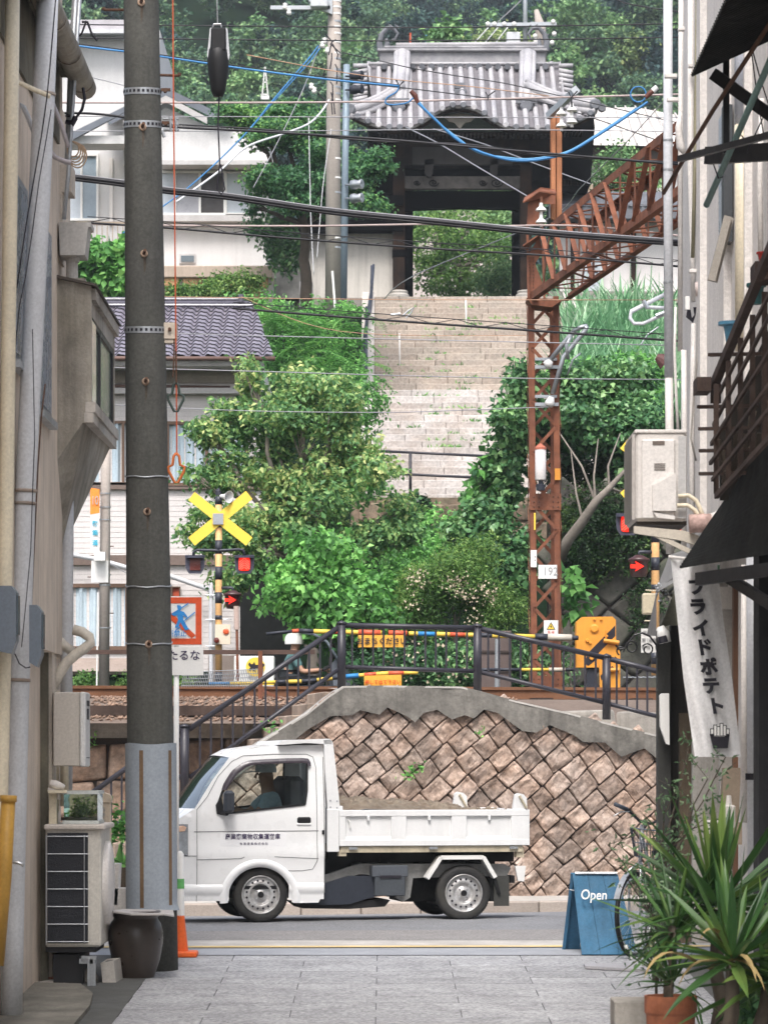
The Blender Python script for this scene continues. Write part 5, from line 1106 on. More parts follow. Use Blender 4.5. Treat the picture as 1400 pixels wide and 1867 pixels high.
# black window visor
mb = MB(); vp = [(405,1440),(409,1428),(424,1405),(443,1391),(456,1386.5),(480,1384.5),(520,1382.5),(552,1382),(563,1383),(567,1389),(568,1397)]
vi = [(414,1440),(420,1430),(433,1412),(450,1399),(461,1395),(482,1393.5),(520,1392),(552,1391.5),(558,1392),(561,1394),(561,1397)]
A_ = SZ(vp); B_ = SZ(vi); n = len(A_)
mb.grid(lambda i, j: (lambda k, f: (lambda a, b: TX(a[0]+(b[0]-a[0])*j, tf(a[0], a[1]) - .012 - .018*math.sin(j*2.2), a[1]+(b[1]-a[1])*j))((A_[k][0]+(A_[k+1][0]-A_[k][0])*f, A_[k][1]+(A_[k+1][1]-A_[k][1])*f), (B_[k][0]+(B_[k+1][0]-B_[k][0])*f, B_[k][1]+(B_[k+1][1]-B_[k][1])*f)))(min(int(i*(n-1)), n-2), i*(n-1)-min(int(i*(n-1)), n-2)), n*3, 4)
mb.build('window_visor', M('visor_smoke', (.05,.04,.05), .25, var=.1, spec=.6), t, smooth=True)
mb = MB(X=TX); s, z = sz(414,1461); mb.bbox(s-.045, s+.05, -.17, -.06, z-.105, z+.10, .025); mr = mb.build('door_mirror', M('mirror_black', (.035,.04,.05), .4, var=.1), t)
mb = MB(); mb.tube([TX(sz(405,1482)[0], .0, sz(0,1482)[1]), TX(s-.01, -.09, z-.11)], .02, 8); mb.prism([TX(*p_) for p_ in [(sz(396,0)[0], -.004, sz(0,1484)[1]), (sz(394,0)[0], -.004, sz(0,1468)[1]), (sz(404,0)[0], -.004, sz(0,1450)[1]), (sz(410,0)[0], -.004, sz(0,1486)[1])]], TX(0,-.012,0)-TX(0,0,0)); mb.build('mirror_base', BLACK, mr)
mb = MB(X=TX); s, z = sz(554,1495.5); mb.bbox(s-.063, s+.063, -.012, .012, z-.03, z+.028, .012); dh = mb.build('door_handle', BLACK, t)
mb = MB(X=TX); mb.bbox(s-.067, s+.067, -.010, .012, z-.048, z-.028, .006); mb.build('handle_cup', PAINT, dh)
mb = MB(X=TX); s, z = sz(589,1518); mb.bbox(s-.012, s+.01, -.012, .01, z-.02, z+.02, .004); mb.build('door_striker', BLACK, t)
# head lamp and indicator wrapped round the corner
hl = SZ([(316,1505),(328,1503),(344,1504),(345,1520),(345,1558),(316,1558)])
mb = MB(); panel(mb, hl, [], .04, lambda s, z: TX(s, tf(s, z) - .008, z)); h_ = mb.build('head_lamp', M('lamp_glass', (.40,.43,.46), .12, .4, var=.25, scale=20, bump=0, spec=.9), t, smooth=True)
mb = MB(); panel(mb, SZ([(318,1507),(338,1505),(343,1508),(340,1515),(320,1518)]), [], .03, lambda s, z: TX(s, tf(s, z) - .011, z)); mb.build('indicator', M('indicator_amber', (.65,.42,.30), .2, var=.2), h_, smooth=True)
for a_, b_ in (((345,1503),(345,1559)),((345,1559),(316,1559)),((316,1503),(345,1503))):
    line([a_, b_], .003)
for k in range(2):
    mb = MB(); a_ = sz(357-9*k,1476); mb.tube([TX(a_[0]-.02, .15+.35*k, a_[1]+.01), TX(a_[0]-.06, .35+.4*k, a_[1]+.0), TX(a_[0]+.02, .6+.4*k, a_[1]+.10)], .007, 6); mb.build('wiper', BLACK, t)
mb = MB(X=TX); s0, z0_ = sz(402,1548); s1, z1_ = sz(522,1519); mb.box(s0, s1, -.0035, .004, z0_, z1_); sg = mb.build('door_sign', M('magnet_white', (.84,.84,.84), .5, var=.02, bump=0, fine=0), t)
rv, uv = (ca_, sa_, 0), (0, 0, 1)
INKV = M('violet_ink', (.05,.035,.09), .6, var=.05, bump=0, fine=0)
text('lettering', '産業廃棄物収集運搬車', .0545, TX(sz(461,0)[0], -.006, sz(0,1526)[1]), rv, uv, INKV, sg, .001, bold=.0008, narrow=.93)
text('lettering', '有 富 産 業 株 式 会 社', .026, TX(sz(463,0)[0], -.006, sz(0,1538.5)[1]), rv, uv, INKV, sg, .001)
text('lettering', '許可番号第六号', .022, TX(sz(463,0)[0], -.006, sz(0,1550)[1]), rv, uv, INKV, sg, .001)
# seats, wheel, dashboard inside
mb = MB(X=TX); s, z = sz(560,1500)
for t0 in (.16, .80): mb.bbox(s-.12, s+.0, t0, t0+.44, z-.05, z+.42, .04); mb.bbox(s-.45, s-.05, t0, t0+.44, z-.18, z-.05, .04)
mb.build('seats', M('seat_cloth', (.045,.05,.06), .9), t)
mb = MB(X=TX); mb.bbox(sz(345,0)[0], sz(405,0)[0], .10, TW-.10, .8, sz(0,1481)[1]+.01, .03); mb.build('dashboard', M('dash_dark', (.03,.035,.04), .7), t)
mb = MB(); c = TX(sz(428,0)[0], .98, sz(0,1480)[1]); e1 = V3((-.35,0,.94)); e2 = V3((-sa_, ca_, 0)); mb.tube([c + e1*.17*math.cos(a) + e2*.17*math.sin(a) for a in [i/24*2*math.pi for i in range(25)]], .013, 8, False); mb.tube([c - e1*.17, c + e1*.17], .012, 6); mb.tube([c, c + V3((-.25,-.02,-.2))], .02, 6); mb.build('steering_wheel', BLACK, t, smooth=True)
# wheels
TYRE = M('tyre_rubber', (.022,.022,.023), .75, var=.35, col2=(.06,.055,.045), mscale=6, bump=.3, bscale=90)
RIM = M('steel_rim', (.60,.60,.60), .38, .55, var=.2, bump=.05, col2=(.30,.26,.22), mscale=14)
def wheel(s, t0, z, face):
    ax = V3((-sa_, ca_, 0)) * (-1 if face == 0 else 1); c = TX(s, t0, z); R = .252
    mb = MB(); mb.lathe(c, [(.165,-.13),(.21,-.145),(.243,-.13),(R,-.10),(R,-.03),(.245,.0),(.222,.010),(.19,.008),(.172,0),(.168,-.02)], 48, ax); w = mb.build('wheel', TYRE, t, smooth=True)
    mb = MB()
    for k in range(64): a = k/64*2*math.pi; e = V3((ca_, sa_, 0))*math.cos(a) + V3((0,0,1))*math.sin(a); mb.bar(c + e*(R+.001) - ax*.03, c + e*(R+.001) - ax*.10, .012, .004, e)
    mb.build('tread', TYRE, w)
    mb = MB(); mb.lathe(c, [(.174,-.01),(.176,.004),(.168,.006),(.163,-.004),(.158,-.028),(.150,-.034),(.125,-.018),(.098,-.010),(.092,-.02),(.088,-.036),(.062,-.036),(.052,-.022),(.040,-.018),(.032,-.016),(.030,0),(.026,.004),(0,.004)], 48, ax); r = mb.build('rim', RIM, w, smooth=True)
    for k in range(16): mb = MB(); a = (k+.5)/16*2*math.pi; e = V3((ca_, sa_, 0))*math.cos(a) + V3((0,0,1))*math.sin(a); mb.lathe(c + e*.128 + ax*-.0165, [(.0105,-.004),(.0105,.001),(0,.001)], 10, ax); mb.build('vent_hole', INK, r)
    mb = MB(); mb.lathe(c, [(.029,-.03),(.0285,.006),(.024,.008),(0,.007)], 20, ax); mb.build('hub_cap', BLACK, r)
    mb = MB()
    for k in range(4): a = (k+.5)/4*2*math.pi; e = V3((ca_, sa_, 0))*math.cos(a) + V3((0,0,1))*math.sin(a); mb.lathe(c + e*.05, [(.009,-.03),(.009,-.012),(0,-.01)], 6, ax)
    mb.build('wheel_nut', STEEL, r)
for s, y in ((sz(477,0)[0], 0), (sz(849,0)[0], 0)):
    wheel(s, .045, .250, 0); wheel(s, TW-.045, .250, 1)
mb = MB(); c = TX(sz(474,0)[0], 0, sz(0,1640)[1])
mb.grid(lambda i, j: c + TX(.30*math.cos(math.pi*i), .012+.35*j, .30*math.sin(math.pi*i)) - TX(0,0,0), 20, 2); mb.grid(lambda i, j: c + TX(.30*j*math.cos(math.pi*i), .36, .30*j*math.sin(math.pi*i)) - TX(0,0,0), 20, 2); mb.build('wheel_well', M('well_black', (.008,.008,.008), .9), t)
# chassis, tank, battery box, black parts
def px_box(nm, mt, x0, y0, x1, y1, t0, t1, b=0, par=None):
    mb = MB(X=TX); (s0, z1_), (s1, z0_) = sz(x0,y0), sz(x1,y1)
    mb.bbox(s0, s1, t0, t1, z0_, z1_, b) if b else mb.box(s0, s1, t0, t1, z0_, z1_); return mb.build(nm, mt, par or t)
def px_prism(nm, mt, poly, t0, t1, par=None):
    mb = MB(); d = TX(0, t1, 0) - TX(0, t0, 0); mb.prism([TX(*(lambda p: (p[0], t0, p[1]))(sz(*p))) for p in poly], d); return mb.build(nm, mt, par or t)
CH = M('chassis_grey', (.26,.26,.25), .6, var=.25, streak=.3); UND = M('underbody_black', (.012,.012,.012), .8, var=.3)
px_prism('chassis_rail', CH, [(592,1600),(640,1583),(664,1577),(930,1579),(942,1586),(935,1601),(870,1602),(760,1604),(755,1640),(742,1648),(728,1640),(738,1604),(662,1596),(592,1616)], .17, .23)
px_prism('chassis_rail', CH, [(592,1600),(664,1577),(930,1579),(942,1586),(935,1601),(662,1596),(592,1616)], 1.16, 1.22)
px_box('subframe', UND, 606, 1556, 950, 1575, .22, 1.2)
for x in (700, 800, 900): px_box('cross_member', UND, x, 1560, x+14, 1600, .2, 1.2)
px_prism('fuel_tank', M('tank_dark_blue', (.025,.03,.042), .5, var=.15), [(590,1614),(640,1599),(686,1599),(700,1606),(700,1635),(672,1641),(640,1651),(600,1652),(560,1650),(585,1632)], .10, .55)
px_prism('underbody_guard', UND, [(540,1646),(600,1652),(702,1642),(716,1644),(706,1656),(640,1660),(555,1658)], .12, .6)
px_box('engine_cover', UND, 592, 1568, 650, 1610, .3, 1.15); px_box('axle_box', UND, 750, 1605, 935, 1650, .42, 1.05)
bb = px_box('battery_box', M('battery_box', (.06,.068,.078), .5, var=.15), 685, 1582, 741, 1636, .05, .2, .008)
px_box('lid', M('battery_lid', (.085,.095,.11), .45, var=.1), 680, 1580, 746, 1601, .045, .21, .008, bb)
px_box('recess', INK, 694, 1598, 733, 1603, .04, .06, 0, bb)
px_box('rear_bumper_box', UND, 900, 1603, 935, 1648, .12, .5); px_box('mud_flap', M('mudflap_grey', (.05,.05,.045), .8, var=.2), 905, 1600, 933, 1656, .04, .06)
px_box('lamp_mount', BLACK, 938, 1600, 946, 1614, .1, .3); px_prism('lamp_bracket', WHITEP, [(944,1582),(964,1582),(961,1611),(950,1610)], .04, .07)
mb = MB(); P_ = [(780,1604),(805,1565.5),(884,1565.5),(906,1603)]
for a_, b_ in zip(P_, P_[1:]): (s0, z0_), (s1, z1_) = sz(*a_), sz(*b_); mb.bar(TX(s0, .07, z0_), TX(s1, .07, z1_), .14, .036, (0,0,1))
mb.build('rear_fender', WHITEP, t)
mb = MB(); (s0, z0_), (s1, z1_) = sz(905,1604), sz(914,1634); mb.bar(TX(s0, .03, z0_), TX(s1, .03, z1_), .02, .03); mb.build('stay', BLACK, t)
# bed
BW = M('bed_white', (.78,.78,.77), .4, var=.04, streak=.08, bump=.02, fine=.03); CREAM = M('bed_cream', (.55,.48,.35), .7, var=.2, streak=.3)
for t0, sgn, nm in ((-.01, 1, 'near'), (TW+.01, -1, 'far')):
    mb = MB(X=TX)
    def rb(x0, y0, x1, y1, d0, d1): (s0, z1_), (s1, z0_) = sz(x0,y0), sz(x1,y1); a, b = t0 + sgn*d0, t0 + sgn*d1; mb.bbox(s0, s1, min(a,b), max(a,b), z0_, z1_, .004)
    rb(618,1477.5,969,1489,0,.05); rb(618,1532,969,1543.5,0,.05); rb(622,1487,966,1534,.026,.045)
    for x0, x1 in ((618,630),(713,741),(824,852),(935,969)): rb(x0,1488,x1,1533,.003,.03)
    gt = mb.build('side_gate', BW, t)
    mb = MB(X=TX); mb.add([], [])
    for x0, x1 in ((630,713),(741,824),(852,935)):
        (s0, z0_), (s1, z1_) = sz(x0,1532), sz(x1,1526); a = t0 + sgn*.004; b = t0 + sgn*.027; mb.quad((s0,a,z0_),(s1,a,z0_),(s1,b,z1_),(s0,b,z1_))
    mb.build('chamfer', BW, gt)
    for x in (671,783,894):
        mb = MB(X=TX); (s0, z0_) = sz(x,1497); mb.bbox(s0-.012, s0+.012, min(t0-sgn*.004, t0+sgn*.03), max(t0-sgn*.004, t0+sgn*.03), z0_, z0_+.045, .004); mb.build('rope_hook', BW, gt)
    rb2 = lambda x0, y0, x1, y1, d0, d1: px_box('hinge', GALV, x0, y0, x1, y1, min(t0+sgn*d0, t0+sgn*d1), max(t0+sgn*d0, t0+sgn*d1), 0, gt)
    for x in (636,783,932): rb2(x, 1545.5, x+15, 1550, 0, .03)
mb = MB(); T_ = [(634,1494),(637,1500),(638,1510)]; mb.tube([TX(sz(*p)[0], .0, sz(*p)[1]) for p in T_], .008, 6); mb.build('latch', WHITEP, t)
px_box('floor_flange', CREAM, 621, 1544, 957, 1555.5, .012, TW-.012)
px_box('rusty_bracket', CREAM, 618, 1550, 632, 1562, .02, .1); px_box('rusty_bracket', CREAM, 946, 1548, 960, 1566, .03, .12)
px_box('bed_floor', M('bed_floor', (.3,.28,.25), .8, var=.3), 622, 1540, 966, 1544, .03, TW-.03); px_box('tail_gate', BW, 962, 1478, 968.5, 1542, .04, TW-.04, .004)
px_box('front_gate', BW, 619, 1470, 626, 1542, .04, TW-.04, .004)
px_box('corner_post', BW, 596, 1475.5, 617.5, 1554, -.012, .05, .005); px_box('corner_post', BW, 596, 1475.5, 617.5, 1554, TW-.05, TW+.012, .005)
for t0 in (0.0, TW-.045):
    gs = px_prism('guard_post', BW, [(590,1349),(603,1348),(607,1356),(613,1410),(620,1478),(597,1478),(593,1410)], t0, t0+.045)
    if t0 == 0:
        for x, y in ((602,1460),(614,1461),(602,1472),(614,1473)): s, z = sz(x, y); mb = MB(); mb.lathe(TX(s, -.002, z), [(.008,-.004),(.008,.004),(0,.005)], 8, (sa_, -ca_, 0)); mb.build('bolt', GALV, gs)
mb = MB(X=TX); (s0, z0_), (s1, z1_) = sz(592,1349), sz(606,1475)
for k in range(9): a = .1 + (TW-.2)*k/8; mb.bar((s0+.03, a, z0_-.02), (s0+.10, a, z1_), .02, .02)
mb.X = None; mb.build('headboard_bars', BW, t)
mb = MB(); lp = [sz(*p) for p in ((508,1358),(513,1350.5),(556,1348),(600,1346.5),(606,1352),(604,1357),(560,1354.5),(520,1357.5))]
mb.prism([TX(s, 0.0, z) for s, z in lp], TX(0, TW, 0) - TX(0, 0, 0)); mb.build('cab_guard_hood', BW, t)
for x0, x1, t0 in ((938,965,.0),(884,912,TW-.06)):
    px_prism('tailgate_bracket', BW, [(x0,1478),(x0+4,1450),(x0+10,1447),(x0+20,1449),(x1-1,1456),(x1,1478)], t0, t0+.05)
    mb = MB(); mb.tube([TX(*(lambda q_: (q_[0], t0-.01, q_[1]))(sz(x0+12,1452))), TX(*(lambda q_: (q_[0], t0-.01, q_[1]))(sz(x0+25,1475)))], .012, 6); mb.build('bracket_arm', CREAM, t)
mb = MB()
def soil(i, j):
    s = sz(622,0)[0] + i*(sz(962,0)[0]-sz(622,0)[0]); e = min(1, min(j, 1-j)*5); x = 622 + 340*i
    y = np.interp(x, [622,640,668,700,760,830,900,962],[1472,1466,1461,1463,1465,1471,1481,1487])
    n_ = noise.fractal(V3((s*6, j*5, 1)), .9, 2, 5); return TX(s, .045 + (TW-.09)*j, (1682-y)/201 + (.055*n_ + .03*noise.noise(V3((s*22, j*18, 5))))*e - (1-e)*.07)
mb.grid(soil, 90, 50); mb.build('soil_load', SOIL, t, smooth=False)

# ---------------------------------------------------------------- people
def skin(name, V, E, R, mat, parent, root=0, sub=2):
    me = bpy.data.meshes.new(name); me.from_pydata([tuple(v) for v in V], E, [])
    o = bpy.data.objects.new(name, me); C.objects.link(o)
    m = o.modifiers.new('s', 'SKIN'); m.use_smooth_shade = True; o.modifiers.new('d', 'SUBSURF').levels = sub
    for i, d in enumerate(me.skin_vertices[0].data): r = R[i]; d.radius = r if isinstance(r, tuple) else (r, r); d.use_root = (i == root)
    bpy.context.view_layer.update(); dg = bpy.context.evaluated_depsgraph_get()
    m2 = bpy.data.meshes.new_from_object(o.evaluated_get(dg)); bpy.data.objects.remove(o); m2.name = name
    return link(name, m2, mat, parent, smooth=True)
SKIN = M('skin_tone', (.42,.24,.16), .6, var=.06, bump=.05)
def hand(parent, wrist, d, palm_n, mat):      # palm, four curled fingers and a thumb closed on a bar
    d = V3(d).normalized(); n_ = V3(palm_n).normalized(); s = d.cross(n_).normalized(); w = V3(wrist)
    V = [w, w + d*.05, w + d*.085]; E = [(0,1),(1,2)]; R = [(.024,.018),(.036,.018),(.036,.014)]
    for k in range(4):
        a = w + d*.085 + s*(k-1.5)*.019; L_ = (.040,.045,.042,.034)[k]
        i = len(V); V += [a, a + d*L_*.7 + n_*.01, a + d*L_*.9 + n_*.038, a + d*L_*.45 + n_*.058]; E += [(2,i),(i,i+1),(i+1,i+2),(i+2,i+3)]; R += [.0095,.009,.0085,.0075]
    i = len(V); V += [w + d*.035 - s*.035, w + d*.06 - s*.045 + n_*.02, w + d*.085 - s*.035 + n_*.042]; E += [(1,i),(i,i+1),(i+1,i+2)]; R += [.012,.0105,.009]
    return skin('hand', V, E, R, mat, parent, 0, 1)
def figure(t, P, sc, cloth, trousers, face, skinm=SKIN):   # P: joints in world space
    J = {k: V3(v) for k, v in P.items()}
    names = ['pelvis','belly','chest','neck','head0','head1','shL','elL','wrL','shR','elR','wrR','hipL','knL','anL','toL','hipR','knR','anR','toR']
    E = [(0,1),(1,2),(2,3),(3,4),(4,5),(2,6),(6,7),(7,8),(2,9),(9,10),(10,11),(0,12),(12,13),(13,14),(14,15),(0,16),(16,17),(17,18),(18,19)]
    RR = dict(pelvis=.14, belly=.125, chest=.15, neck=.058, head0=.078, head1=.085, shL=.062, elL=.045, wrL=.028, shR=.062, elR=.045, wrR=.028, hipL=.09, knL=.058, anL=.038, toL=.035, hipR=.09, knR=.058, anR=.038, toR=.035)
    b = skin('body', [J[n] for n in names], E, [RR[n]*sc for n in names], skinm, t)
    sh = ['pelvis','belly','chest','shL','shR']; V = [J[n] for n in sh]; R = [RR[n]*sc*1.12 for n in sh]
    V += [J['shL'].lerp(J['elL'], .8), J['shR'].lerp(J['elR'], .8), J['chest'].lerp(J['neck'], .55)]; R += [.062*sc, .062*sc, .075*sc]
    skin('shirt', V, [(0,1),(1,2),(2,3),(2,4),(3,5),(4,6),(2,7)], R, cloth, t)
    tr = ['pelvis','hipL','knL','hipR','knR']; V = [J[n] for n in tr] + [J['knL'].lerp(J['anL'], .85), J['knR'].lerp(J['anR'], .85)]; R = [RR[n]*sc*1.13 for n in tr] + [.052*sc]*2
    skin('trousers', V, [(0,1),(1,2),(2,5),(0,3),(3,4),(4,6)], R, trousers, t)
    # face: nose, eyes, mouth, ears
    f = V3(face).normalized(); h = J['head0'].lerp(J['head1'], .45); up = (J['head1'] - J['head0']).normalized(); sd = f.cross(up).normalized()
    mb = MB(); mb.tube([h + f*.085*sc + up*.02*sc, h + f*.105*sc - up*.015*sc, h + f*.088*sc - up*.022*sc], [.008*sc,.014*sc,.010*sc], 6)
    for s_ in (-1, 1): mb.tube([h + sd*s_*.082*sc - up*.02*sc, h + sd*s_*.088*sc + up*.02*sc], .012*sc, 6)
    mb.build('nose_and_ears', skinm, b, smooth=True)
    mb = MB()
    for s_ in (-1, 1): mb.lathe(h + f*.078*sc + sd*s_*.032*sc + up*.018*sc, [(.011*sc,-.004),(.009*sc,.006*sc),(0,.009*sc)], 8, f)
    mb.bar(h + f*.082*sc + sd*.024*sc - up*.045*sc, h + f*.082*sc - sd*.024*sc - up*.045*sc, .008*sc, .006*sc); mb.build('eyes_and_mouth', M('eye_dark', (.05,.03,.025), .5), b)
    for k in 'LR': hand(b, J['wr'+k], J['wr'+k] - J['el'+k], (0,0,-1), skinm)
    return b
def TJ(x, y, tt): s, z = sz(x, y); return TX(s, tt, z)
t = thing('person', 'driver in a pale blue shirt and cap at the wheel inside the truck cab', 'person', tuple(TJ(520,1560,1.0)))
T0 = 1.0
figure(t, dict(pelvis=TJ(530,1520,T0), belly=TJ(530,1500,T0), chest=TJ(524,1468,T0), neck=TJ(519,1438,T0), head0=TJ(516,1424,T0), head1=TJ(516,1404,T0),
  shL=TJ(524,1456,T0-.18), elL=TJ(490,1490,T0-.22), wrL=TJ(448,1484,T0-.14), shR=TJ(524,1456,T0+.18), elR=TJ(488,1488,T0+.2), wrR=TJ(446,1476,T0+.13),
  hipL=TJ(522,1528,T0-.1), knL=TJ(448,1530,T0-.12), anL=TJ(428,1600,T0-.1), toL=TJ(412,1606,T0-.1), hipR=TJ(522,1528,T0+.1), knR=TJ(448,1530,T0+.12), anR=TJ(428,1600,T0+.1), toR=TJ(412,1606,T0+.1)), 1,
  M('pale_blue_shirt', (.42,.56,.62), .9, var=.15, bump=.2, streak=.2), M('work_trousers', (.10,.12,.16), .9), (-ca_, -sa_, 0))
h = TJ(516,1403,T0); mb = MB(); mb.lathe(h, [(.098,-.03),(.100,.0),(.09,.04),(.055,.075),(0,.088)], 24); mb.prism([h + V3(p_) for p_ in ((-.07,-.08,-.02),(-.19,-.07,-.035),(-.2,.0,-.035),(-.19,.05,-.035),(-.07,.08,-.02))], (0,0,.01)); mb.build('cap', M('cap_white', (.6,.62,.62), .8), t, smooth=True)
# ---------------------------------------------------------------- railway crossing
LIT = M('lit_red_lamp', (.90,.02,.008), .4, emit=.45, var=0, fine=0, bump=0)
UNLIT = M('unlit_lamp', (.13,.02,.012), .3, var=.3, spec=.6)
LMPW = M('lamp_led_dots', (1,.30,.2), .4, emit=.7, var=0, fine=0, bump=0)
HOOD = M('lamp_hood', (.05,.05,.075), .5, var=.15)
NAVY = M('navy_black_band', (.03,.033,.045), .45, var=.15)
# crossing signal: built at (0,0,0) in photo units of the left one (x px, y px), depth Y
def signal(name, label, ox, oy, Y, sc, lit=(0,1), cross=True, base=1262, aside=1):
    t = thing(name, label, 'crossing signal', tuple(W(ox, oy + (base-945)*sc, Y)), 'crossing signals beside the railway')
    X = lambda x: ox + (x - 399)*sc; Z = lambda y: oy + (y - 945)*sc; k = sc*Y/F
    def w(x, y, d=0): return W(X(x), Z(y), Y) + V3((0, d*k, 0))
    mb = MB(); mb.tube([w(399,base), w(399,905)], 6.2*k, 16); mb.build('post', STRIPEO, t, smooth=True)
    for i, (y0, y1) in enumerate(((905,920),(938,962),(985,1010),(1033,1057),(1080,1100),(1122,1130),(1225,1245))):
        mb = MB(); mb.tube([w(399,y1), w(399,y0)], 6.5*k, 16); mb.build('black_band', NAVY, t, smooth=True)
    if cross:
        for a, b in (((350,905),(455,988)),((455,903),(350,988))):
            mb = MB(); d = (w(*b) - w(*a)).normalized(); n_ = V3((-d.z, 0, d.x)); a_, b_ = w(*a, -9 if a[0] < 400 else -8.2), w(*b, -9 if a[0] < 400 else -8.2); h = n_*9.5*k
            mb.prism([a_-h, b_-h, b_+h, a_+h], (0, .5*k, 0)); mb.build('cross_arm', YELLOW, t)
        mb = MB(); mb.box(*(lambda p, q: (p.x, q.x, p.y, p.y+3*k, p.z, q.z))(w(389,957,-13), w(408,937,-13))); mb.build('clamp_plate', GALV, t)
        mb = MB(); c = w(404,905,-4); dv = V3((.8,-.75,-.15)).normalized(); mb.lathe(c, [(2*k,-4*k),(3.5*k,0),(4*k,6*k),(7*k,14*k),(11*k,20*k),(11.5*k,21*k),(10*k,20*k),(3*k,8*k),(0,7*k)], 20, dv); sp = mb.build('horn_speaker', WHITEP, t, smooth=True)
        mb = MB(); mb.lathe(c + dv*8*k, [(3*k,0),(3.5*k,5*k),(0,8*k)], 12, dv); mb.build('horn_core', GREYPVC, sp, smooth=True)
        mb = MB(); mb.tube([w(399,903), w(399,896), w(402,894)], 6*k, 10); mb.build('speaker_mount', NAVY, t)
    mb = MB(); mb.tube([w(353,1014,-4), w(354,1006,-4), w(360,1003,-4), w(399,1004,-4), w(436,1002,-4), w(444,1003,-4), w(446,1012,-4)], 2.6*k, 8); mb.build('lamp_bracket', NAVY, t, smooth=True)
    for i, x in enumerate((356,446)):
        l = MB(); 
        l.prism([w(x-18,1012,-3), w(x+18,1012,-3), w(x+17,1036,-3), w(x+11,1046,-3), w(x-11,1046,-3), w(x-17,1036,-3)], (0, 2*k, 0)); lamp = l.build('lamp', HOOD, t)
        l = MB(); l.grid(lambda a, b: w(x + 17*math.cos(math.pi*a), 1014 + 4*b - 0*a, -3 - 15*math.sin(math.pi*a)*(1) ) - V3((0,0,0)), 12, 1); l.grid(lambda a, b: w(x + 17*math.cos(math.pi*a)*b, 1014, -3 - 15*math.sin(math.pi*a)*b), 12, 2); l.build('hood', HOOD, lamp)
        on = i in lit
        if on:
            l = MB(); l.grid(lambda a, b: (lambda u_, v_: w(x + 10.5*u_*(1-.12*abs(v_)**3), 1028 + 13*v_*(1-.12*abs(u_)**3), -4.5 - 2*(1-u_*u_)*(1-v_*v_)))(2*a-1, 2*b-1), 10, 10); g_ = l.build('lens', LIT, lamp, smooth=True)
            l = MB()
            for r in range(5):
                for s_ in (-1, 1):
                    for q_ in range(7):
                        u_ = s_*(1.2 + q_*1.25); v_ = -9 + r*4 + q_*1.0; 
                        if abs(v_) < 11: l.box(*(lambda p: (p.x-.4*k, p.x+.4*k, p.y-.2*k, p.y, p.z-.5*k, p.z+.5*k))(w(x+u_, 1028+v_, -7)))
            l.build('led_dots', LMPW, g_)
        else:
            l = MB(); l.prism([w(x-9,1018,-5), w(x+10,1018,-5), w(x+10,1040,-5), w(x-9,1040,-5)], (0,2*k,0)); l.build('lens', UNLIT, lamp)
    # direction arrow lamp
    mb = MB(); mx_ = 399 + 26*aside; mb.tube([w(399+4*aside,1072), w(mx_-aside,1072,-4), w(mx_,1080,-5)], 3*k, 8); mb.build('arrow_bracket', NAVY, t, smooth=True)
    mb = MB(); mb.lathe(w(mx_,1083,-8), [(6*k,6*k),(10*k,3*k),(17*k,0),(17*k,-3*k),(14.5*k,-4*k),(14*k,-20*k),(11*k,-27*k),(0,-28*k)], 20); al = mb.build('arrow_lamp', M('arrow_housing', (.05,.015,.015), .35, var=.2, spec=.6), t, smooth=True)
    mb = MB(); mb.prism([w(x-426+mx_,y,-23.5) for x, y in ((412,1092),(421,1092),(419,1087),(433,1095),(419,1103),(421,1098),(412,1098))], (0, 1*k, 0)); mb.build('arrow', LIT, al)
    return t, w, k
t, w, k = signal('crossing_signal', 'railway crossing signal with yellow cross beside the beige house', 399, 945, 44, 1, lit=(1,))
mb = MB(); mb.box(*(lambda p, q_: (p.x, q_.x, p.y, p.y+12*k, p.z, q_.z))(w(393,1175,-14), w(421,1139,-14))); bx = mb.build('button_box', M('cream_button_box', (.68,.58,.45), .5, var=.08), t)
mb = MB(); mb.lathe(w(413,1152,-14), [(5.5*k,0),(5.5*k,2*k),(3*k,3*k),(0,3*k)], 14, (0,-1,0)); mb.build('red_button', M('button_red', (.62,.10,.03), .4), bx)
mb = MB(); mb.lathe(w(396,1168,-14), [(5*k,0),(5*k,6*k),(0,7*k)], 12, (0,-1,0)); mb.build('red_lamp', UNLIT, bx)
for x0, x1, y in ((376,392,1085),(376,392,1130),(408,422,1129),(376,392,1178)): mb = MB(); mb.tube([w(x0,y), w(x1,y)], 1.1*k, 6); mb.build('step_rod', GALV, t)
mb = MB(); mb.tube([w(385,1245,6), w(385,1066,6), w(383,1063,6)], 4*k, 8); mb.build('conduit', GREYPVC, t)
t2, w, k = signal('crossing_signal', 'second railway crossing signal mostly hidden behind the hanging air conditioner', 1194, 857, 36.0, 1.18, aside=-1)
t = thing('inspection_post', 'rusty post with a pale narrow tube on top, right of the left crossing signal', 'post', tuple(W(432,1250,43)))
mb = MB(); T(mb, [(434,1250),(432,1140)], 43, 2.5, 8); mb.build('post', RUST, t); mb = MB(); T(mb, [(432,1148),(431,1105)], 43, [5,5], 10); mb.build('tube', M('pale_pinkish_tube', (.48,.36,.31), .7), t)

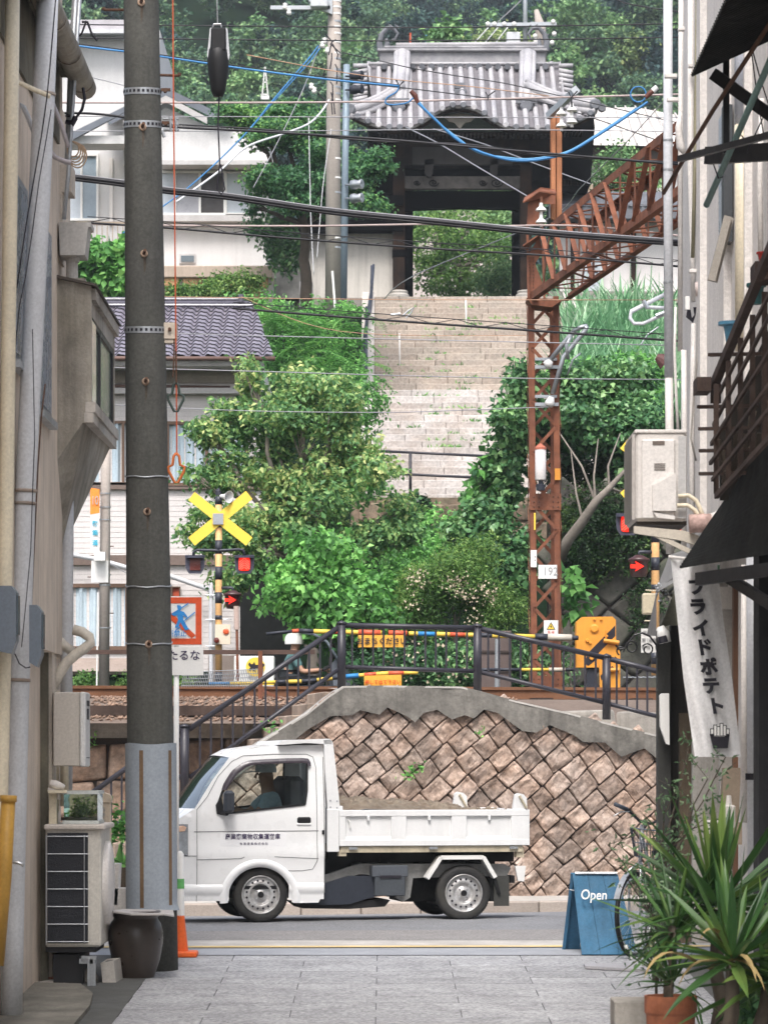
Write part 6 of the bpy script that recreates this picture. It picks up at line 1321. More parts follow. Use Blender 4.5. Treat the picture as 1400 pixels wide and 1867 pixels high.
# barrier machine
YM = 43.2
t = thing('barrier_machine', 'orange crossing barrier machine with black diagonal stripes', 'barrier machine', tuple(W(1090,1262,YM)))
hz = [(1050,1217),(1050,1134),(1060,1125),(1116,1124),(1122,1130),(1123,1217)]
mb = MB(); PX(mb, hz, YM, .35); bd_ = mb.build('housing', ORANGE, t)
mb = MB(); PX(mb, [(1121,1140),(1121,1172),(1106,1192),(1090,1200),(1072,1214),(1066,1210),(1070,1192)], YM-.004, .004); mb.build('black_stripe', INK, bd_)
mb = MB(); PX(mb, [(1091,1191),(1121,1160),(1130,1190),(1130,1255),(1093,1255),(1092,1217)], YM-.04, .05); ar = mb.build('counterweight', ORANGE, t)
mb = MB(); PX(mb, [(1094,1232),(1104,1222),(1116,1214),(1121,1220),(1107,1232),(1096,1240)], YM-.045, .004); PX(mb, [(1120,1196),(1129,1204),(1122,1209)], YM-.045, .004); mb.build('black_stripe', INK, ar)
for x, y, r in ((1083,1129,2.5),(1095,1129,2.5),(1083,1146,8),(1070,1168,3.5),(1075,1172,2.5),(1098,1192,4),(1078,1200,4),(1105,1160,3)):
    mb = MB(); mb.lathe(W(x,y,YM), [(r*YM/F,-.01),(r*YM/F,.02),(r*.7*YM/F,.03),(0,.03)], 12, (0,-1,0)); mb.build('cover_bolt', ORANGE, bd_)
mb = MB(); T(mb, [(1100,1168),(1128,1172)], YM-.08, 4, 8); T(mb, [(1104,1150),(1104,1168)], YM-.03, 1.5, 6); T(mb, [(1108,1222),(1128,1221)], YM-.08, 4, 8); mb.build('linkage', ORANGE, t)
mb = MB(); PX(mb, [(1069,1218),(1088,1218),(1088,1255),(1069,1255)], YM+.05, .25); PX(mb, [(1066,1255),(1070,1246),(1089,1246),(1097,1262),(1062,1262)], YM, .35); mb.build('pedestal', NAVY, t)
# barrier arms
def arm(name, label, pts, Y, r, bands, grp='barrier arms across the crossing'):
    t = thing(name, label, 'boom gate', tuple(W(*pts[len(pts)//2], Y)), grp)
    def at(x): return (x, float(np.interp(x, [p[0] for p in pts], [p[1] for p in pts])))
    for x0, x1, m_, rr_ in bands: mb = MB(); T(mb, [at(x0), at((x0+x1)/2), at(x1)], Y, r*rr_, 12); mb.build('band', m_, t, smooth=True)
    return t
YEL = M('arm_yellow', (.80,.55,.08), .5, var=.1); BLU = M('arm_blue', (.03,.22,.50), .5, var=.1); REDB = M('arm_red', (.60,.10,.04), .5, var=.1)
a = arm('boom_gate', 'upper yellow and black barrier arm carrying the orange sign', [(486,1156),(520,1152),(545,1150),(600,1152),(700,1154),(950,1160),(1045,1163)], 43.0, 4.2,
  [(486,533,NAVY,.7),(533,545,REDB,.9),(545,572,NAVY,1),(572,602,YEL,1),(602,625,REDB,1),(625,696,YEL,1),(653,694,REDB,1.25),(708,742,REDB,1.25),(745,762,YEL,1),(762,795,BLU,1),(795,820,YEL,1),(820,848,REDB,1),(848,872,YEL,1),(872,897,NAVY,1),(897,975,YEL,1),(975,998,NAVY,1.4),(998,1042,M('arm_cream', (.55,.5,.42), .5),1.5),(1042,1054,NAVY,1)])
mb = MB(); PX(mb, [(653,1158),(739,1158),(739,1180),(653,1180)], 42.9, .01); sg = mb.build('sign_board', M('board_orange', (.80,.40,.05), .5, var=.05), a)
text('lettering', 'おまちください', 14.2*42.9/F, W(696, 1169.5, 42.885), R_, U_, INK, sg, .004, bold=.0015, narrow=.93)
a = arm('boom_gate', 'lower yellow and black barrier arm tilted behind the railing', [(380,1246),(450,1245),(560,1242),(625,1234),(700,1228),(760,1226)], 39.5, 3.6,
  [(380,420,BLU,.7),(420,505,YEL,.9),(505,522,NAVY,1),(522,550,YEL,1),(550,578,NAVY,1),(578,606,YEL,1),(606,630,NAVY,1),(630,654,BLU,1.2),(654,664,YEL,1),(664,686,REDB,1.1),(686,708,YEL,1.1),(708,736,REDB,1.1),(736,762,YEL,1)])
mb = MB(); PX(mb, [(664,1232),(732,1230),(732,1250),(664,1250)], 39.3, .01); sg = mb.build('sign_board', M('board_orange', (1,1,1)), a)
text('lettering', '押して出て下さい', 9.2*39.3/F, W(698, 1244, 39.285), (1,0,.015), U_, REDP, sg, .004, bold=.001, narrow=.9)
arm('boom_gate', 'third thin barrier arm low behind the rusty mast', [(870,1221),(1040,1221)], 43.6, 3, [(870,900,NAVY,1),(900,950,NAVY,1),(950,1000,YEL,1),(1000,1030,M('arm_cream', (.55,.5,.42), .5),1.3),(1030,1046,NAVY,1)])

# rusty catenary mast: four legs, lacing, sign plates
ym0, ym1 = 1255, 540; YT = 44.6
t = thing('catenary_mast', 'rusty brown lattice steel mast of the railway with a white 192 plate', 'mast', tuple(W(992,1255,YT)))
XL, XRr = 974, 1017; dB = .34
legs = {}
for nm, x, dy in (('fl',XL,0),('fr',XRr,0),('bl',XL+1,dB),('br',XRr-4,dB)):
    mb = MB(); a, b = W(x, 1256, YT) + V3((0,dy,0)), W(x - (6 if 'l' in nm else 4), ym1, YT) + V3((0,dy,0)); 
    for off, w_, h_ in ((V3((0,0,0)),.08,.008),(V3((-.036 if 'l' in nm else .036,.036,0)),.008,.072)): mb.bar(a + off, b + off, w_, h_, (0,1,0))
    mb.build('leg', RUST, t)
def mx(x0, y): return x0 - (y - 1256)*(-1)*(5/716.)*(1)
n = 15
for i in range(n):
    y0 = 1250 - i*47.3; y1 = y0 - 47.3; f = lambda x, y: x - 5*(1256-y)/716
    for dy in (-.012, dB+.012):
        mb = MB(); xa, xb = (XL, XRr) if (i % 2) ^ (dy > 0) else (XRr, XL); mb.bar(W(f(xa,y0), y0, YT) + V3((0,dy,0)), W(f(xb,y1), y1, YT) + V3((0,dy,0)), .045, .008, (0,1,0)); mb.build('lacing', RUST, t)
    for x in (XL-8, XRr+8):
        mb = MB(); s_ = i % 2; mb.bar(W(f(x,y0), y0, YT) + V3((0, dB*s_, 0)), W(f(x,y1), y1, YT) + V3((0, dB*(1-s_), 0)), .04, .008, (1,0,0)); mb.build('lacing', RUST, t)
for y0, y1 in ((900,930),(1232,1256)):
    mb = MB(); BX(mb, 966-(1256-y0)*.004, y0, 1024-(1256-y0)*.004, y1, YT-.03, .012); gp = mb.build('gusset_plate', RUST, t)
    for x in (973,982,1008,1017):
        for y in (y0+6, y0+15, y0+24): mb = MB(); mb.lathe(W(x,y,YT-.03), [(.011,0),(.009,.008),(0,.009)], 6, (0,-1,0)); mb.build('rivet', RUSTD, gp)
def plate(nm, x0, y0, x1, y1, Y, par, mt=SIGNW): mb = MB(); BX(mb, x0, y0, x1, y1, Y, .008); return mb.build(nm, mt, par)
p_ = plate('number_plate', 981, 1030, 1015, 1055, YT-.06, t); text('number', '192', 21*YT/F, W(1003, 1042.5, YT-.064), R_, U_, GREYINK, p_, .003, narrow=.9)
p_ = plate('side_plate', 967, 1003, 978, 1034, YT-.05, t); text('mark', ':', 18*YT/F, W(975, 1017, YT-.054), R_, U_, INK, p_)
p_ = plate('warning_plate', 991, 1131, 1017, 1157, YT-.07, t)
mb = MB(); Yp = YT-.075; PX(mb, [(996,1148),(1012,1148),(1004,1134)], Yp, .003); tr_ = mb.build('warning_triangle', INK, p_)
mb = MB(); PX(mb, [(998,1147),(1010,1147),(1004,1136.5)], Yp-.003, .002); mb.build('triangle_yellow', YELLOW, tr_)
mb = MB(); PX(mb, [(1005,1138),(1002,1143),(1004,1143),(1003,1147),(1006,1142),(1004,1142)], Yp-.006, .002); mb.build('bolt_symbol', INK, tr_)
text('writing', '危 険', 5.5*YT/F, W(1004, 1153, Yp-.002), R_, U_, REDP, p_, .002)
plate('yellow_tag', 973, 935, 976, 966, YT-.05, t, YELLOW); plate('yellow_tag', 1011, 854, 1021, 875, YT-.05, t, ORANGE)
t2 = thing('signal_repeater', 'clear cylindrical lamp with a faded red cap mounted on the rusty mast', 'lamp', tuple(W(984,885,YT-.2)))
mb = MB(); k = YT/F; c = W(985,876,YT-.18); mb.lathe(c, [(0,0),(9.5*k,0),(10*k,2*k),(10*k,58*k),(0,58*k)], 20); mb.build('lamp_body', M('frosted_lamp', (.62,.58,.56), .3, var=.15), t2, smooth=True)
mb = MB(); mb.lathe(c + V3((0,0,56*k)), [(10.5*k,0),(10.5*k,4*k),(2*k,11*k),(0,11*k)], 20); mb.build('red_cap', M('faded_red_cap', (.50,.16,.10), .5), t2)
mb = MB(); mb.lathe(c - V3((0,0,18*k)), [(0,0),(8*k,0),(9*k,10*k),(4*k,12*k),(4*k,18*k)], 12); mb.tube([c - V3((0,0,10*k)), c + V3((.02,.15,-.10))], .02, 8); mb.build('holder', NAVY, t2)
# insulator brackets
for yb in (652, 720):
    mb = MB(); BX(mb, 975, yb, 1015, yb+5, YT-.06, .06); BX(mb, 975, yb+14, 1018, yb+20, YT-.06, .06); mb.build('crossarm_bracket', GALV, t)
t3 = thing('cantilever_arm', 'grey cantilever tubes with white insulators fixed to the rusty mast', 'cantilever', tuple(W(1003,725,YT)))
PORC = M('white_porcelain', (.75,.73,.70), .25, var=.05, bump=0)
mb = MB(); T(mb, [(1004,655),(1038,612),(1046,606)], YT-.15, 4.5, 10); T(mb, [(1007,718),(1027,650),(1060,610),(1068,600),(1068,594)], YT-.15, 4.5, 10); T(mb, [(1044,604),(1060,596),(1070,594)], YT-.15, 4, 10); T(mb, [(1035,655),(1032,630),(1040,612)], YT-.17, 3.5, 8); T(mb, [(1034,684),(1044,655),(1058,644)], YT-.16, 2, 6); mb.build('tubes', GALV, t3, smooth=True)
for x, y, dx, dy in ((1002,660,-9,12),(1004,728,-6,20)):
    mb = MB(); T(mb, [(x-dx*.2,y-dy*.2),(x+dx*.3,y+dy*.3),(x+dx*.9,y+dy*.6)], YT-.15, [5,9,8], 12); mb.build('insulator', PORC, t3, smooth=True)
t4 = thing('cantilever_arm', 'pale steady arm tubes reaching in from the right over the reeds', 'cantilever', tuple(W(1180,560,38)))
mb = MB(); T(mb, [(1225,530),(1150,568),(1148,580),(1155,590),(1172,590),(1220,568)], 38, [4,4.2,3.6,3.4,3.4,3.4], 10); T(mb, [(1176,560),(1222,562)], 38, 3.6, 8); mb.build('tubes', GREYPVC, t4, smooth=True)
mb = MB(); T(mb, [(1195,576),(1222,566)], 37.9, 4, 8); T(mb, [(1168,628),(1180,610),(1200,596)], 38, 1.5, 6); T(mb, [(1172,548),(1180,562)], 37.9, 4, 8); mb.build('clamp', GALV, t4)
mb = MB(); T(mb, [(1196,650),(1205,655),(1213,662)], 38, [6,12,15], 12); tag(mb.build('dark_lamp', M('reddish_dark', (.12,.05,.045), .6)), 'small dark reddish lamp peeking from behind the grey drainpipe', 'lamp')

# lattice beam over the tracks, coming towards the camera
t = thing('lattice_beam', 'large rusty riveted lattice beam reaching from the mast over the tracks', 'beam', tuple(W(985,545,44)))
def BM(x, y, Y): return W(x, y, Y)
n0, n1 = W(966,540,44.4), W(1216,362,36.6)                        # near-left face, bottom chord
z_b = (n0.z + n1.z)/2; z_t = z_b + .72; wd_ = .52
b0, b1 = V3((n0.x, n0.y, z_b)), V3((n1.x, n1.y, z_b)); dr = (b1 - b0).normalized(); b1 = b0 + dr*8.6
sd_ = V3((-dr.y, dr.x, 0)); sd_ = sd_ if sd_.x > 0 else -sd_
def pt(f, side, top): return b0.lerp(b1, f) + sd_*wd_*side + V3((0,0,.72 if top else 0))
for side in (0, 1):
    for top in (0, 1):
        mb = MB(); a, b = pt(0 if not top else .16, side, top), pt(1, side, top); mb.bar(a, b, .008, .10); mb.bar(a + sd_*(.04 if side == 0 else -.04) + V3((0,0,.045 if top else -.045)), b + sd_*(.04 if side == 0 else -.04) + V3((0,0,.045 if top else -.045)), .09, .008); mb.build('chord', RUST, t)
NB = 10
for side in (0, 1):
    for i in range(NB):
        f0, f1 = .10 + .9*i/NB, .10 + .9*(i+1)/NB
        mb = MB(); mb.bar(pt(max(f0,.16), side, 1), pt(f0, side, 0), .07, .01, sd_); mb.build('vertical', RUST, t)
        mb = MB(); mb.bar(pt(f0, side, 1) - sd_*.01, pt(f1, side, 0) - sd_*.01, .01, .065, sd_) if i < 6 else mb.bar(pt(f0, side, 0) - sd_*.01, pt(f1, side, 1) - sd_*.01, .01, .065, sd_); mb.build('diagonal', RUST, t)
        if side == 0:
            for top in (0, 1):
                mb = MB(); mb.bar(pt(f0, i%2, top), pt(f1, 1-i%2, top), .05, .01); mb.build('cross_lacing', RUST, t)
                mb = MB(); mb.bar(pt(f0, 0, top), pt(f0, 1, top), .05, .01); mb.build('cross_lacing', RUST, t)
# end plates at the mast head
mb = MB(); Yh = 44.35
PX(mb, [(962,543),(962,466),(983,430),(988,462),(975,480),(990,520),(1000,536)], Yh, .012); PX(mb, [(960,412),(962,372),(983,350),(1012,357),(1012,372),(984,372),(984,412)], Yh, .012); pl_ = mb.build('gusset_plate', RUST, t)
for i in range(12):
    for x in (965, 972): mb = MB(); mb.lathe(W(x, 470+6*i, Yh), [(.010,0),(.008,.008),(0,.009)], 6, (0,-1,0)); mb.build('rivet', RUSTD, pl_)
mb = MB(); a, b = W(961,410,44.3), W(963,545,44.3); mb.bar(a, b, .03, .03); mb.bar(W(986,358,44.3), W(992,545,44.3), .05, .03); mb.prism([W(953,370,44.2), W(983,350,44.2), W(1014,355,44.4), W(1012,348,44.7), W(985,344,44.6), W(956,362,44.5)], (0,.0,.02)); mb.prism([W(953,449,44.1), W(984,428,44.1), W(988,432,44.5), W(958,455,44.4)], (0,0,.02)); mb.build('head_frame', RUST, t)
mb = MB(); PX(mb, [(960,543),(1014,545),(1024,547),(1006,560),(970,556)], 44.3, .5); mb.build('bottom_bracket', RUST, t)
mb = MB(); 
for x, w_ in ((1009,7),(1019,9)): BX(mb, x-w_/2, 210, x+w_/2, 400, 44.7-.004*x%1*.1, .10)
BX(mb, 1003, 212, 1024, 398, 44.79, .01); mb.build('top_mast', M('orange_rust_paint', (.42,.17,.075), .7, var=.2, streak=.2), t)
mb = MB(); mb.bar(W(999,212,44.6), W(1048,166,44.0), .07, .09); mb.bar(W(1043,170,44), W(1053,162,44), .1, .1); mb.build('top_bracket', GALV, t)
def ins(x, y, Y, lab):
    t = thing('insulator', lab, 'insulator', tuple(W(x,y,Y)), 'white porcelain insulators on the rusty mast'); k = Y/F; mb = MB(); c = W(x,y,Y)
    for dz in (0, -22): mb.lathe(c + V3((0,0,dz*k)), [(3*k,12*k),(3.5*k,6*k),(9*k,1*k),(10.5*k,-2*k),(9*k,-3*k),(3*k,-1*k),(3*k,-10*k)], 20)
    mb.build('discs', PORC, t, smooth=True); mb = MB(); mb.tube([c + V3((0,0,22*k)), c - V3((0,0,34*k))], 1*k, 6); mb.build('pin', RUSTD, t)
ins(986,382,44.1,'two-disc white insulator hanging left of the mast head'); ins(1023,207,44.3,'double white insulator just right of the mast top'); ins(1042,200,44.0,'white insulator under the outer end of the top bracket')

# pedestrian sign on its white post
t = thing('no_crossing_sign', 'square no-crossing pedestrian sign with orange border and panel below, behind the pole', 'sign', tuple(W(322,1500,29.5)))
YS = 28.5
mb = MB(); T(mb, [(322,1690),(322,1100)], YS+.03, 4.8, 12); mb.build('post', WHITEP, t, smooth=True)
mb = MB(); BX(mb, 274, 1087, 370, 1177, YS, .01); bo = mb.build('sign_plate', SIGNW, t)
YS2 = YS - .003
mb = MB(); 
for x0,y0,x1,y1 in ((276,1089,368,1100),(276,1164,368,1175),(276,1100,287,1164),(357,1100,368,1164)): BX(mb, x0,y0,x1,y1,YS2,.003)
mb.prism([W(x,y,YS2-.003) for x,y in ((287,1108),(294,1100),(357,1158),(350,1164))], (0,.003,0)); mb.build('red_border', M('orange_red_sign', (.66,.09,.025), .5, var=.04), bo)
mb = MB(); Q = YS2 - .007
PX(mb, [(x,1103+(y-1103)*.8) for x,y in ((323,1103),(330,1104),(332,1110),(329,1116),(336,1119),(342,1129),(341,1133),(337,1129),(334,1126),(335,1137),(343,1155),(346,1158),(338,1161),(329,1142),(326,1154),(319,1155),(325,1138),(324,1126),(317,1128),(313,1124),(322,1118),(325,1114))], Q, .003); mb.build('blue_figure', BLUEP, bo)
mb = MB()
for a_, b_ in (((313,1120),(344,1100)),((336,1132),(356,1116)),((320,1150),(329,1143))): mb.bar(W(*a_, Q), W(*b_, Q), .009, .003, (0,1,0))
mb.build('blue_rails', BLUEP, bo)
text('lettering', '横断禁止', 12*YS/F, W(317,1156,Q-.012)+V3((0,0,.0)), R_, U_, BLUEP, bo, .002, bold=.0008)
mb = MB(); BX(mb, 274, 1179, 371, 1231, YS, .01); b2 = mb.build('lower_plate', SIGNW, t)
text('lettering', 'わたるな', 20*YS/F, W(326,1196,YS2), R_, U_, M('violet_ink', (1,1,1)), b2, .002, bold=.001)

# fence rail along the tracks at left
t = thing('track_fence', 'low rusty rail fence made of old rails at the left of the crossing', 'fence', tuple(W(475,1262,38.0)))
mb = MB(); mb.bar(W(60,1189,37.6), W(574,1189,37.9), .05, .05); mb.build('top_rail', M('brown_old_rail', (.085,.05,.038), .7, var=.3), t)
for x in (475,): mb = MB(); mb.bar(W(x,1298,37.8), W(x,1187,37.8), .05, .05); mb.build('post', RUST, t)
mb = MB(); mb.bar(W(478,1258,37.8), W(538,1287,37.8), .04, .03); mb.build('brace', RUST, t)
mb = MB()
for i in range(46): x = 335 + 3.2*i; T(mb, [(x-4,1253),(x+1.5,1226-max(0,(i-20))*.3)], 38.0, .7, 4)
for j in range(5): T(mb, [(332,1250-6*j),(475,1250-7.5*j)], 38.0, .7, 4)
tag(mb.build('wire_mesh', GALV), 'bent galvanised wire mesh leaning by the track at left', 'mesh')

# scooter rider behind the railing
YQ = 46.0
t = thing('delivery_scooter', 'white delivery scooter with a cargo box and black cat emblem waiting at the crossing', 'scooter', tuple(W(560,1255,YQ)))
mb = MB(); BX(mb, 427, 1196, 500, 1254, YQ, .5, .01); bx = mb.build('cargo_box', WHITEP, t)
mb = MB(); mb.lathe(W(466,1216,YQ-.002), [(0,.004),(17.5*YQ/F,.004),(17.5*YQ/F,0)], 28, (0,-1,0)); o = mb.build('yellow_emblem', YELLOW, bx)
mb = MB(); PX(mb, [(453,1212),(455,1207),(458,1211),(462,1210),(464,1206),(466,1212),(474,1212),(480,1209),(483,1212),(480,1216),(479,1223),(476,1223),(475,1219),(466,1219),(465,1224),(462,1224),(461,1219),(456,1223),(453,1221),(457,1217)], YQ-.012, .004); mb.build('cat_emblem', INK, bx)
mb = MB(); BX(mb, 427, 1243, 500, 1246, YQ-.004, .004); mb.build('blue_stripe', BLUEP, bx); mb = MB(); BX(mb, 427, 1247, 500, 1249, YQ-.004, .004); mb.build('yellow_stripe', YELLOW, bx)
text('lettering', '宅急便', 9*YQ/F, W(466,1236,YQ-.004), R_, U_, GREYINK, bx)
for x in (450, 625):
    mb = MB(); c = W(x,1262,YQ+.25); mb.lathe(c + V3((0,.04,0)), [(.12,-.0),(.19,0),(.23,-.03),(.23,-.07),(.19,-.10),(.12,-.10)], 24, (0,-1,0)); mb.build('wheel', BLACK, t, smooth=True)
mb = MB(); PX(mb, [(500,1258),(500,1235),(560,1232),(580,1250),(600,1250),(605,1215),(622,1196),(636,1210),(640,1245),(612,1262),(520,1268)], YQ+.1, .35); mb.build('scooter_body', M('scooter_grey', (.10,.11,.13), .4, var=.1), t)
mb = MB(); PX(mb, [(604,1212),(612,1200),(640,1225),(655,1250),(608,1250)], YQ-.02, .05); mb.build('leg_shield', M('scooter_shield', (.13,.145,.17), .35), t)
mb = MB(); mb.tube([W(606,1212,YQ+.1), W(596,1218,YQ-.1), W(588,1222,YQ-.15)], .02, 8); mb.tube([W(606,1212,YQ+.3), W(592,1218,YQ+.6)], .02, 8); mb.build('handlebar', BLACKMETAL, t)
mb = MB()
mb.grid(lambda i, j: W(np.interp(i,[0,.4,1],[572,596,622]), np.interp(i,[0,.4,1],[1156,1170,1212]), YQ-.1+.7*j), 8, 2); mb.build('wind_screen', GLASS('screen_clear', (.75,.82,.82), .25), t, smooth=True)
mb = MB(); mb.tube([W(545,1152,YQ-.1), W(572,1156,YQ-.1), W(596,1170,YQ-.1), W(622,1212,YQ-.1)], .02, 8); mb.tube([W(545,1152,YQ+.6), W(572,1156,YQ+.6), W(622,1212,YQ+.6)], .015, 6); mb.build('roof_frame', M('frame_bluegrey', (.17,.2,.23), .4), t, smooth=True)
mb = MB(); PX(mb, [(500,1235),(540,1232),(560,1238),(556,1246),(500,1248)], YQ+.0, .5); mb.build('seat', BLACK, t)
def G(x, y, d): return W(x, y, YQ + .25) + V3((0, d, 0))
t = thing('person', 'rider with a white helmet and teal shirt sitting on the delivery scooter', 'person', tuple(G(530,1262,0)))
figure(t, dict(pelvis=G(526,1238,0), belly=G(528,1220,0), chest=G(534,1200,0), neck=G(537,1184,0), head0=G(540,1176,0), head1=G(541,1160,0),
  shL=G(536,1196,-.18), elL=G(552,1226,-.24), wrL=G(588,1222,-.26), shR=G(536,1196,.18), elR=G(554,1226,.24), wrR=G(588,1222,.26),
  hipL=G(528,1240,-.1), knL=G(584,1240,-.16), anL=G(586,1262,-.14), toL=G(602,1264,-.14), hipR=G(528,1240,.1), knR=G(584,1240,.16), anR=G(586,1262,.14), toR=G(602,1264,.14)), .95,
  M('teal_striped_shirt', (.10,.20,.20), .9, var=.3, scale=14), M('dark_trousers', (.03,.035,.04), .9), (1,0,-.1))
mb = MB(); h = G(537,1172,0); mb.lathe(h, [(.135,-.02),(.14,.03),(.13,.08),(.10,.125),(.05,.15),(0,.155)], 24); mb.build('helmet', WHITEP, t, smooth=True)

# brown cabinets behind the crossing, grey post
for x0, x1, y0, lb in ((874,932,1150,'brown metal equipment cabinet behind the crossing railing'),):
    t = thing('equipment_cabinet', lb, 'cabinet', tuple(W((x0+x1)/2,1255,45.5)))
    mb = MB(); BX(mb, x0, y0, x1, 1262, 45.5, .5, .01); mb.build('body', M('cabinet_brown', (.13,.095,.085), .6, var=.15, streak=.2), t)
    for y in (1186, 1222): mb = MB(); BX(mb, x0-1, y, x1+1, y+4, 45.48, .05); mb.build('shelf_edge', M('cabinet_edge', (.05,.035,.03), .6), t)
mb = MB(); T(mb, [(906,1262),(907,1165)], 44.6, 5, 10); tag(mb.build('grey_post', GALV), 'plain pale steel post in front of the brown cabinet', 'post')
mb = MB()
for i in range(60): mb.tube([W(1135 + i*1.6, 1235 + math.sin(i)*.4, 44.5), W(1136.6 + i*1.6, 1235 + math.sin(i+1)*.4, 44.5)], .008, 4)
tag(mb.build('chain', GALV), 'thin pale chain strung right of the barrier machine', 'chain')
# ---------------------------------------------------------------- hillside: stairs, temple gate, houses
YB_, YTp = 68.0, 76.0
zb0, zt0 = zof(915, YB_), zof(543, YTp); NS = 33
t = thing('stone_staircase', 'wide worn stone staircase climbing to the temple gate, weeds in its joints', 'staircase', (1.9, 70, zb0))
mb = MB(); q = random.Random(31)
for i in range(NS):
    mb.cur = 1 if i < 17 else 0; y0 = YB_ + (YTp-YB_)*i/NS; z1 = zb0 + (zt0-zb0)*(i+1)/NS; x = -.22
    while x < 4.1:
        w_ = q.uniform(.5, 1.5); x1 = min(x + w_, 4.12); j = q.uniform(-.006,.006)
        mb.bbox(x+.004, x1-.004, y0 + j, y0 + .5, z1 - .175, z1 + q.uniform(-.012,.008), .012); x = x1
mb.build('steps', [M('granite_step', (.43,.375,.32), .9, var=.3, scale=1.6, col2=(.24,.18,.14), mscale=1.6, bump=.5, bscale=22, island=.14, fine=.25), M('pale_granite_step', (.50,.465,.44), .9, var=.15, scale=2, col2=(.36,.29,.24), mscale=1.3, mix=.6, bump=.5, bscale=22, island=.10, fine=.25)], t)
mb = MB(); mb.box(-.22, 4.12, YB_+.3, YTp+.4, zb0-.2, zb0); mb.prism([(-.2,YB_+.3,zb0-.1),(-.2,YTp+.3,zt0-.28),(-.2,YTp+.3,zb0-.1)], (4.3,0,0)); mb.build('core', GAPM, t)
for xa, xb in ((-.5,-.22),(4.12,4.4)):
    mb = MB(); mb.prism([(xa,YB_+.5,zb0-.3),(xa,YB_+.5,zb0+.35),(xa,YTp-.1,zt0+.12),(xa,YTp+.3,zt0+.12),(xa,YTp+.3,zb0-.3)], (xb-xa,0,0)); mb.build('side_kerb', M('pale_side_kerb', (.52,.48,.44), .9, var=.2, streak=.2), t)
g = np.random.default_rng(17); P = []
for k in range(60):
    i = g.integers(8, NS); f = i / NS; x = g.choice([g.uniform(0,3.9), g.uniform(1,2.2)]); n = 14
    P += [(x + g.normal(0,.13), YB_ + (YTp-YB_)*f - .03, zb0 + (zt0-zb0)*f + abs(g.normal(0,.02))) for _ in range(n)]
leafmesh('joint_weeds', P, .09, LF_BRIGHT, t, seed=3, upb=0, droop=-1, aspect=.3)
t = thing('stair_handrail', 'dark slanting handrails on the left edge of the stone staircase', 'handrail', tuple(W(668,700,72.5)))
for a, b in (((672,610,74.5),(681,483,76.3)),((662,680,71),(672,560,74.8)),((660,640,71.5),(678,520,75.5)),((668,672,71.2),(668,560,73)),((678,484,76.3),(676,545,76.2))):
    mb = MB(); mb.tube([W(*a), W(*b)], .03, 8); mb.build('tube', M('blue_black_tube', (.05,.06,.085), .4), t, smooth=True)
for x, y0, y1, Y in ((729,608,682,73),(850,545,622,74.8)):
    mb = MB(); mb.tube([W(x,y1,Y), W(x-1,y0,Y)], .02, 8); tag(mb.build('stair_pole', WHITEPVC, smooth=True), {729:'thin pale pole standing on the left part of the stairs',850:'thin pale pole standing near the top middle of the stairs'}[x], 'pole')
t = thing('stair_foot_railing', 'dark two-bar steel railing across the foot of the stone staircase', 'railing', tuple(W(800,900,67.3)))
for ya, yb in ((822,834),(862,874)): mb = MB(); mb.tube([W(660,ya-1,67.3), W(940,yb,67.3)], .028, 8); mb.build('rail', BROWNSTEEL, t, smooth=True)
for x in (748,888): mb = MB(); mb.tube([W(x,912,67.3), W(x,826,67.3)], .032, 8); mb.build('post', BROWNSTEEL, t, smooth=True)
t = thing('stair_base_wall', 'brown stone wall under the foot of the staircase behind shrubs', 'retaining wall', tuple(W(840,1000,67)))
mb = MB(); stones(mb, [(W(x,0,67).x, zof(y,67)) for x, y in ((640,907),(1010,907),(1010,1060),(640,1060))], .42, 0, lambda u, z, d: V3((u, 67-d, z)), seed=12, asp=1.4); mb.build('stones', STONED, t, smooth=True)
mb = MB(); mb.box(W(640,0,67).x, W(1010,0,67).x, 67.03, 68.1, 4.5, zof(907,67)); mb.build('backing', STONED, t)

# ---- temple gate
t = thing('temple_gate', 'old dark timber temple gate with a curved silver-grey tiled roof at the stair top', 'temple gate', tuple(W(845,543,78)))
TILE = M('silver_roof_tile', (.42,.405,.41), .55, var=.22, scale=1.5, col2=(.24,.24,.27), mscale=1.6, bump=.2, bscale=30, fine=.15, spec=.5)
TILED = M('dark_roof_tile', (.13,.135,.15), .6, var=.3, bump=.3, bscale=20)
def yeave(x): 
    d = abs(x - 858) / 224; y = 234 - 30 * max(0, (d - .62) / .38) ** 1.7
    c = (x - 837) / 50; return y - 41 * math.exp(-(abs(x - 837) / 62) ** 2.6)
def roofpt(i, s, lift=0.):
    uu = 2*i - 1; hw = 176 + 50 * max(0, (s - .55) / .45) ** 1.2; cx = 845 + 14*s
    x = cx + uu*hw; ye = yeave(x); y = 116 + (ye - 116) * (s ** .93); Y = 79.8 - 3.4 * s
    p = W(x, y, Y); return p
NR = int((176*2*78/F) / .245)
def rf(i, s):
    p = roofpt(i, s); ph = (p.x / .245) % 1; rib = max(0, 1 - ((ph-.5)/.27)**2) ** .5
    row = (s * 30) % 1; return p + V3((0, -(.14*rib + .035*(1-rib)*row), .03*rib + .02*(1-rib)*(1-row)))
mb = MB(); mb.grid(rf, 560, 150)
for n_ in range(len(mb.f)):
    i, s_ = (n_ % 560 + .5) / 560, (n_ // 560 + .5) / 150; ph = (roofpt(i, s_).x / .245) % 1
    if abs(ph - .5) > .27: mb.mi[n_] = 2 if (s_ * 30) % 1 > .72 else 1  # shade between the ribs put into darker face colours
rfo = mb.build('roof', [TILE, M('shaded_tile_mortar', (.15,.14,.15), .8, var=.3), M('tile_shadow_joint', (.075,.07,.075), .9)], t, smooth=False)
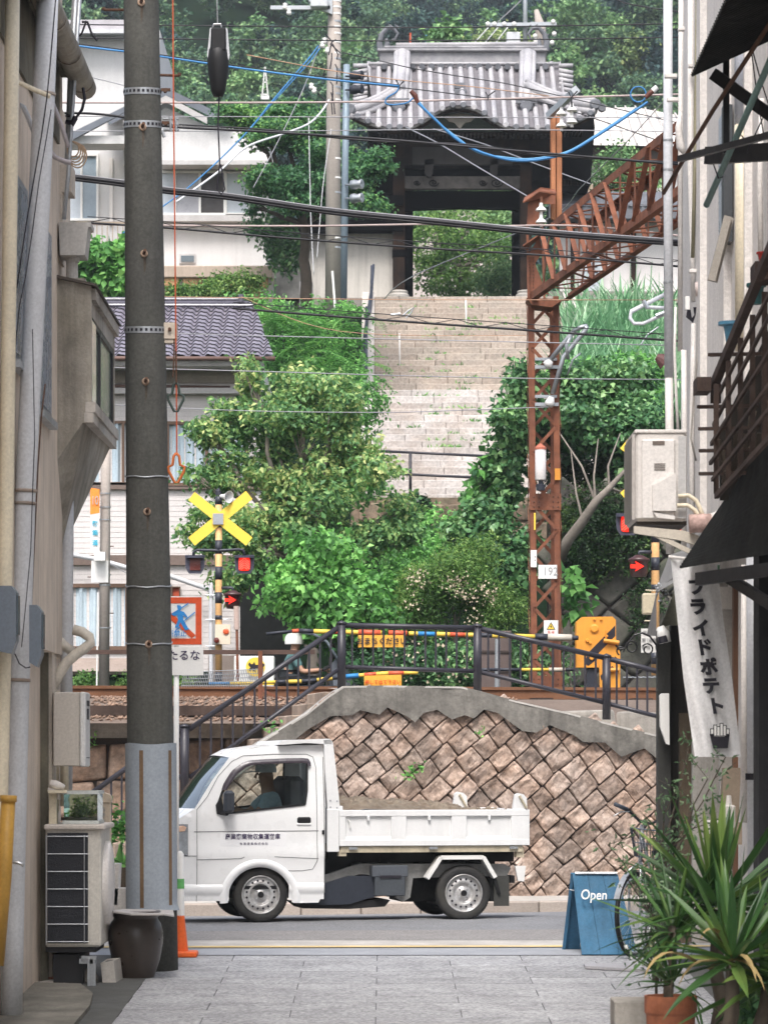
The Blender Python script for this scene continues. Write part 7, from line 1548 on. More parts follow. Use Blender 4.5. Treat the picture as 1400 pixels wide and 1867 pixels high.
mb = MB(); mb.grid(lambda i, s: roofpt(i, s) + V3((0,.12,-.10)), 60, 12); mb.grid(lambda i, s: roofpt(i, 1) + V3((0,.08*s,-.12*s+.0)), 120, 1)
mb.add([], []); mb.build('roof_boards', GATEWOOD, t)
mb = MB(); mb.grid(lambda i, s: roofpt(i, 0).lerp(V3((roofpt(i,0).x*1.0, 83.2, roofpt(i,0).z-1.6)), s), 40, 2); mb.build('rear_roof', TILE, t)
for k in range(-14, 15):     # round eave tile ends
    xw = (round(W(858,0,76.4).x/.245) + k + .5) * .245; x = 700 + xw*F/76.4
    if not 638 < x < 1083: continue
    i = .5 + (x - 859) / (2*226); mb = MB(); p = roofpt(i, 1); mb.lathe(p + V3((0,-.13,.0)), [(0,-.02),(.045,-.02),(.055,-.02),(.075,0),(.075,.10)], 14, (0,1,0)); mb.build('round_eave_tile', TILED if k % 3 else TILE, t)
mb = MB(); mb.grid(lambda i, s: roofpt(i, 1) + V3((0, -.06 + .05*s, -.01 -.05*s)), 160, 1); mb.build('eave_edge', TILE, t)
# ridge with layered courses and end ornaments
mb = MB(); 
for x0, x1, y0, y1, Y, d in ((692,994,92,118,79.6,.5),(688,998,88,93,79.5,.7),(700,992,83,88,79.6,.5)): BX(mb, x0, y0, x1, y1, Y, d, .02)
mb.build('ridge', M('ridge_courses', (.33,.32,.33), .7, var=.3, col2=(.15,.155,.17), mscale=6), t)
mb = MB(); T(mb, [(722,82),(985,80)], 79.8, 4, 10); mb.build('ridge_cap', TILE, t, smooth=True)
for k in range(18): mb = MB(); x = 700 + 17.3*k; mb.tube([W(x,121,79.5), W(x,121,79.3)], .075, 10); mb.build('under_ridge_tile', TILED, t)
mb = MB(); T(mb, [(672,116),(1018,116)], 79.45, 3, 8); mb.build('noshi_course', TILE, t, smooth=True)
for sgn, x0 in ((1, 690), (-1, 998)):
    mb = MB(); T(mb, [(x0 + sgn*a, b) for a, b in ((4,93),(2,78),(6,62),(16,51),(28,52),(35,62),(30,72),(24,72))], 79.8, [7,5.5,4.5,4,3.5,3,2.2,1.2], 8); T(mb, [(x0 + sgn*a, b) for a, b in ((14,93),(16,80),(14,70))], 79.8, [7,5,2], 8)
    for a, b in ((-4,74),(-2,62),(6,52),(18,44),(30,45)): T(mb, [(x0 + sgn*(a+7), b+6), (x0 + sgn*a, b)], 79.8, [2.6,.8], 6)
    mb.build('ridge_ornament', TILED, t)
    mb = MB()
    for k in range(9): y = 120 + k*8.2; T(mb, [(x0 - sgn*46, y + (5 if k else 0)), (x0 - sgn*20, y)], 79.2 - k*.12, 4.3, 10)
    mb.build('gable_tiles', TILE, t, smooth=True)
    xk = 735 if sgn == 1 else 958
    mb = MB(); P_ = [W(xk-2, 97, 79.4), W(xk-3, 130, 78.9), W(xk-6, 165, 78.2), W(xk-8, 192, 77.5)]
    if sgn == -1: P_ = [W(xk+4, 97, 79.4), W(xk+3, 130, 78.9), W(xk+2, 165, 78.2), W(xk+1, 190, 77.5)]
    for off, r in ((0,.13),(-.12,.08),(.12,.08)): mb.tube([p + V3((off, -.05 - (.04 if off == 0 else 0), 0)) for p in P_], [r]*4, 10)
    mb.build('descending_ridge', TILE, t, smooth=True)
    e = P_[-1]
    mb = MB(); mb.lathe(e + V3((0,-.2,-.08)), [(0,-.04),(.12,-.04),(.16,0),(.15,.1)], 8, (0,1,0)); mb.bar(e + V3((-.25,-.15,.06)), e + V3((.25,-.15,.06)), .1, .14); mb.bar(e + V3((0,-.2,-.3)), e + V3((0,-.2,-.1)), .12, .12); mb.build('demon_tile', TILED, t)
    c0 = W(xk - sgn*2, 160, 78.1); c1 = W(638 if sgn == 1 else 1084, 205 if sgn == 1 else 196, 76.5); 
    mb = MB(); Q_ = [c0.lerp(c1, f) + V3((0, -.1, -.10*math.sin(f*math.pi) + .04)) for f in [j/8 for j in range(9)]]; mb.tube(Q_, .10, 8); mb.tube([p + V3((0,-.02,-.15)) for p in Q_], .08, 8); mb.tube([p + V3((0,.06,.12)) for p in Q_], .06, 8); mb.build('hip_ridge', TILE, t, smooth=True)
    mb = MB(); mb.lathe(c1 + V3((0,-.12,.05)), [(0,-.04),(.10,-.04),(.14,0),(.12,.1)], 10, (0,1,0)); mb.lathe(c1 + V3((.16*-sgn,-.1,-.02)), [(0,-.04),(.09,-.04),(.1,.1)], 10, (0,1,0)); mb.build('corner_tile', TILED, t)
mb = MB(); BX(mb, 829, 150, 847, 162, 77.6, .3, .02); BX(mb, 825, 162, 851, 182, 77.4, .3, .03); T(mb, [(806,186),(822,180),(838,176),(854,180),(872,186)], 77.3, [2,5,6,5,2], 8); mb.build('gable_finial', TILED, t)
mb = MB(); PX(mb, [(808,212),(818,222),(828,224),(838,235),(848,224),(858,222),(868,212),(838,206)], 76.7, .06); mb.build('carved_pendant', M('grey_carving', (.22,.20,.17), .9), t)
mb = MB(); mb.grid(lambda i, s: W(745+185*i, yeave(745+185*i) + 5 + 7*s, 76.6), 60, 1); mb.build('bargeboard', GATEWOOD, t)
# dark timber body
mb = MB(); BX(mb, 690, 240, 1010, 300, 77.6, 3.0); mb.build('upper_frame', GATEWOOD, t)
mb = MB(); PX(mb, [(985,232),(1082,214),(1084,232),(1076,335),(1040,325),(1000,322),(970,330),(970,250)], 77.8, 2.5); mb.build('side_eave', M('black_timber', (.003,.003,.0035), .95, var=.4, spec=.05), t); mb = MB(); PX(mb, [(672,240),(735,240),(735,356),(680,352)], 78.4, 2); mb.build('side_eave', M('black_timber', (1,1,1)), t)
for k in range(58): x = 655 + 7.2*k; mb = MB(); y = 242 - (6 if x > 1010 else 0); BX(mb, x, y, x+3.6, y+5, 77.2, .6); mb.build('rafter_end', M('rafter_tip', (.06,.05,.045), .9), t) if 690 < x < 1060 else None
for x0, x1, Y, nm in ((716,738,77.6,'front'),(737,753,79.6,'rear'),(933,949,79.6,'rear'),(948,969,77.6,'front')):
    mb = MB(); BX(mb, x0, 290, x1, 534 if nm == 'front' else 540, Y, .28, .015); mb.build('post', GATEWOOD if nm == 'front' else M('black_timber', (1,1,1)), t)
    if nm == 'front':
        mb = MB(); c = W((x0+x1)/2, 543, Y+.14); k = Y/F; mb.lathe(c, [(19*k,0),(19*k,5*k),(16*k,7*k),(17*k,11*k),(14*k,13*k),(0,13*k)], 20); mb.build('post_base_stone', CONCL, t)
        mb = MB(); BX(mb, x0-1, 455, x1+1, 468, Y-.01, .3); mb.build('iron_band', M('black_timber', (1,1,1)), t)
mb = MB(); BX(mb, 734, 321, 951, 345, 77.65, .2, .02); mb.build('carved_beam', M('carved_beam_grey', (.075,.068,.062), .9, var=.4, scale=6, bump=1, bscale=12), t)
mb = MB()
for x, r in ((790,10),(905,12),(880,8),(760,7)): 
    mb.tube([W(x + r*(1-j/20)*math.cos(j*.6), 333 + r*.7*(1-j/20)*math.sin(j*.6), 77.62) for j in range(20)], .012, 5)
mb.build('scroll_carving', M('black_timber', (1,1,1)), t)
mb = MB(); PX(mb, [(734,348)] + [(734 + 212*j/12, 348) for j in range(1, 13)] + [(946,384),(930,381),(840,379),(752,382),(738,386)], 78.6, .25); mb.build('arched_lintel', M('black_timber', (1,1,1)), t)
for x0, x1 in ((774,790),(893,908)): mb = MB(); PX(mb, [(x0,290),(x1+1,290),(x1-1,312),(x1-4,322),(x0+4,322),(x0,312)], 77.5, .2); mb.build('bracket_block', M('bracket_grey', (.035,.032,.03), .9), t)
mb = MB(); BX(mb, 734, 300, 951, 321, 78.2, .2); mb.build('back_board', M('black_timber', (1,1,1)), t)
mb = MB(); BX(mb, 752, 268, 934, 300, 77.5, .2); mb.build('upper_beam', M('bracket_grey', (1,1,1)), t)
for k in range(12): x = 1003 + 6*k; mb = MB(); BX(mb, x, 318, x+3, 338, 78, .05); mb.build('lattice_bar', GATEWOOD, t)
# walls beside the gate
t = thing('temple_wall', 'white plastered wall with a dark eave left of the temple gate', 'wall', tuple(W(640,545,78)))
mb = MB(); BX(mb, 555, 418, 716, 545, 78.0, .4); mb.build('plaster', M('aged_white_plaster', (.60,.57,.52), .9, var=.15, streak=.25, col2=(.40,.38,.35), mscale=1.2), t)
mb = MB(); BX(mb, 545, 400, 735, 420, 77.5, 1.4); BX(mb, 680, 356, 735, 372, 77.4, 1.6); mb.build('eave', M('black_timber', (1,1,1)), t)
mb = MB(); BX(mb, 540, 543, 716, 560, 77.4, .6); mb.build('stone_base', CONC, t)
mb = MB(); BX(mb, 503, 428, 556, 545, 77.0, .35); tag(mb.build('stained_slab', M('stained_slab', (.13,.13,.12), .9, var=.3, col2=(.30,.29,.27), mscale=1.2, streak=.4)), 'tall stained dark grey concrete slab between house and temple wall', 'wall')
mb = MB(); BX(mb, 546, 513, 570, 562, 75, .4, .01); tag(mb.build('grey_cabinet', M('cabinet_grey', (.36,.35,.35), .5)), 'grey metal cabinet at the foot of the far concrete pole', 'cabinet')
t = thing('temple_wall', 'white wall with black posts and the temple name board right of the mast', 'wall', tuple(W(1130,545,78)))
mb = MB(); BX(mb, 1020, 396, 1280, 532, 78.5, .3); mb.build('plaster', SIDING, t)
mb = MB(); BX(mb, 1150, 380, 1159, 532, 78.4, .1); BX(mb, 1040, 392, 1047, 532, 78.4, .1); mb.build('posts', GATEWOOD, t)
mb = MB(); BX(mb, 1000, 531, 1290, 552, 78.2, .8); mb.build('stone_base', CONC, t)
mb = MB(); BX(mb, 1000, 372, 1290, 398, 77.8, 1.2); mb.grid(lambda i, j: W(1010+280*i, 350+26*j, 80-2.2*j) + V3((0, -.05*abs(math.sin(i*60)), 0)), 240, 6); mb.build('tiled_coping', TILED, t)
mb = MB(); BX(mb, 1063, 418, 1098, 530, 78.3, .05); nb = mb.build('name_board', M('name_board', (.50,.54,.57), .6), t)
for ch, y in (('光',455),('上',483),('土',500),('寺',512)): text('writing', ch, 20*78/F, W(1080, y if ch != '土' else 490, 78.29), R_, U_, INK, nb, .01, bold=.006) if ch in '光土寺' else None
t = thing('temple_hall', 'pale standing-seam metal roof and white wall right of the gate', 'building', tuple(W(1160,400,86)))
mb = MB(); mb.add([W(1070,196,88), W(1160,196,88), W(1300,222,88), W(1300,268,84), W(1062,264,84)], [(0,1,2,3,4)]); rf_ = mb.build('roof', M('pale_metal_roof', (.66,.62,.58), .5, var=.1), t)
mb = MB()
for k in range(9): mb.bar(W(1085+18*k,196+max(0,(k-4)*3.2),88)+V3((0,-.03,.03)), W(1095+22*k,265,84)+V3((0,-.03,.03)), .04, .04)
mb.build('seams', M('seam_grey', (.50,.46,.43), .5), rf_)
mb = MB(); BX(mb, 1060, 265, 1300, 294, 84.3, 3); mb.build('dark_eave', M('brown_eave', (.09,.07,.06), .8), t)
mb = MB(); BX(mb, 1020, 292, 1300, 400, 84.6, .2); mb.build('wall', SIDING, t)
mb = MB(); 
for k in range(9): BX(mb, 1085+7*k, 305, 1086.2+7*k, 345, 84.5, .04)
mb.build('shutter_lines', GREYINK, t)
mb = MB(); BX(mb, 1020, 336, 1110, 372, 84.2, .2); mb.build('beige_panel', M('beige_panel', (.45,.35,.26), .8), t)
# pale house glimpsed through the gate
mb = MB(); BX(mb, 740, 385, 950, 545, 98, 2); tag(mb.build('garden_wall', M('pink_plaster', (.55,.48,.44), .9, var=.15)), 'pale pinkish wall glimpsed behind the trees in the gate opening', 'wall')

# ---- white house, upper left
t = thing('white_house', 'white two-storey house on the upper left terrace', 'house', tuple(W(300,490,74)))
WH = M('white_house_wall', (.62,.61,.60), .85, var=.06, streak=.08)
mb = MB(); BX(mb, 80, 55, 292, 488, 75, 5); PX(mb, [(225,243),(303,196),(392,236),(392,300),(225,300)], 74.4, 3); BX(mb, 288, 232, 488, 392, 74.3, 5); BX(mb, 292, 392, 486, 486, 74.5, 5); mb.build('wall', WH, t)
mb = MB(); BX(mb, 95, 36, 245, 50, 74.6, 4); BX(mb, 90, 50, 245, 57, 74.5, .3); mb.build('upper_roof', M('pale_roof_tile', (.42,.40,.42), .6, var=.2), t)
mb = MB(); BX(mb, 97, 53, 240, 60, 74.4, .15); mb.build('gutter', GREYPVC, t)
mb = MB(); mb.add([W(303,160,74.0), W(420,215,74.0), W(410,224,74), W(303,174,74), W(200,228,74), W(195,218,74), W(303,160,80), W(420,215,80), W(195,218,80)], [(0,1,2,3),(0,3,4,5),(0,6,7,1),(0,5,8,6)]); mb.build('gable_roof', M('blue_grey_tile', (.13,.145,.17), .6, var=.2), t)
mb = MB(); mb.add([W(303,174,73.9), W(378,214,73.9), W(378,226,73.9), W(303,186,73.9), W(225,232,73.9), W(225,220,73.9)], [(0,1,2,3),(0,3,4,5)]); mb.build('bargeboard', M('barge_grey', (.46,.44,.43), .7), t)
mb = MB(); mb.add([W(120,245,73.6), W(232,190,73.6), W(232,204,73.6), W(136,256,73.6)], [(0,1,2,3)]); PX(mb, [(115,247),(235,247),(278,228),(278,262),(115,262)], 73.7, .8); mb.build('porch_roof', M('porch_roof', (.52,.51,.50), .8), t)
mb = MB(); mb.prism([W(122,246,73.5), W(232,192,73.5), W(232,202,73.5), W(134,254,73.5)], (0,.1,0)); mb.build('porch_tiles', M('blue_grey_tile', (1,1,1)), t)
mb = MB(); BX(mb, 292, 292, 498, 300, 73.6, .8); BX(mb, 288, 392, 492, 403, 74.15, .2); mb.build('canopy', M('canopy_grey', (.50,.48,.47), .7), t)
def win2(par, x0, y0, x1, y1, Y, fr, gl, n=1, w=4):
    mb = MB()
    BX(mb, x0, y0, x1, y0+w, Y, .08); BX(mb, x0, y1-w, x1, y1, Y, .08)
    for i in range(n+1): x = x0 + (x1-x0-w)*i/n; BX(mb, x, y0+w, x+w, y1-w, Y+.003, .08)
    f = mb.build('window', fr, par)
    for i in range(n):
        mb = MB(); xa = x0 + (x1-x0-w)*i/n + w; xb = x0 + (x1-x0-w)*(i+1)/n; g_ = gl[i % len(gl)]
        if g_ is CURTAIN:
            a, b = W(xa, y1-w, Y+.06), W(xb, y0+w, Y+.06); mb.grid(lambda u_, v_: (a.x+(b.x-a.x)*u_, Y+.05+.03*math.sin(u_*(b.x-a.x)*34)+.012*math.sin(u_*(b.x-a.x)*81), a.z+(b.z-a.z)*v_), 50, 1)
        else: BX(mb, xa, y0+w, xb, y1-w, Y+.05, .01)
        mb.build('pane', g_, f)
    return f
PALEG = M('pale_window', (.42,.46,.50), .2, var=.1, bump=0, spec=.6); LIL = M('lilac_window', (.36,.36,.39), .3, var=.1, bump=0); DKG = M('open_dark_window', (.06,.055,.055), .6, var=.3)
win2(t, 272, 311, 412, 392, 74.2, WHITEP, [PALEG, LIL, DKG], 3); win2(t, 412, 313, 456, 390, 74.22, WHITEP, [PALEG], 1, 2); win2(t, 118, 280, 180, 402, 74.9, WHITEP, [PALEG, M('blue_window', (.20,.26,.31), .15, var=.2, bump=0, spec=.8)], 2, 4)
mb = MB(); BX(mb, 327, 463, 357, 480, 74.45, .05); v_ = mb.build('vent_frame', M('canopy_grey', (1,1,1)), t); mb = MB(); BX(mb, 330, 466, 354, 477, 74.43, .02); mb.build('vent_grille', WINGLASS, v_)
mb = MB(); BX(mb, 200, 288, 206, 410, 74.9, .1); mb.build('downpipe', WHITEPVC, t)
mb = MB(); BX(mb, 140, 404, 290, 408, 73.4, .05)
for k in range(15): BX(mb, 148+9.5*k, 408, 149.5+9.5*k, 445, 73.4, .03)
mb.build('balcony_rail', M('rail_tan', (.36,.29,.22), .7), t)
t = thing('foundation_wall', 'low wall of ochre stone blocks with a beige coping under the white house', 'retaining wall', tuple(W(400,545,73)))
mb = MB(); BX(mb, 120, 484, 497, 506, 73.0, 1.5, .02); mb.build('coping', M('beige_coping', (.46,.37,.30), .9, var=.15, streak=.2), t)
mb = MB(); stones(mb, [(W(x,0,73).x, zof(y,73)) for x, y in ((120,500),(497,500),(497,560),(120,560))], .42, 0, lambda u, z, d: V3((u, 73.1-d, z)), seed=5, asp=1.1, gap=.03); mb.build('blocks', M('ochre_block', (.36,.22,.11), .9, island=.4, var=.3, bump=.7, bscale=20), t, smooth=True)
mb = MB(); BX(mb, 120, 500, 497, 600, 73.15, .5); mb.build('mortar', CONCL, t)

# ---- lower house with purple grey tiles
t = thing('tiled_house', 'cream two-storey house with a glossy purple-grey tiled roof behind the crossing signal', 'house', tuple(W(330,1255,52)))
YH = 52.0
SID = M('cream_siding', (.66,.62,.60), .8, var=.05, streak=.06)
mb = MB(); BX(mb, 60, 656, 478, 1265, YH, 4.5); mb.build('wall', SID, t)
m2 = MB()
for k in range(56): y = 720 + k*9.6; BX(m2, 62, y, 477, y+.8, YH-.004, .01)
m2.build('siding_joints', M('siding_joint', (.56,.525,.505), .8), t)
ROOFT = M('purple_glazed_tile', (.22,.20,.245), .33, var=.2, scale=3, island=0, bump=.03, spec=.6, fine=.05)
def rt(i, j):      # j: 0 eave .. 1 ridge
    xr = 499 - 38*j; x = 60 + (xr-60)*i; Y = 51.1 + 2.9*j; y = 650 - 98*j; p = W(x, y, Y)
    ph = (p.x/.23 + 0.0) * 2*math.pi; row = (j*15) % 1
    return p + V3((0, -.01*math.sin(ph) - .02*(1-row), .026*math.sin(ph) + .012*math.sin(2*ph+1) + .016*(1-row)))
mb = MB(); mb.grid(rt, 280, 150)
for n_ in range(len(mb.f)):
    if (n_ // 280) % 10 in (9,): mb.mi[n_] = 1  # shadow line under each tile row put into the face colour
mb.build('roof', [ROOFT, M('tile_row_shadow', (.012,.01,.016), .6)], t, smooth=False)
mb = MB(); mb.add([W(60,655,51.2), W(499,655,51.2), W(461,556,54), W(60,556,54)], [(0,1,2,3)]); mb.add([W(60,655,51.2), W(499,655,51.2), W(499,655,52.2), W(60,655,52.2)], [(0,1,2,3)]); mb.build('roof_underside', M('soffit_grey', (.30,.27,.25), .8), t)
mb = MB(); BX(mb, 60, 548, 455, 560, 53.8, .4, .03); T(mb, [(60,546),(440,546)], 54, 4.5, 10); T(mb, [(60,556),(462,557)], 53.6, 3, 8); BX(mb, 434, 536, 444, 552, 53.7, .4, .02); mb.build('ridge', M('ridge_tile_dark', (.06,.055,.075), .3, spec=.8), t)
mb = MB(); T(mb, [(60,653),(502,654)], 51.0, 4.2, 8); T(mb, [(60,702),(420,707)], 51.85, 3.6, 8); mb.build('gutter', M('brown_gutter', (.13,.075,.06), .5), t, smooth=True)
mb = MB(); BX(mb, 60, 658, 480, 667, 51.3, .6); BX(mb, 60, 707, 470, 717, 51.8, .2); mb.build('fascia', M('fascia_white', (.60,.57,.56), .6), t)
mb = MB(); BX(mb, 60, 667, 480, 698, 51.95, .06); mb.build('wall_shade_band', M('wall_shade_tan', (.34,.30,.26), .8), t)  # wall shade under the eave put into a darker tan band
mb = MB(); BX(mb, 440, 678, 452, 690, 51.93, .04); mb.build('vent', GREYPVC, t)
for y0, y1 in ((880,892),(1012,1030)): mb = MB(); BX(mb, 60, y0, 478, y1, 51.93, .08); mb.build('belt_board', M('belt_brown', (.17,.125,.105), .7, var=.15), t)
f = win2(t, 150, 767, 300, 884, 51.93, BROWNFRAME, [CURTAIN], 2, 5); win2(t, 303, 768, 452, 886, 51.92, BROWNFRAME, [CURTAIN], 2, 6)
win2(t, 126, 1064, 236, 1185, 51.93, BROWNFRAME, [CURTAIN], 1, 7); win2(t, 243, 1064, 312, 1185, 51.93, BROWNFRAME, [CURTAIN], 1, 6); win2(t, 313, 1069, 329, 1110, 51.93, BROWNFRAME, [M('red_item', (.5,.08,.03), .6)], 1, 2)
mb = MB(); T(mb, [(80,990),(135,1012),(180,1020),(235,1036),(310,1050),(380,1074),(389,1085),(389,1250)], 51.7, 4.5, 10); mb.build('grey_downpipe', GREYPVC, t, smooth=True)
mb = MB(); mb.add([W(110,1200,51.8), W(236,1200,51.8), W(238,1224,50.9), W(108,1224,50.9)], [(0,1,2,3)]); mb.add([W(108,1224,50.9), W(238,1224,50.9), W(238,1230,50.95), W(108,1230,50.95)], [(0,1,2,3)]); mb.build('lean_to_roof', M('leanto_beige', (.34,.27,.23), .6, streak=.2), t)
mb = MB(); BX(mb, 380, 1195, 431, 1262, 51, .3); mb.build('low_beige_wall', M('leanto_beige', (1,1,1)), t)
mb = MB(); BX(mb, 438, 1030, 530, 1262, 51.5, .3); mb.build('dark_passage', M('passage_shade', (.008,.009,.008), .9), t)  # black panel, the passage's shade put into its colour

# ---- poles on the hillside
t = thing('far_utility_pole', 'pale concrete utility pole with many steel bands, left of the temple gate', 'utility pole', tuple(W(607,562,64)))
mb = MB(); mb.tube([W(607,580,64), W(608,200,64), W(611,-80,64)], [14.5*64/F, 13*64/F, 11*64/F], 24); mb.build('shaft', POLEL, t, smooth=True)
for y in (3,14,26,40,50,62,78,98,108,128,140,160,172,183,252,290,325,352,435,452):
    mb = MB(); x = 611 - y*.0065; mb.tube([W(x,y+1.6,64), W(x,y-1.6,64)], (11.8+y*.0045)*64/F, 24, False); mb.build('steel_band', SIGNW if y % 4 else GALV, t)
mb = MB(); BX(mb, 493, 10, 602, 17, 63.8, .1); mb.prism([W(562,0,63.8), W(606,-5,63.8), W(606,26,63.8), (W(585,17,63.8))], (0,.15,0)); mb.build('cross_arm', GALV, t)
mb = MB(); BX(mb, 566, -8, 598, 12, 63.6, .3, .02); mb.build('transformer_box', GREYPVC, t)
for x, y in ((520,12),(527,22),(592,75),(597,92),(588,82),(573,165),(568,158)): mb = MB(); k = 64/F; mb.lathe(W(x,y,63.6), [(0,-6*k),(4*k,-5*k),(5*k,0),(3*k,2*k),(5*k,5*k),(0,7*k)], 12); mb.build('insulator', PORC, t, smooth=True)
mb = MB(); q = random.Random(3)
for k in range(10): x0, y0 = 598 + q.uniform(-12,18), q.uniform(60,180); T(mb, [(x0,y0),(x0+q.uniform(-14,14),y0+q.uniform(5,20)),(x0+q.uniform(-10,10),y0+q.uniform(15,40))], 63.5, 1.2, 5)
mb.build('tangled_leads', INK, t)
mb = MB(); PX(mb, [(604,494),(608,494),(613,562),(609,562)], 63.7, .05); mb.build('white_cover', WHITEP, t)
t = thing('blue_grey_pole', 'slim blue-grey steel pole carrying round floodlights beside the far concrete pole', 'pole', tuple(W(628,570,66)))
mb = MB(); mb.tube([W(626,575,66), W(629,330,66), W(632,118,66)], [6.6*66/F, 6.2*66/F, 6*66/F], 16); mb.build('pole', M('blue_grey_steel', (.22,.28,.33), .5, .2, var=.12), t, smooth=True)
for y, c_ in ((139,NAVY),(164,NAVY),(337,GALV),(362,GALV)):
    mb = MB(); k = 66/F; mb.lathe(W(642,y,65.8), [(0,-4*k),(8*k,-2*k),(9*k,6*k),(7*k,12*k),(9*k,20*k),(8*k,21*k),(0,17*k)], 16, (1,-.5,0)); mb.tube([W(630,y,65.9), W(644,y,65.8)], .02, 6); mb.build('floodlight', c_, t, smooth=True)
t = thing('roadside_pole', 'slim concrete pole with an orange number sign and blue lettered board', 'pole', tuple(W(190,1250,47)))
mb = MB(); mb.tube([W(190,1262,47), W(193,900,47), W(194,780,47)], [10*47/F, 9*47/F, 8.4*47/F], 16); mb.build('shaft', POLEL, t, smooth=True)
mb = MB(); PX(mb, [(165,889),(182,892),(182,935),(165,938)], 46.8, .02); s_ = mb.build('orange_sign', M('orange_sign', (.85,.27,.04), .5), t); text('number', '10', 23*46.8/F, W(173.5,913,46.78), R_, U_, GREYINK, s_, .004, narrow=.6)
mb = MB(); PX(mb, [(166,940),(181,938),(180,1004),(166,1006)], 46.8, .02); s_ = mb.build('white_board', SIGNW, t)
for ch, y in zip('散策道', (955,972,990)): text('lettering', ch, 11*46.8/F, W(174,y,46.78), R_, U_, M('cyan_ink', (.02,.35,.50), .5), s_, .003, bold=.002)
mb = MB(); BX(mb, 172, 1006, 192, 1022, 46.7, .15); BX(mb, 167, 1022, 198, 1062, 46.9, .08); mb.build('box', WHITEP, t)
for y in (900,925,948,1048,1067,1145): mb = MB(); mb.tube([W(192,y+1,47), W(192,y-1,47)], 11*47/F, 14, False); mb.build('band', GALV, t)
for y, x0, x1 in ((996,195,208),(1052,160,172),(1118,198,208)): mb = MB(); T(mb, [(x0,y),(x1,y)], 47, 1, 5); mb.build('step_bolt', RUSTD, t)
mb = MB(); T(mb, [(177,1255),(179,1080)], 46.9, 1.6, 6); mb.build('white_cable', WHITEP, t)
t = thing('rooftop_utility_poles', 'distant utility pole with crossarm and transformer rising behind the gate roof', 'utility pole', tuple(W(956,110,98)))
mb = MB(); T(mb, [(957,140),(957,0),(957,-60)], 98, [4.5,4,3], 10); mb.build('pole', GALV, t, smooth=True)
mb = MB(); BX(mb, 888, 41, 966, 48, 97.8, .15); BX(mb, 966, 40, 1014, 47, 97.8, .15); mb.build('cross_arm', GALV, t)
mb = MB(); BX(mb, 923, 58, 948, 80, 97.7, .4, .02); mb.build('transformer', GREYPVC, t)
mb = MB(); T(mb, [(985,120),(985,50),(977,18)], 98.5, [11,10,4], 10); mb.build('concrete_stub', POLEL, t, smooth=True)
for x, y in ((889,44),(901,44),(919,44),(937,44),(1008,40),(1010,62),(975,66),(976,75),(1006,78)): mb = MB(); k=97.6/F; mb.lathe(W(x,y,97.6), [(0,-5*k),(4*k,-3*k),(4*k,3*k),(0,5*k)], 10); mb.build('insulator', PORC, t, smooth=True)
mb = MB()
for a_, b_ in (((483,122),(478,178)),((484,122),(489,178)),((480,150),(487,150)),((476,172),(490,172))): mb.bar(W(*a_,120), W(*b_,120), .04)
BX(mb, 476, 174, 491, 181, 120, .3); tag(mb.build('white_lattice_tower', WHITEP), 'tiny white lattice tower among the far trees', 'tower')

# ---------------------------------------------------------------- overhead wires
CABLES = 'overhead cables across the view'
def wire(label, px, Y, r, mat, zig=None, name='cable', n=6):
    # smooth the px polyline with a Catmull-Rom spline
    P_ = [px[0]] + list(px) + [px[-1]]; out = []
    for i in range(1, len(P_) - 2):
        for s in range(8):
            f = s / 8; p0, p1, p2, p3 = P_[i-1], P_[i], P_[i+1], P_[i+2]
            out.append(tuple(.5*((2*p1[k]) + (-p0[k]+p2[k])*f + (2*p0[k]-5*p1[k]+4*p2[k]-p3[k])*f*f + (-p0[k]+3*p1[k]-3*p2[k]+p3[k])*f**3) for k in (0,1)))
    out.append(px[-1]); ys = [Y]*len(out) if not isinstance(Y, tuple) else [Y[0] + (Y[1]-Y[0])*i/(len(out)-1) for i in range(len(out))]
    mb = MB(); T(mb, out, ys, r, n)
    if zig:
        off, per = zig; L = out; X0, X1 = L[0][0], L[-1][0]; xs_ = [p[0] for p in L]; yy = [p[1] for p in L]; up = [(x, np.interp(x, xs_, yy) - off) for x in np.linspace(X0, X1, 40)]
        T(mb, up, ys[0], .8, 4); m_ = int((X1 - X0) / per)
        T(mb, [(X0 + (X1-X0)*i/m_, np.interp(X0 + (X1-X0)*i/m_, xs_, yy) - (off if i % 2 else 0)) for i in range(m_+1)], ys[0], .7, 4)
    return tag(mb.build(name, mat, smooth=True), label, 'cable', CABLES)
BK = M('cable_black', (.014,.014,.018), .5, var=.1, bump=0); PINKW = M('cable_pinkish', (.40,.32,.30), .6, bump=0); BLW = M('cable_blue', (.04,.19,.42), .5, bump=0); WHW = M('cable_white', (.66,.66,.68), .5, bump=0); GRW = M('cable_grey', (.28,.28,.30), .5, bump=0)
P1 = [(128,322),(228,334),(300,346),(420,358),(600,384),(800,404),(1000,424),(1240,442)]
wire('thickest black cable bundle sagging across the middle from the left house', P1, 27, 3.6, BK); wire('second strand under the thickest black bundle', [(x, y+5) for x, y in P1], 27.05, 2.6, BK); wire('thin silvery strand on top of the thickest bundle', [(x, y-4.5) for x, y in P1], 27, 1.6, GRW)
wire('twisted black cable above the thick bundle, crossing under the gate eave', [(100,206),(165,207),(228,214),(300,230),(480,240),(700,254),(860,268),(1000,280),(1240,300)], 27.3, 2.4, BK); wire('thin twin of the twisted black cable', [(300,226),(480,236),(600,250),(700,258),(860,264),(1000,284),(1240,296)], 27.35, 1.6, BK)
wire('highest thin black wire across the forest', [(60,44),(500,48),(800,50),(1240,43)], 39, 1.2, BK); wire('second highest thin black wire just below it', [(60,68),(500,73),(800,74),(1240,68)], 39, 1.2, BK)
wire('straight grey wire crossing over the gate roof', [(100,187),(500,187),(750,184),(1000,178),(1240,172)], 33, 1.9, PINKW)
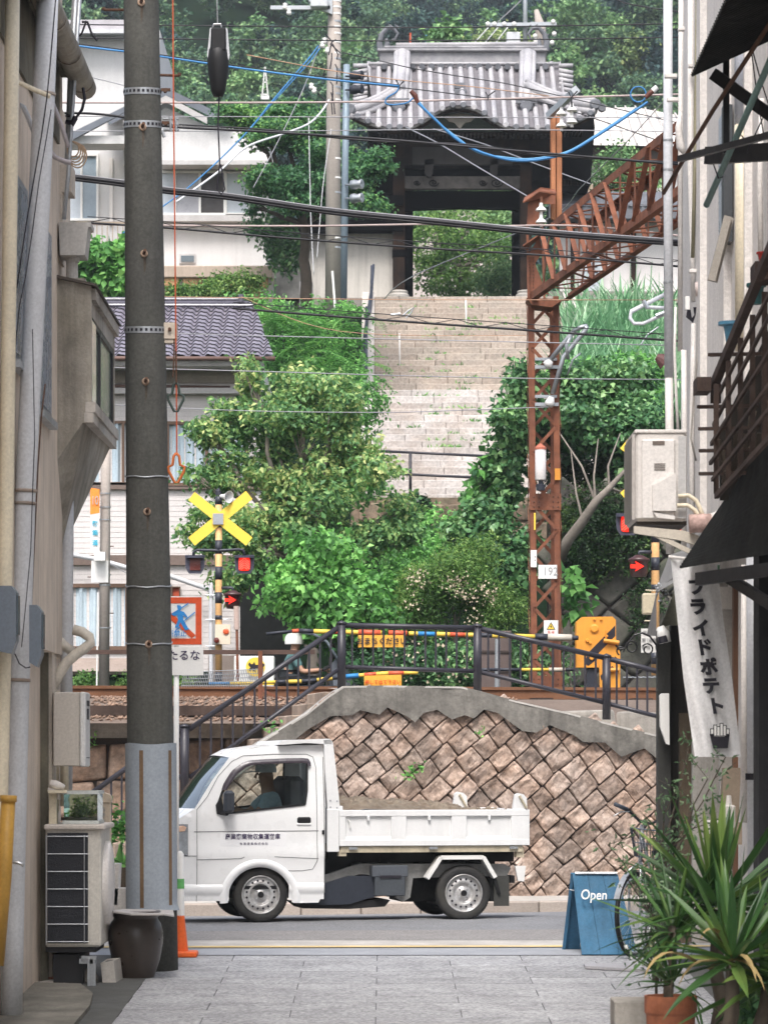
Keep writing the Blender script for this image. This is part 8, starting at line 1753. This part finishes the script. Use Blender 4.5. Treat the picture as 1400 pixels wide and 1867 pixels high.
wire('faint wire at the gate eave line', [(100,212),(500,213),(860,214),(1240,214)], 40.5, .9, GRW); wire('faint wire just below the gate eave line', [(100,239),(500,239),(860,236),(1240,240)], 40.5, .9, GRW)
wire('pale pinkish wire ending in the gate opening', [(150,408),(300,411),(560,412),(700,410),(840,408),(900,412),(1060,412),(1240,430)], 40.5, 1.9, PINKW)
wire('black lashed cable with lattice lashing below the thick bundle', [(160,406),(300,415),(450,428),(600,440),(800,454),(1000,466),(1240,486)], 28, 2.1, BK, (11,42))
wire('black lashed cable crossing the top of the stairs', [(425,562),(600,576),(760,588),(960,602),(1240,622)], 28.5, 2.3, BK, (11,44))
wire('pinkish thin wire along the top step', [(300,541),(700,546),(1240,547)], 41, .8, M('cable_copper', (.42,.25,.16), .6)); wire('thin dark wire over the upper stairs', [(240,606),(700,618),(1240,630)], 40, 1, GRW)
wire('thin wire crossing the middle of the stairs', [(200,670),(500,678),(700,684),(970,690),(1240,692)], 40, 1, GRW); wire('pale contact wire crossing the lower stairs', [(200,738),(450,749),(690,752),(840,748),(1000,742)], 40, .9, GRW)
wire('thin orange-brown wire over the tile roof right end', [(440,541),(620,604),(960,612)], 41, .7, M('cable_copper', (1,1,1)))
wire('bright blue wire from the top left over the gate roof', [(90,76),(160,86),(228,94),(300,104),(450,126),(600,145),(728,157)], 30, 1.9, BLW); wire('dark strand beside the bright blue wire', [(90,73),(228,91),(300,101),(450,122),(600,141),(728,155)], 30.05, 1.1, BK)
wire('blue wire loop hanging in front of the gate roof', [(728,157),(722,168),(706,178),(703,188),(716,191),(740,188),(752,180),(760,176)], 30, 1.5, BLW)
wire('big blue wire sagging deep in front of the dark gate', [(762,188),(790,215),(830,252),(870,275),(920,290),(960,293),(1000,288),(1040,276),(1100,240),(1160,200),(1180,186)], 30, 2.6, BLW); wire('second strand of the sagging blue wire', [(764,186),(792,218),(832,250),(872,278),(920,287),(960,290),(1000,285),(1042,273),(1100,237),(1160,197)], 30.05, 1.8, M('cable_light_blue', (.11,.30,.48), .5, bump=0))
wire('round blue wire coil at the right end', [(1163 + 14*math.cos(a), 172 + 14*math.sin(a)) for a in [i/14*2*math.pi for i in range(15)]], 30, 1.5, BLW)
t = thing('cable_joint', 'dark cable joint with a pale end holding the blue coil', 'cable joint', tuple(W(1185,172,30))); mb = MB(); T(mb, [(1176,178),(1184,170),(1190,165)], 30, [4,5,4.5], 10); mb.build('sleeve', M('joint_brown', (.10,.03,.02), .6), t); mb = MB(); T(mb, [(1189,166),(1197,159)], 30, 5, 10); mb.build('end_cap', WHITEP, t)
t = thing('cable_joint', 'dark cable joint in front of the gate roof', 'cable joint', tuple(W(757,175,30))); mb = MB(); T(mb, [(749,166),(757,175),(762,188)], 30, [4,5,3], 10); mb.build('sleeve', M('joint_brown', (1,1,1)), t); mb = MB(); T(mb, [(722,146),(728,156),(736,148)], 30, 1.5, 6); T(mb, [(728,156),(728,162)], 30, 1.8, 6); mb.build('tie', BK, t)
for a_, lb in (((580,84),'left'),((583,88),'right')):
    wire(f'{lb} one of two blue wires dropping from the far pole to the left', [a_, (560,110 if lb == 'left' else 118),(500,180+4*(lb=='right')),(440,252),(340,345),(225,425)], (63,58), 1.3, BLW)
wire('white cable curving down left from the far pole', [(600,182),(585,205),(562,226),(520,243),(450,268),(400,312),(322,368)], (63,58), 1.9, WHW)
wire('thin grey line dropping steeply from the far pole', [(583,84),(560,145),(545,180),(505,262),(462,342)], (63,60), .9, GRW); wire('thin grey line dropping vertically in front of the maple', [(563,215),(565,320),(567,400),(572,500)], 62, .9, WHW); wire('second thin vertical line beside the far pole', [(604,235),(590,330),(582,420),(578,470)], 62, .8, WHW)
wire('thin dark service wire from the far pole over the gate roof', [(625,96),(680,108),(750,124),(830,138),(920,152),(1000,170),(1240,225)], 55, 1, BK); wire('thin brown wire just under the service wire', [(450,100),(600,128),(720,145),(860,158),(1000,175)], 50, .9, M('cable_copper', (1,1,1)))
wire('dark wire across the gate roof middle', [(640,150),(760,163),(900,180),(1000,190),(1210,260)], 52, 1.1, BK); wire('pale diagonal line from eave to mast head', [(740,232),(800,262),(870,304),(985,372)], (70,45), 1.1, GRW); wire('dark diagonal line beside the pale one', [(790,235),(880,262),(985,302),(1075,335)], (74,50), 1, GRW)
wire('thin diagonal stay wire across the beam', [(1240,150),(1150,250),(1060,340),(1000,398),(760,500),(700,545)], (38,60), .9, GRW); wire('wire slanting in the top right over the gate', [(1100,-10),(1150,8),(1240,22)], 80, 1.3, BK); wire('wire rising behind the gate ridge', [(905,42),(940,10),(965,-15)], 90, 1, GRW)
for i, x in enumerate((0, 16, 32)): wire(('first','second','third')[i] + ' parallel line slanting down to the gate ridge', [(890+x*1.1,50),(865+x*1.2,78)], 95, 1.1, WHW)
wire('thin wire along the roof foot of the white house', [(100,135),(160,140),(235,158)], 60, .9, GRW); wire('bare rod-like wire at the lower left of the stairs railing', [(205,1030),(240,1050)], 50, .8, GRW)
for nm, (x, y) in (('left',(728,160)),('right',(890,180))): pass
t = thing('wire_hanger', 'dark Y-shaped wire hanger in front of the gate roof, right of its finial', 'wire hanger', tuple(W(889,181,32.9))); mb = MB(); T(mb, [(885,168),(889,175),(902,166)], 32.9, 1.2, 6); T(mb, [(889,175),(889,183)], 32.9, 1.4, 6); mb.build('hook', BK, t)
t = thing('wire_hanger', 'dark Y-shaped wire hanger just above the mast top', 'wire hanger', tuple(W(1041,180,32.9))); mb = MB(); T(mb, [(1036,168),(1041,178),(1052,166)], 32.9, 1.5, 6); T(mb, [(1041,178),(1042,196)], 32.9, 1.8, 6); mb.build('hook', BK, t)
mb = MB(); T(mb, [(735,575),(745,566),(755,560),(748,572),(740,580)], 40, 1.5, 6); T(mb, [(712,574),(730,572)], 40, 2, 6); tag(mb.build('wire_clamp', GALV), 'tangle of steel clamps on the lashed cable at the stairs', 'clamp')
# ---------------------------------------------------------------- plants
tree('dogwood_tree', 'tall light green tree with yellowish new leaves before the tiled house', 'tree', tuple(W(575,1262,48.5)),
  [(468,690,48.5,36,30,.5),(455,740,48.5,60,26,.6),(545,720,48.5,60,34,.7),(640,715,48.5,58,36,.7),(400,790,48.5,44,20,.5),(470,800,48.5,60,32,.7),(560,790,48.5,80,40,.8),(650,790,48.5,45,50,.7),(372,868,48.3,36,14,.4),(450,860,48.3,56,30,.6),(540,880,48.3,70,44,.7),(640,880,48.3,66,50,.8),(700,955,48.2,50,36,.6),(410,930,48,56,20,.5),(385,985,47.8,40,22,.4),(470,965,48,56,40,.6),(560,970,48.2,80,50,.7),(640,985,48.2,60,40,.6),(440,1050,47.8,56,36,.5)],
  LF_DOG, .088, 1250, 26, .16, split=3, fz=.6, seed=4, r0=.10, droop=.9, aspect=.6, upb=.3)
tree('heart_leaf_shrub', 'bright green bush with large heart-shaped leaves behind the barrier', 'shrub', tuple(W(600,1262,46.6)),
  [(590,1010,46.6,55,36,.5),(560,1075,46.5,75,48,.6),(650,1085,46.5,62,46,.6),(620,1130,46.4,85,36,.5),(690,1125,46.5,40,32,.5)], LF_BRIGHT, .105, 460, 20, .17, seed=7, r0=.05, droop=1.2, aspect=.72, upb=.1)
tree('privet_shrub', 'fine-leaved green shrub with cream blossom behind the middle of the barrier', 'shrub', tuple(W(830,1262,47)),
  [(780,1060,47,60,45,.6),(850,1085,46.8,80,50,.7),(920,1090,46.9,60,50,.6),(760,1120,46.6,60,36,.5),(860,1020,47.2,50,32,.5)], LF_FINE, .06, 800, 26, .16, split=3, fz=.8, seed=8, r0=.05, aspect=.35)
g = np.random.default_rng(4); P = []
for x, y in ((752,1052),(765,1060),(815,1068),(835,1068),(850,1085),(885,1075),(892,1088),(750,1100),(865,1130),(838,1060)):
    c = W(x, y, 46.2); P += [tuple(c + V3(v)) for v in g.normal(0, .07, (40, 3))]
tag(leafmesh('blossom_sprays', P, .035, BLOSSOM, org=tuple(W(830,1090,46.2)), seed=5, aspect=.9), 'cream blossom sprays on the fine-leaved shrub', 'blossom', kind='stuff')
tree('kudzu_shrub', 'dark broad-leaved shrub at the foot of the stairs', 'shrub', tuple(W(900,1200,50)),
  [(890,940,50,55,45,.7),(940,900,50.5,45,55,.7),(930,985,49.8,70,50,.7),(860,990,49.8,50,36,.6),(960,1040,49,36,50,.6)], LF_DARK, .11, 420, 20, .17, split=2, fz=.7, seed=9, r0=.04, aspect=.85, droop=.7)
tree('climbing_vine', 'dark ivy clump on the wall left of the stair foot', 'vine', tuple(W(755,1000,60)), [(752,930,60,28,32,.3),(735,960,59,24,20,.3)], M('x', (0,0,0)) if False else LEAF('ivy_leaf', (.006,.02,.008), (.015,.045,.015), (.04,.09,.03), 1.5, .15, .3), .11, 120, 16, .12, seed=10, limbs=False)
tree('leaning_tree', 'dark green tree with a pale leaning trunk right of the rusty mast', 'tree', tuple(W(1020,1010,50)),
  [(945,790,50,32,55,.6),(975,735,50,40,45,.7),(1060,720,50.5,70,46,.8),(1150,725,50.5,70,50,.8),(1080,790,50.2,90,48,.8),(1160,800,50,50,55,.8),(935,850,49.8,22,28,.4),(1020,800,50.6,40,30,.4)], LF_DARK, .105, 1000, 22, .18, split=3, fz=.65, seed=11, limbs=False, aspect=.7)
t = [o for o in S.objects if o.name == 'leaning_tree'][0]
mb = MB()
mb.tube([W(x,y,Y-1.3) for x,y,Y in ((1015,1030,50),(1035,985,49.8),(1062,950,49.6),(1085,915,49.5),(1110,890,49.5),(1135,862,49.6),(1165,835,49.8))], [.085,.08,.075,.06,.045,.03,.02], 10)
for a in (((1085,915),(1082,870),(1090,800)),((1110,890),(1108,850),(1130,790)),((1062,950),(1050,900),(1040,820)),((1110,890),(1140,900),(1170,905)),((1085,915),(1060,850),(1000,760))):
    mb.tube([W(x,y,48.3+i*.3) for i,(x,y) in enumerate(a)], [.024,.016,.007], 6)
mb.build('trunk', BARK, t, smooth=True)
tree('light_leaf_bush', 'yellow-green topped bush between the reeds and the leaning tree', 'shrub', tuple(W(1130,760,52)), [(1050,690,52,60,28,.5),(1140,680,52,70,30,.5),(1120,735,51.5,80,28,.5)], LF_BRIGHT, .09, 320, 20, .16, seed=12, limbs=False, aspect=.6)
tree('small_sapling', 'young broad-leaved sapling just right of the rusty mast foot', 'sapling', tuple(W(1040,1262,46)), [(1040,1062,46,14,25,.2),(1042,1105,46,20,25,.2)], LF_BRIGHT, .17, 20, 6, .10, seed=13, r0=.02, aspect=.75, droop=.8)
tree('tall_stalk_plant', 'thin stalks with large round leaves rising before the stair foot', 'plant', tuple(W(885,1000,50)), [(872,870,50,20,28,.2),(900,850,50,14,30,.2),(860,905,50,26,18,.2)], LF_BRIGHT, .15, 30, 6, .12, seed=14, r0=.02, aspect=.8)
# mossy rock wall under the leaning tree
t = thing('mossy_wall', 'shaded mossy wall of large diamond-set stones behind the barrier machine', 'retaining wall', tuple(W(1120,1262,49)))
mb = MB(); stones(mb, [(W(x,0,49).x, zof(y,49)) for x, y in ((1000,900),(1290,900),(1290,1270),(1000,1270))], .50, math.radians(45), lambda u, z, d: V3((u, 49.2-d, z)), seed=21, bulge=.05, gap=.01); mb.build('stones', M('mossy_dark_stone', (.12,.11,.095), .95, island=.3, var=.4, col2=(.025,.045,.018), mscale=1.3, bump=.8, bscale=20), t, smooth=True)
mb = MB(); BX(mb, 1000, 890, 1290, 1275, 49.25, .6); mb.build('backing', GAPM, t)
P, d = crownpts(PB([(1010,835,51.6,50,44,.3),(1080,840,51.6,60,40,.3),(1060,880,51.5,70,36,.3),(1130,870,51.5,60,40,.3),(1090,930,49.0,100,45,.12),(1060,1000,48.9,50,40,.1),(1100,960,48.9,90,50,.12),(1150,1010,48.9,50,40,.1),(1080,1030,48.95,40,30,.1),(1180,1120,48.9,30,60,.1)]), 560, 50, .16, 15); tag(leafmesh('hanging_moss', P, .05, LEAF('moss_leaf', (.006,.02,.006), (.018,.045,.012), (.05,.085,.02), 1.5, .15), org=tuple(W(1110,1050,49)), seed=15, out=d, aspect=.5), 'dark hanging moss and creepers on the shaded wall', 'creeper', kind='stuff')
# hedge behind the barrier, small plants by the track
P, d = crownpts(PB([(x, 1215 + (i % 2)*14, 46.2, 40, 48, .4) for i, x in enumerate(range(660, 1010, 34))]), 520, 15, .13, 16); tag(leafmesh('ground_hedge', P, .085, LF_DARK, org=tuple(W(800,1262,46.2)), seed=16, out=d), 'dark leafy undergrowth with white flowers behind the barrier', 'undergrowth', kind='stuff')
P = [tuple(W(g.uniform(700,880), g.uniform(1165,1245), 45.8)) for _ in range(90)]; tag(leafmesh('white_flowers', P, .05, BLOSSOM, org=tuple(W(790,1200,45.8)), seed=3, aspect=.9), 'small white flowers dotted in the undergrowth', 'flowers', kind='stuff')
P, d = crownpts(PB([(x, 1240, 48.5, 16, 14, .2) for x in (150,170,225,300,330,345)]), 90, 16, .08, 18); tag(leafmesh('track_weeds', P, .05, LF_FINE, org=tuple(W(240,1255,48.5)), seed=18, out=d), 'green weeds along the track at the foot of the tiled house', 'weeds', kind='stuff')
for x, y, v, n, lb in ((160,1348,36.6,40,'small green tuft growing out of the rubble wall at left'),(752,1407,34.8,46,'green weed tuft in the middle of the diamond stone wall'),(872,1336,34.8,10,'tiny green sprig in the upper diamond wall'),(497,1331,35.0,24,'grass tuft on the steps beside the cap')):
    c = WV(x, y, v); tag(leafmesh('wall_weed', [tuple(c + V3((a*.055 + (b*.05 if x == 752 else 0), -.03, b*.05))) for a, b in g.normal(0, 1, (n, 2))], .05, LF_BRIGHT, org=tuple(c), seed=x, upb=0, droop=-.3), lb, 'weed')
# reeds
t = thing('tall_reeds', 'tall arching pale green reeds on the slope right of the stairs', 'reeds', tuple(W(1130,740,60))); t['kind'] = 'stuff'
mb = MB(); q = random.Random(41)
for k in range(1500):
    x = q.uniform(1030,1260); y = q.uniform(590,770); Y = 62 - (y-590)/180*5; az = q.uniform(0, 6.28); d = V3((math.cos(az)*.5, math.sin(az)*.3 - .1, 1.3)); blade(mb, W(x,y,Y), d, q.uniform(.6,1.15), q.uniform(.05,.085), q.uniform(.7,1.6), n=6, tw=q.uniform(-.4,.4))
for k in range(24): x = q.uniform(1050,1230); mb.tube([W(x,600,61), W(x+q.uniform(-8,8),q.uniform(470,530),61)], [.01,.004], 4)
mb.build('blades', LF_GRASS, t)
# fronded shrubs left of the stairs
def fronds(name, label, blobs, n, L_, seed, lm=LF_FERN):
    q = random.Random(seed); B = PB(blobs); c = B[0]; t = thing(name, label, 'shrub', (c[0], c[1], c[2]-c[5])); P = []; mbs = MB()
    for k in range(n):
        e = q.choice(B); a = V3((e[0]+q.gauss(0,.5)*e[3], e[1]+q.gauss(0,.4)*e[4], e[2]+q.gauss(0,.5)*e[5])); az = q.uniform(0,6.28); d = V3((math.cos(az), math.sin(az)*.6-.3, q.uniform(-.1,.7))).normalized(); p = a; s = d.cross(V3((0,0,1))).normalized()
        pts = []
        for i in range(10):
            pts.append(p); d = (d + V3((0,0,-.10))).normalized(); p = p + d*L_/10
            for sg in (-1,1): blade(mbs, p, (d*.45 + s*sg), L_*.22*math.sin((i+1.5)/11.5*math.pi)+.03, L_*.055, .3, n=2)
        mbs.tube(pts, .005, 3, False)
    mbs.build('fronds', lm, t); return t
fronds('sumac_shrub', 'feathery bright green fronds between the tiled roof and the stairs', [(560,630,60,60,34,.8),(610,600,61,50,30,.6),(520,590,60,40,24,.6),(600,670,59,60,26,.6),(480,575,60,30,18,.5)], 150, .6, 5)
P, d = crownpts(PB([(540,640,61.5,100,60,.6),(600,570,63,60,22,.4),(470,560,62,60,20,.4),(640,660,61,30,50,.4),(660,740,60,36,60,.5),(650,860,57,50,60,.6),(760,1010,54,50,40,.6),(800,960,57,40,26,.5),(720,1000,52,50,50,.6),(820,1010,52,40,30,.5),(760,1060,50,60,40,.5)]), 640, 24, .2, 19); tag(leafmesh('slope_shrubs', P, .085, LF_BRIGHT, org=tuple(W(570,700,61)), seed=19, out=d), 'dense low green growth on the slope left of the stairs', 'undergrowth', kind='stuff')
P, d = crownpts(PB([(420,520,72,50,16,.4),(370,530,72,60,12,.4),(460,505,72,20,14,.3),(330,536,72,50,10,.3)]), 150, 30, .2, 20); tag(leafmesh('foundation_shrub', P, .08, LF_FINE, org=tuple(W(400,545,72)), seed=20, out=d), 'low spreading shrub in front of the ochre foundation wall', 'shrub')
tree('fatsia_shrub', 'big-lobed bright green leaves left of the pole below the white house', 'shrub', tuple(W(190,560,66)), [(180,470,66,46,26,.6),(205,505,66,40,28,.6),(150,490,66,30,30,.5),(225,480,66,26,36,.5)], LF_FERN, .20, 300, 10, .24, seed=22, r0=.05, aspect=.75, droop=.8)
tree('small_maple', 'dark green maple spreading in front of the white house and gate', 'tree', tuple(W(560,560,71)),
  [(440,205,71,55,22,.7),(520,200,71.5,50,30,.8),(480,245,71,70,26,.8),(590,240,71,70,42,.9),(540,300,70.5,80,32,.9),(500,345,70.5,50,30,.7),(620,310,70.3,90,36,.9),(660,355,70.3,55,36,.7),(690,290,70.3,32,34,.6),(560,375,70.6,80,24,.8),(500,330,71,55,24,.7),(470,395,72,20,30,.4)],
  LF_MAPLE, .085, 1250, 30, .22, split=3, fz=.55, seed=23, r0=.14, bark=DBARK, aspect=.7, flat=.35)
P, d = crownpts(PB([(520,440,72.5,34,60,.4),(505,420,73,20,50,.3)]), 90, 20, .2, 24); tag(leafmesh('dark_undergrowth', P, .12, LF_DARK, org=tuple(W(515,500,72.5)), seed=24), 'dark shaded growth between the white house and stained slab', 'undergrowth', kind='stuff')
for i, (bl, lm, lb) in enumerate((([(790,440,86,50,50,1),(840,420,87,60,40,1),(880,470,86,50,50,1),(790,500,86,50,40,.8),(850,520,85.5,60,25,.8)], LF_FAR, 'leafy tree standing in the gate opening'), ([(905,425,90,40,45,1),(760,405,90,40,25,1),(915,510,84,36,34,.6)], LF_FARL, 'lighter green shrubbery filling the sides of the gate opening'))):
    tree('garden_tree', lb, 'tree', tuple(W(840,545,86+i)), bl, (LF_FINE, LF_FARL)[i], .11, 330, 26, .30, seed=30+i, r0=.12)
tree('courtyard_tree', 'small green tree before the hall right of the gate', 'tree', tuple(W(1130,400,82)), [(1130,300,82,40,26,.6),(1110,330,82,36,22,.5),(1160,330,82,40,36,.6),(1180,380,82,36,30,.6),(1110,375,83,40,30,.5)], LF_FARL, .11, 260, 20, .25, seed=33, r0=.08)
tree('roof_sapling', 'small bright sapling rising behind the gate ridge', 'tree', tuple(W(815,110,96)), [(815,68,96,28,22,.5)], LF_FARL, .22, 60, 14, .3, seed=34, r0=.05)
for i, (x, lb, c_) in enumerate(((748,'short orange-red post behind the gate ridge', 'post_redorange'),(777,'short blue post behind the gate ridge','post_blue'))):
    mb = MB(); T(mb, [(x,90),(x,60)], 97, 1.8, 6); tag(mb.build('marker_post', M(c_, ((.6,.12,.06),(.15,.35,.5))[i], .6)), lb, 'post')

# wooded hillside: separate crowns at real distances
F_ = 'large trees of the wooded hill'
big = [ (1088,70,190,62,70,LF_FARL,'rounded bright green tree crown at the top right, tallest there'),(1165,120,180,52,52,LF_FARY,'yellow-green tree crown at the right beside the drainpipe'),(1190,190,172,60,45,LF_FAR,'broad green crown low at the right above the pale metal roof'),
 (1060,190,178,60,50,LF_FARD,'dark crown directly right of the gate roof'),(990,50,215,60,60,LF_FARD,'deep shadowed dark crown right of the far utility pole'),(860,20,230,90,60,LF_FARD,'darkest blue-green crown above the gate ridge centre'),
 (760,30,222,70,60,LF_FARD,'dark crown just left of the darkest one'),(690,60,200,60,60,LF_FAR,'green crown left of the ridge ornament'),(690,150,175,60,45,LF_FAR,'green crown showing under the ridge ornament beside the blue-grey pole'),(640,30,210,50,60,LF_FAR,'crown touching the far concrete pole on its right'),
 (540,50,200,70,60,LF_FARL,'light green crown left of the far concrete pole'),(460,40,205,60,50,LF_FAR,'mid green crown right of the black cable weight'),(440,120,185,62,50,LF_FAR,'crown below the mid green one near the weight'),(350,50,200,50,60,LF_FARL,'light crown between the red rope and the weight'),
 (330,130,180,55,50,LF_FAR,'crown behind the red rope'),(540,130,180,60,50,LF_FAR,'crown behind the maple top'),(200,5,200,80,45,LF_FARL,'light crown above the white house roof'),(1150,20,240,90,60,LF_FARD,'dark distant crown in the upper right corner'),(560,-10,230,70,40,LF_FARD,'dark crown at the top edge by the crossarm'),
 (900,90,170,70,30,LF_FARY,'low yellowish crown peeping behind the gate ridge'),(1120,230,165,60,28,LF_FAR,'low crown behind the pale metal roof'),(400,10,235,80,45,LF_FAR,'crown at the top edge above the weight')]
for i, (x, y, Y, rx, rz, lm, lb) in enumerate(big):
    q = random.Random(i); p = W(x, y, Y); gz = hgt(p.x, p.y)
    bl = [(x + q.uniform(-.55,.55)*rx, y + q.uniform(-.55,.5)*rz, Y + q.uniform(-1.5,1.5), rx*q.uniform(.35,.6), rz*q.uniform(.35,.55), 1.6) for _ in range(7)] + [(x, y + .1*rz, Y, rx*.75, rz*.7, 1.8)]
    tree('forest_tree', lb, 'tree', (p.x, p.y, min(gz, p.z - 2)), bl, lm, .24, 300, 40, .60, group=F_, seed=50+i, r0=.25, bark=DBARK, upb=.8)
g = np.random.default_rng(77); allP = {0: [], 1: [], 2: []}
for k in range(820):
    far = k % 2; v = g.uniform(205, 330) if far else g.uniform(100, 215); x = g.uniform(90, 1260); X = (x-700)*v/F; z = hgt(X, v); rr_ = g.uniform(1.6, 3.4) if far else g.uniform(.9, 1.7)
    B = [(X + g.uniform(-.5,.5)*rr_, v + g.uniform(-1,1), z + 1.2 + g.uniform(0,1.2)*rr_*.6, rr_*g.uniform(.5,.8), rr_*.6, rr_*g.uniform(.45,.7)) for _ in range(4)]
    P, d = crownpts(B, 46, 20, .65 if far else .4, 1000+k); allP[int(g.choice([0,1,1,1]) if far else g.choice([0,0,1,2]))].append(P)
for k, (lm, nm) in enumerate(((LF_FAR,'forest_green'),(LF_FARD,'forest_dark'),(LF_FARL,'forest_light'))):
    tag(leafmesh(nm, np.concatenate(allP[k]), .30, lm, org=(0,200,40), seed=60+k, upb=.9), ('mid green','dark','light green')[k] + ' mass of far forest covering the hill', 'forest', kind='stuff')

# ---------------------------------------------------------------- air: thin even haze round the whole scene
hz = bpy.data.materials.new('air'); hz.use_nodes = True; n = hz.node_tree.nodes; n.remove(n['Principled BSDF']); pv = n.new('ShaderNodeVolumePrincipled')
pv.inputs['Color'].default_value = (.80,.87,.95,1); pv.inputs['Density'].default_value = .0004; hz.node_tree.links.new(pv.outputs[0], n['Material Output'].inputs['Volume'])
mb = MB(); mb.box(-1600, 1600, -80, 3100, -5, 140); tag(mb.build('haze', hz, org=(0,0,0)), kind='stuff')
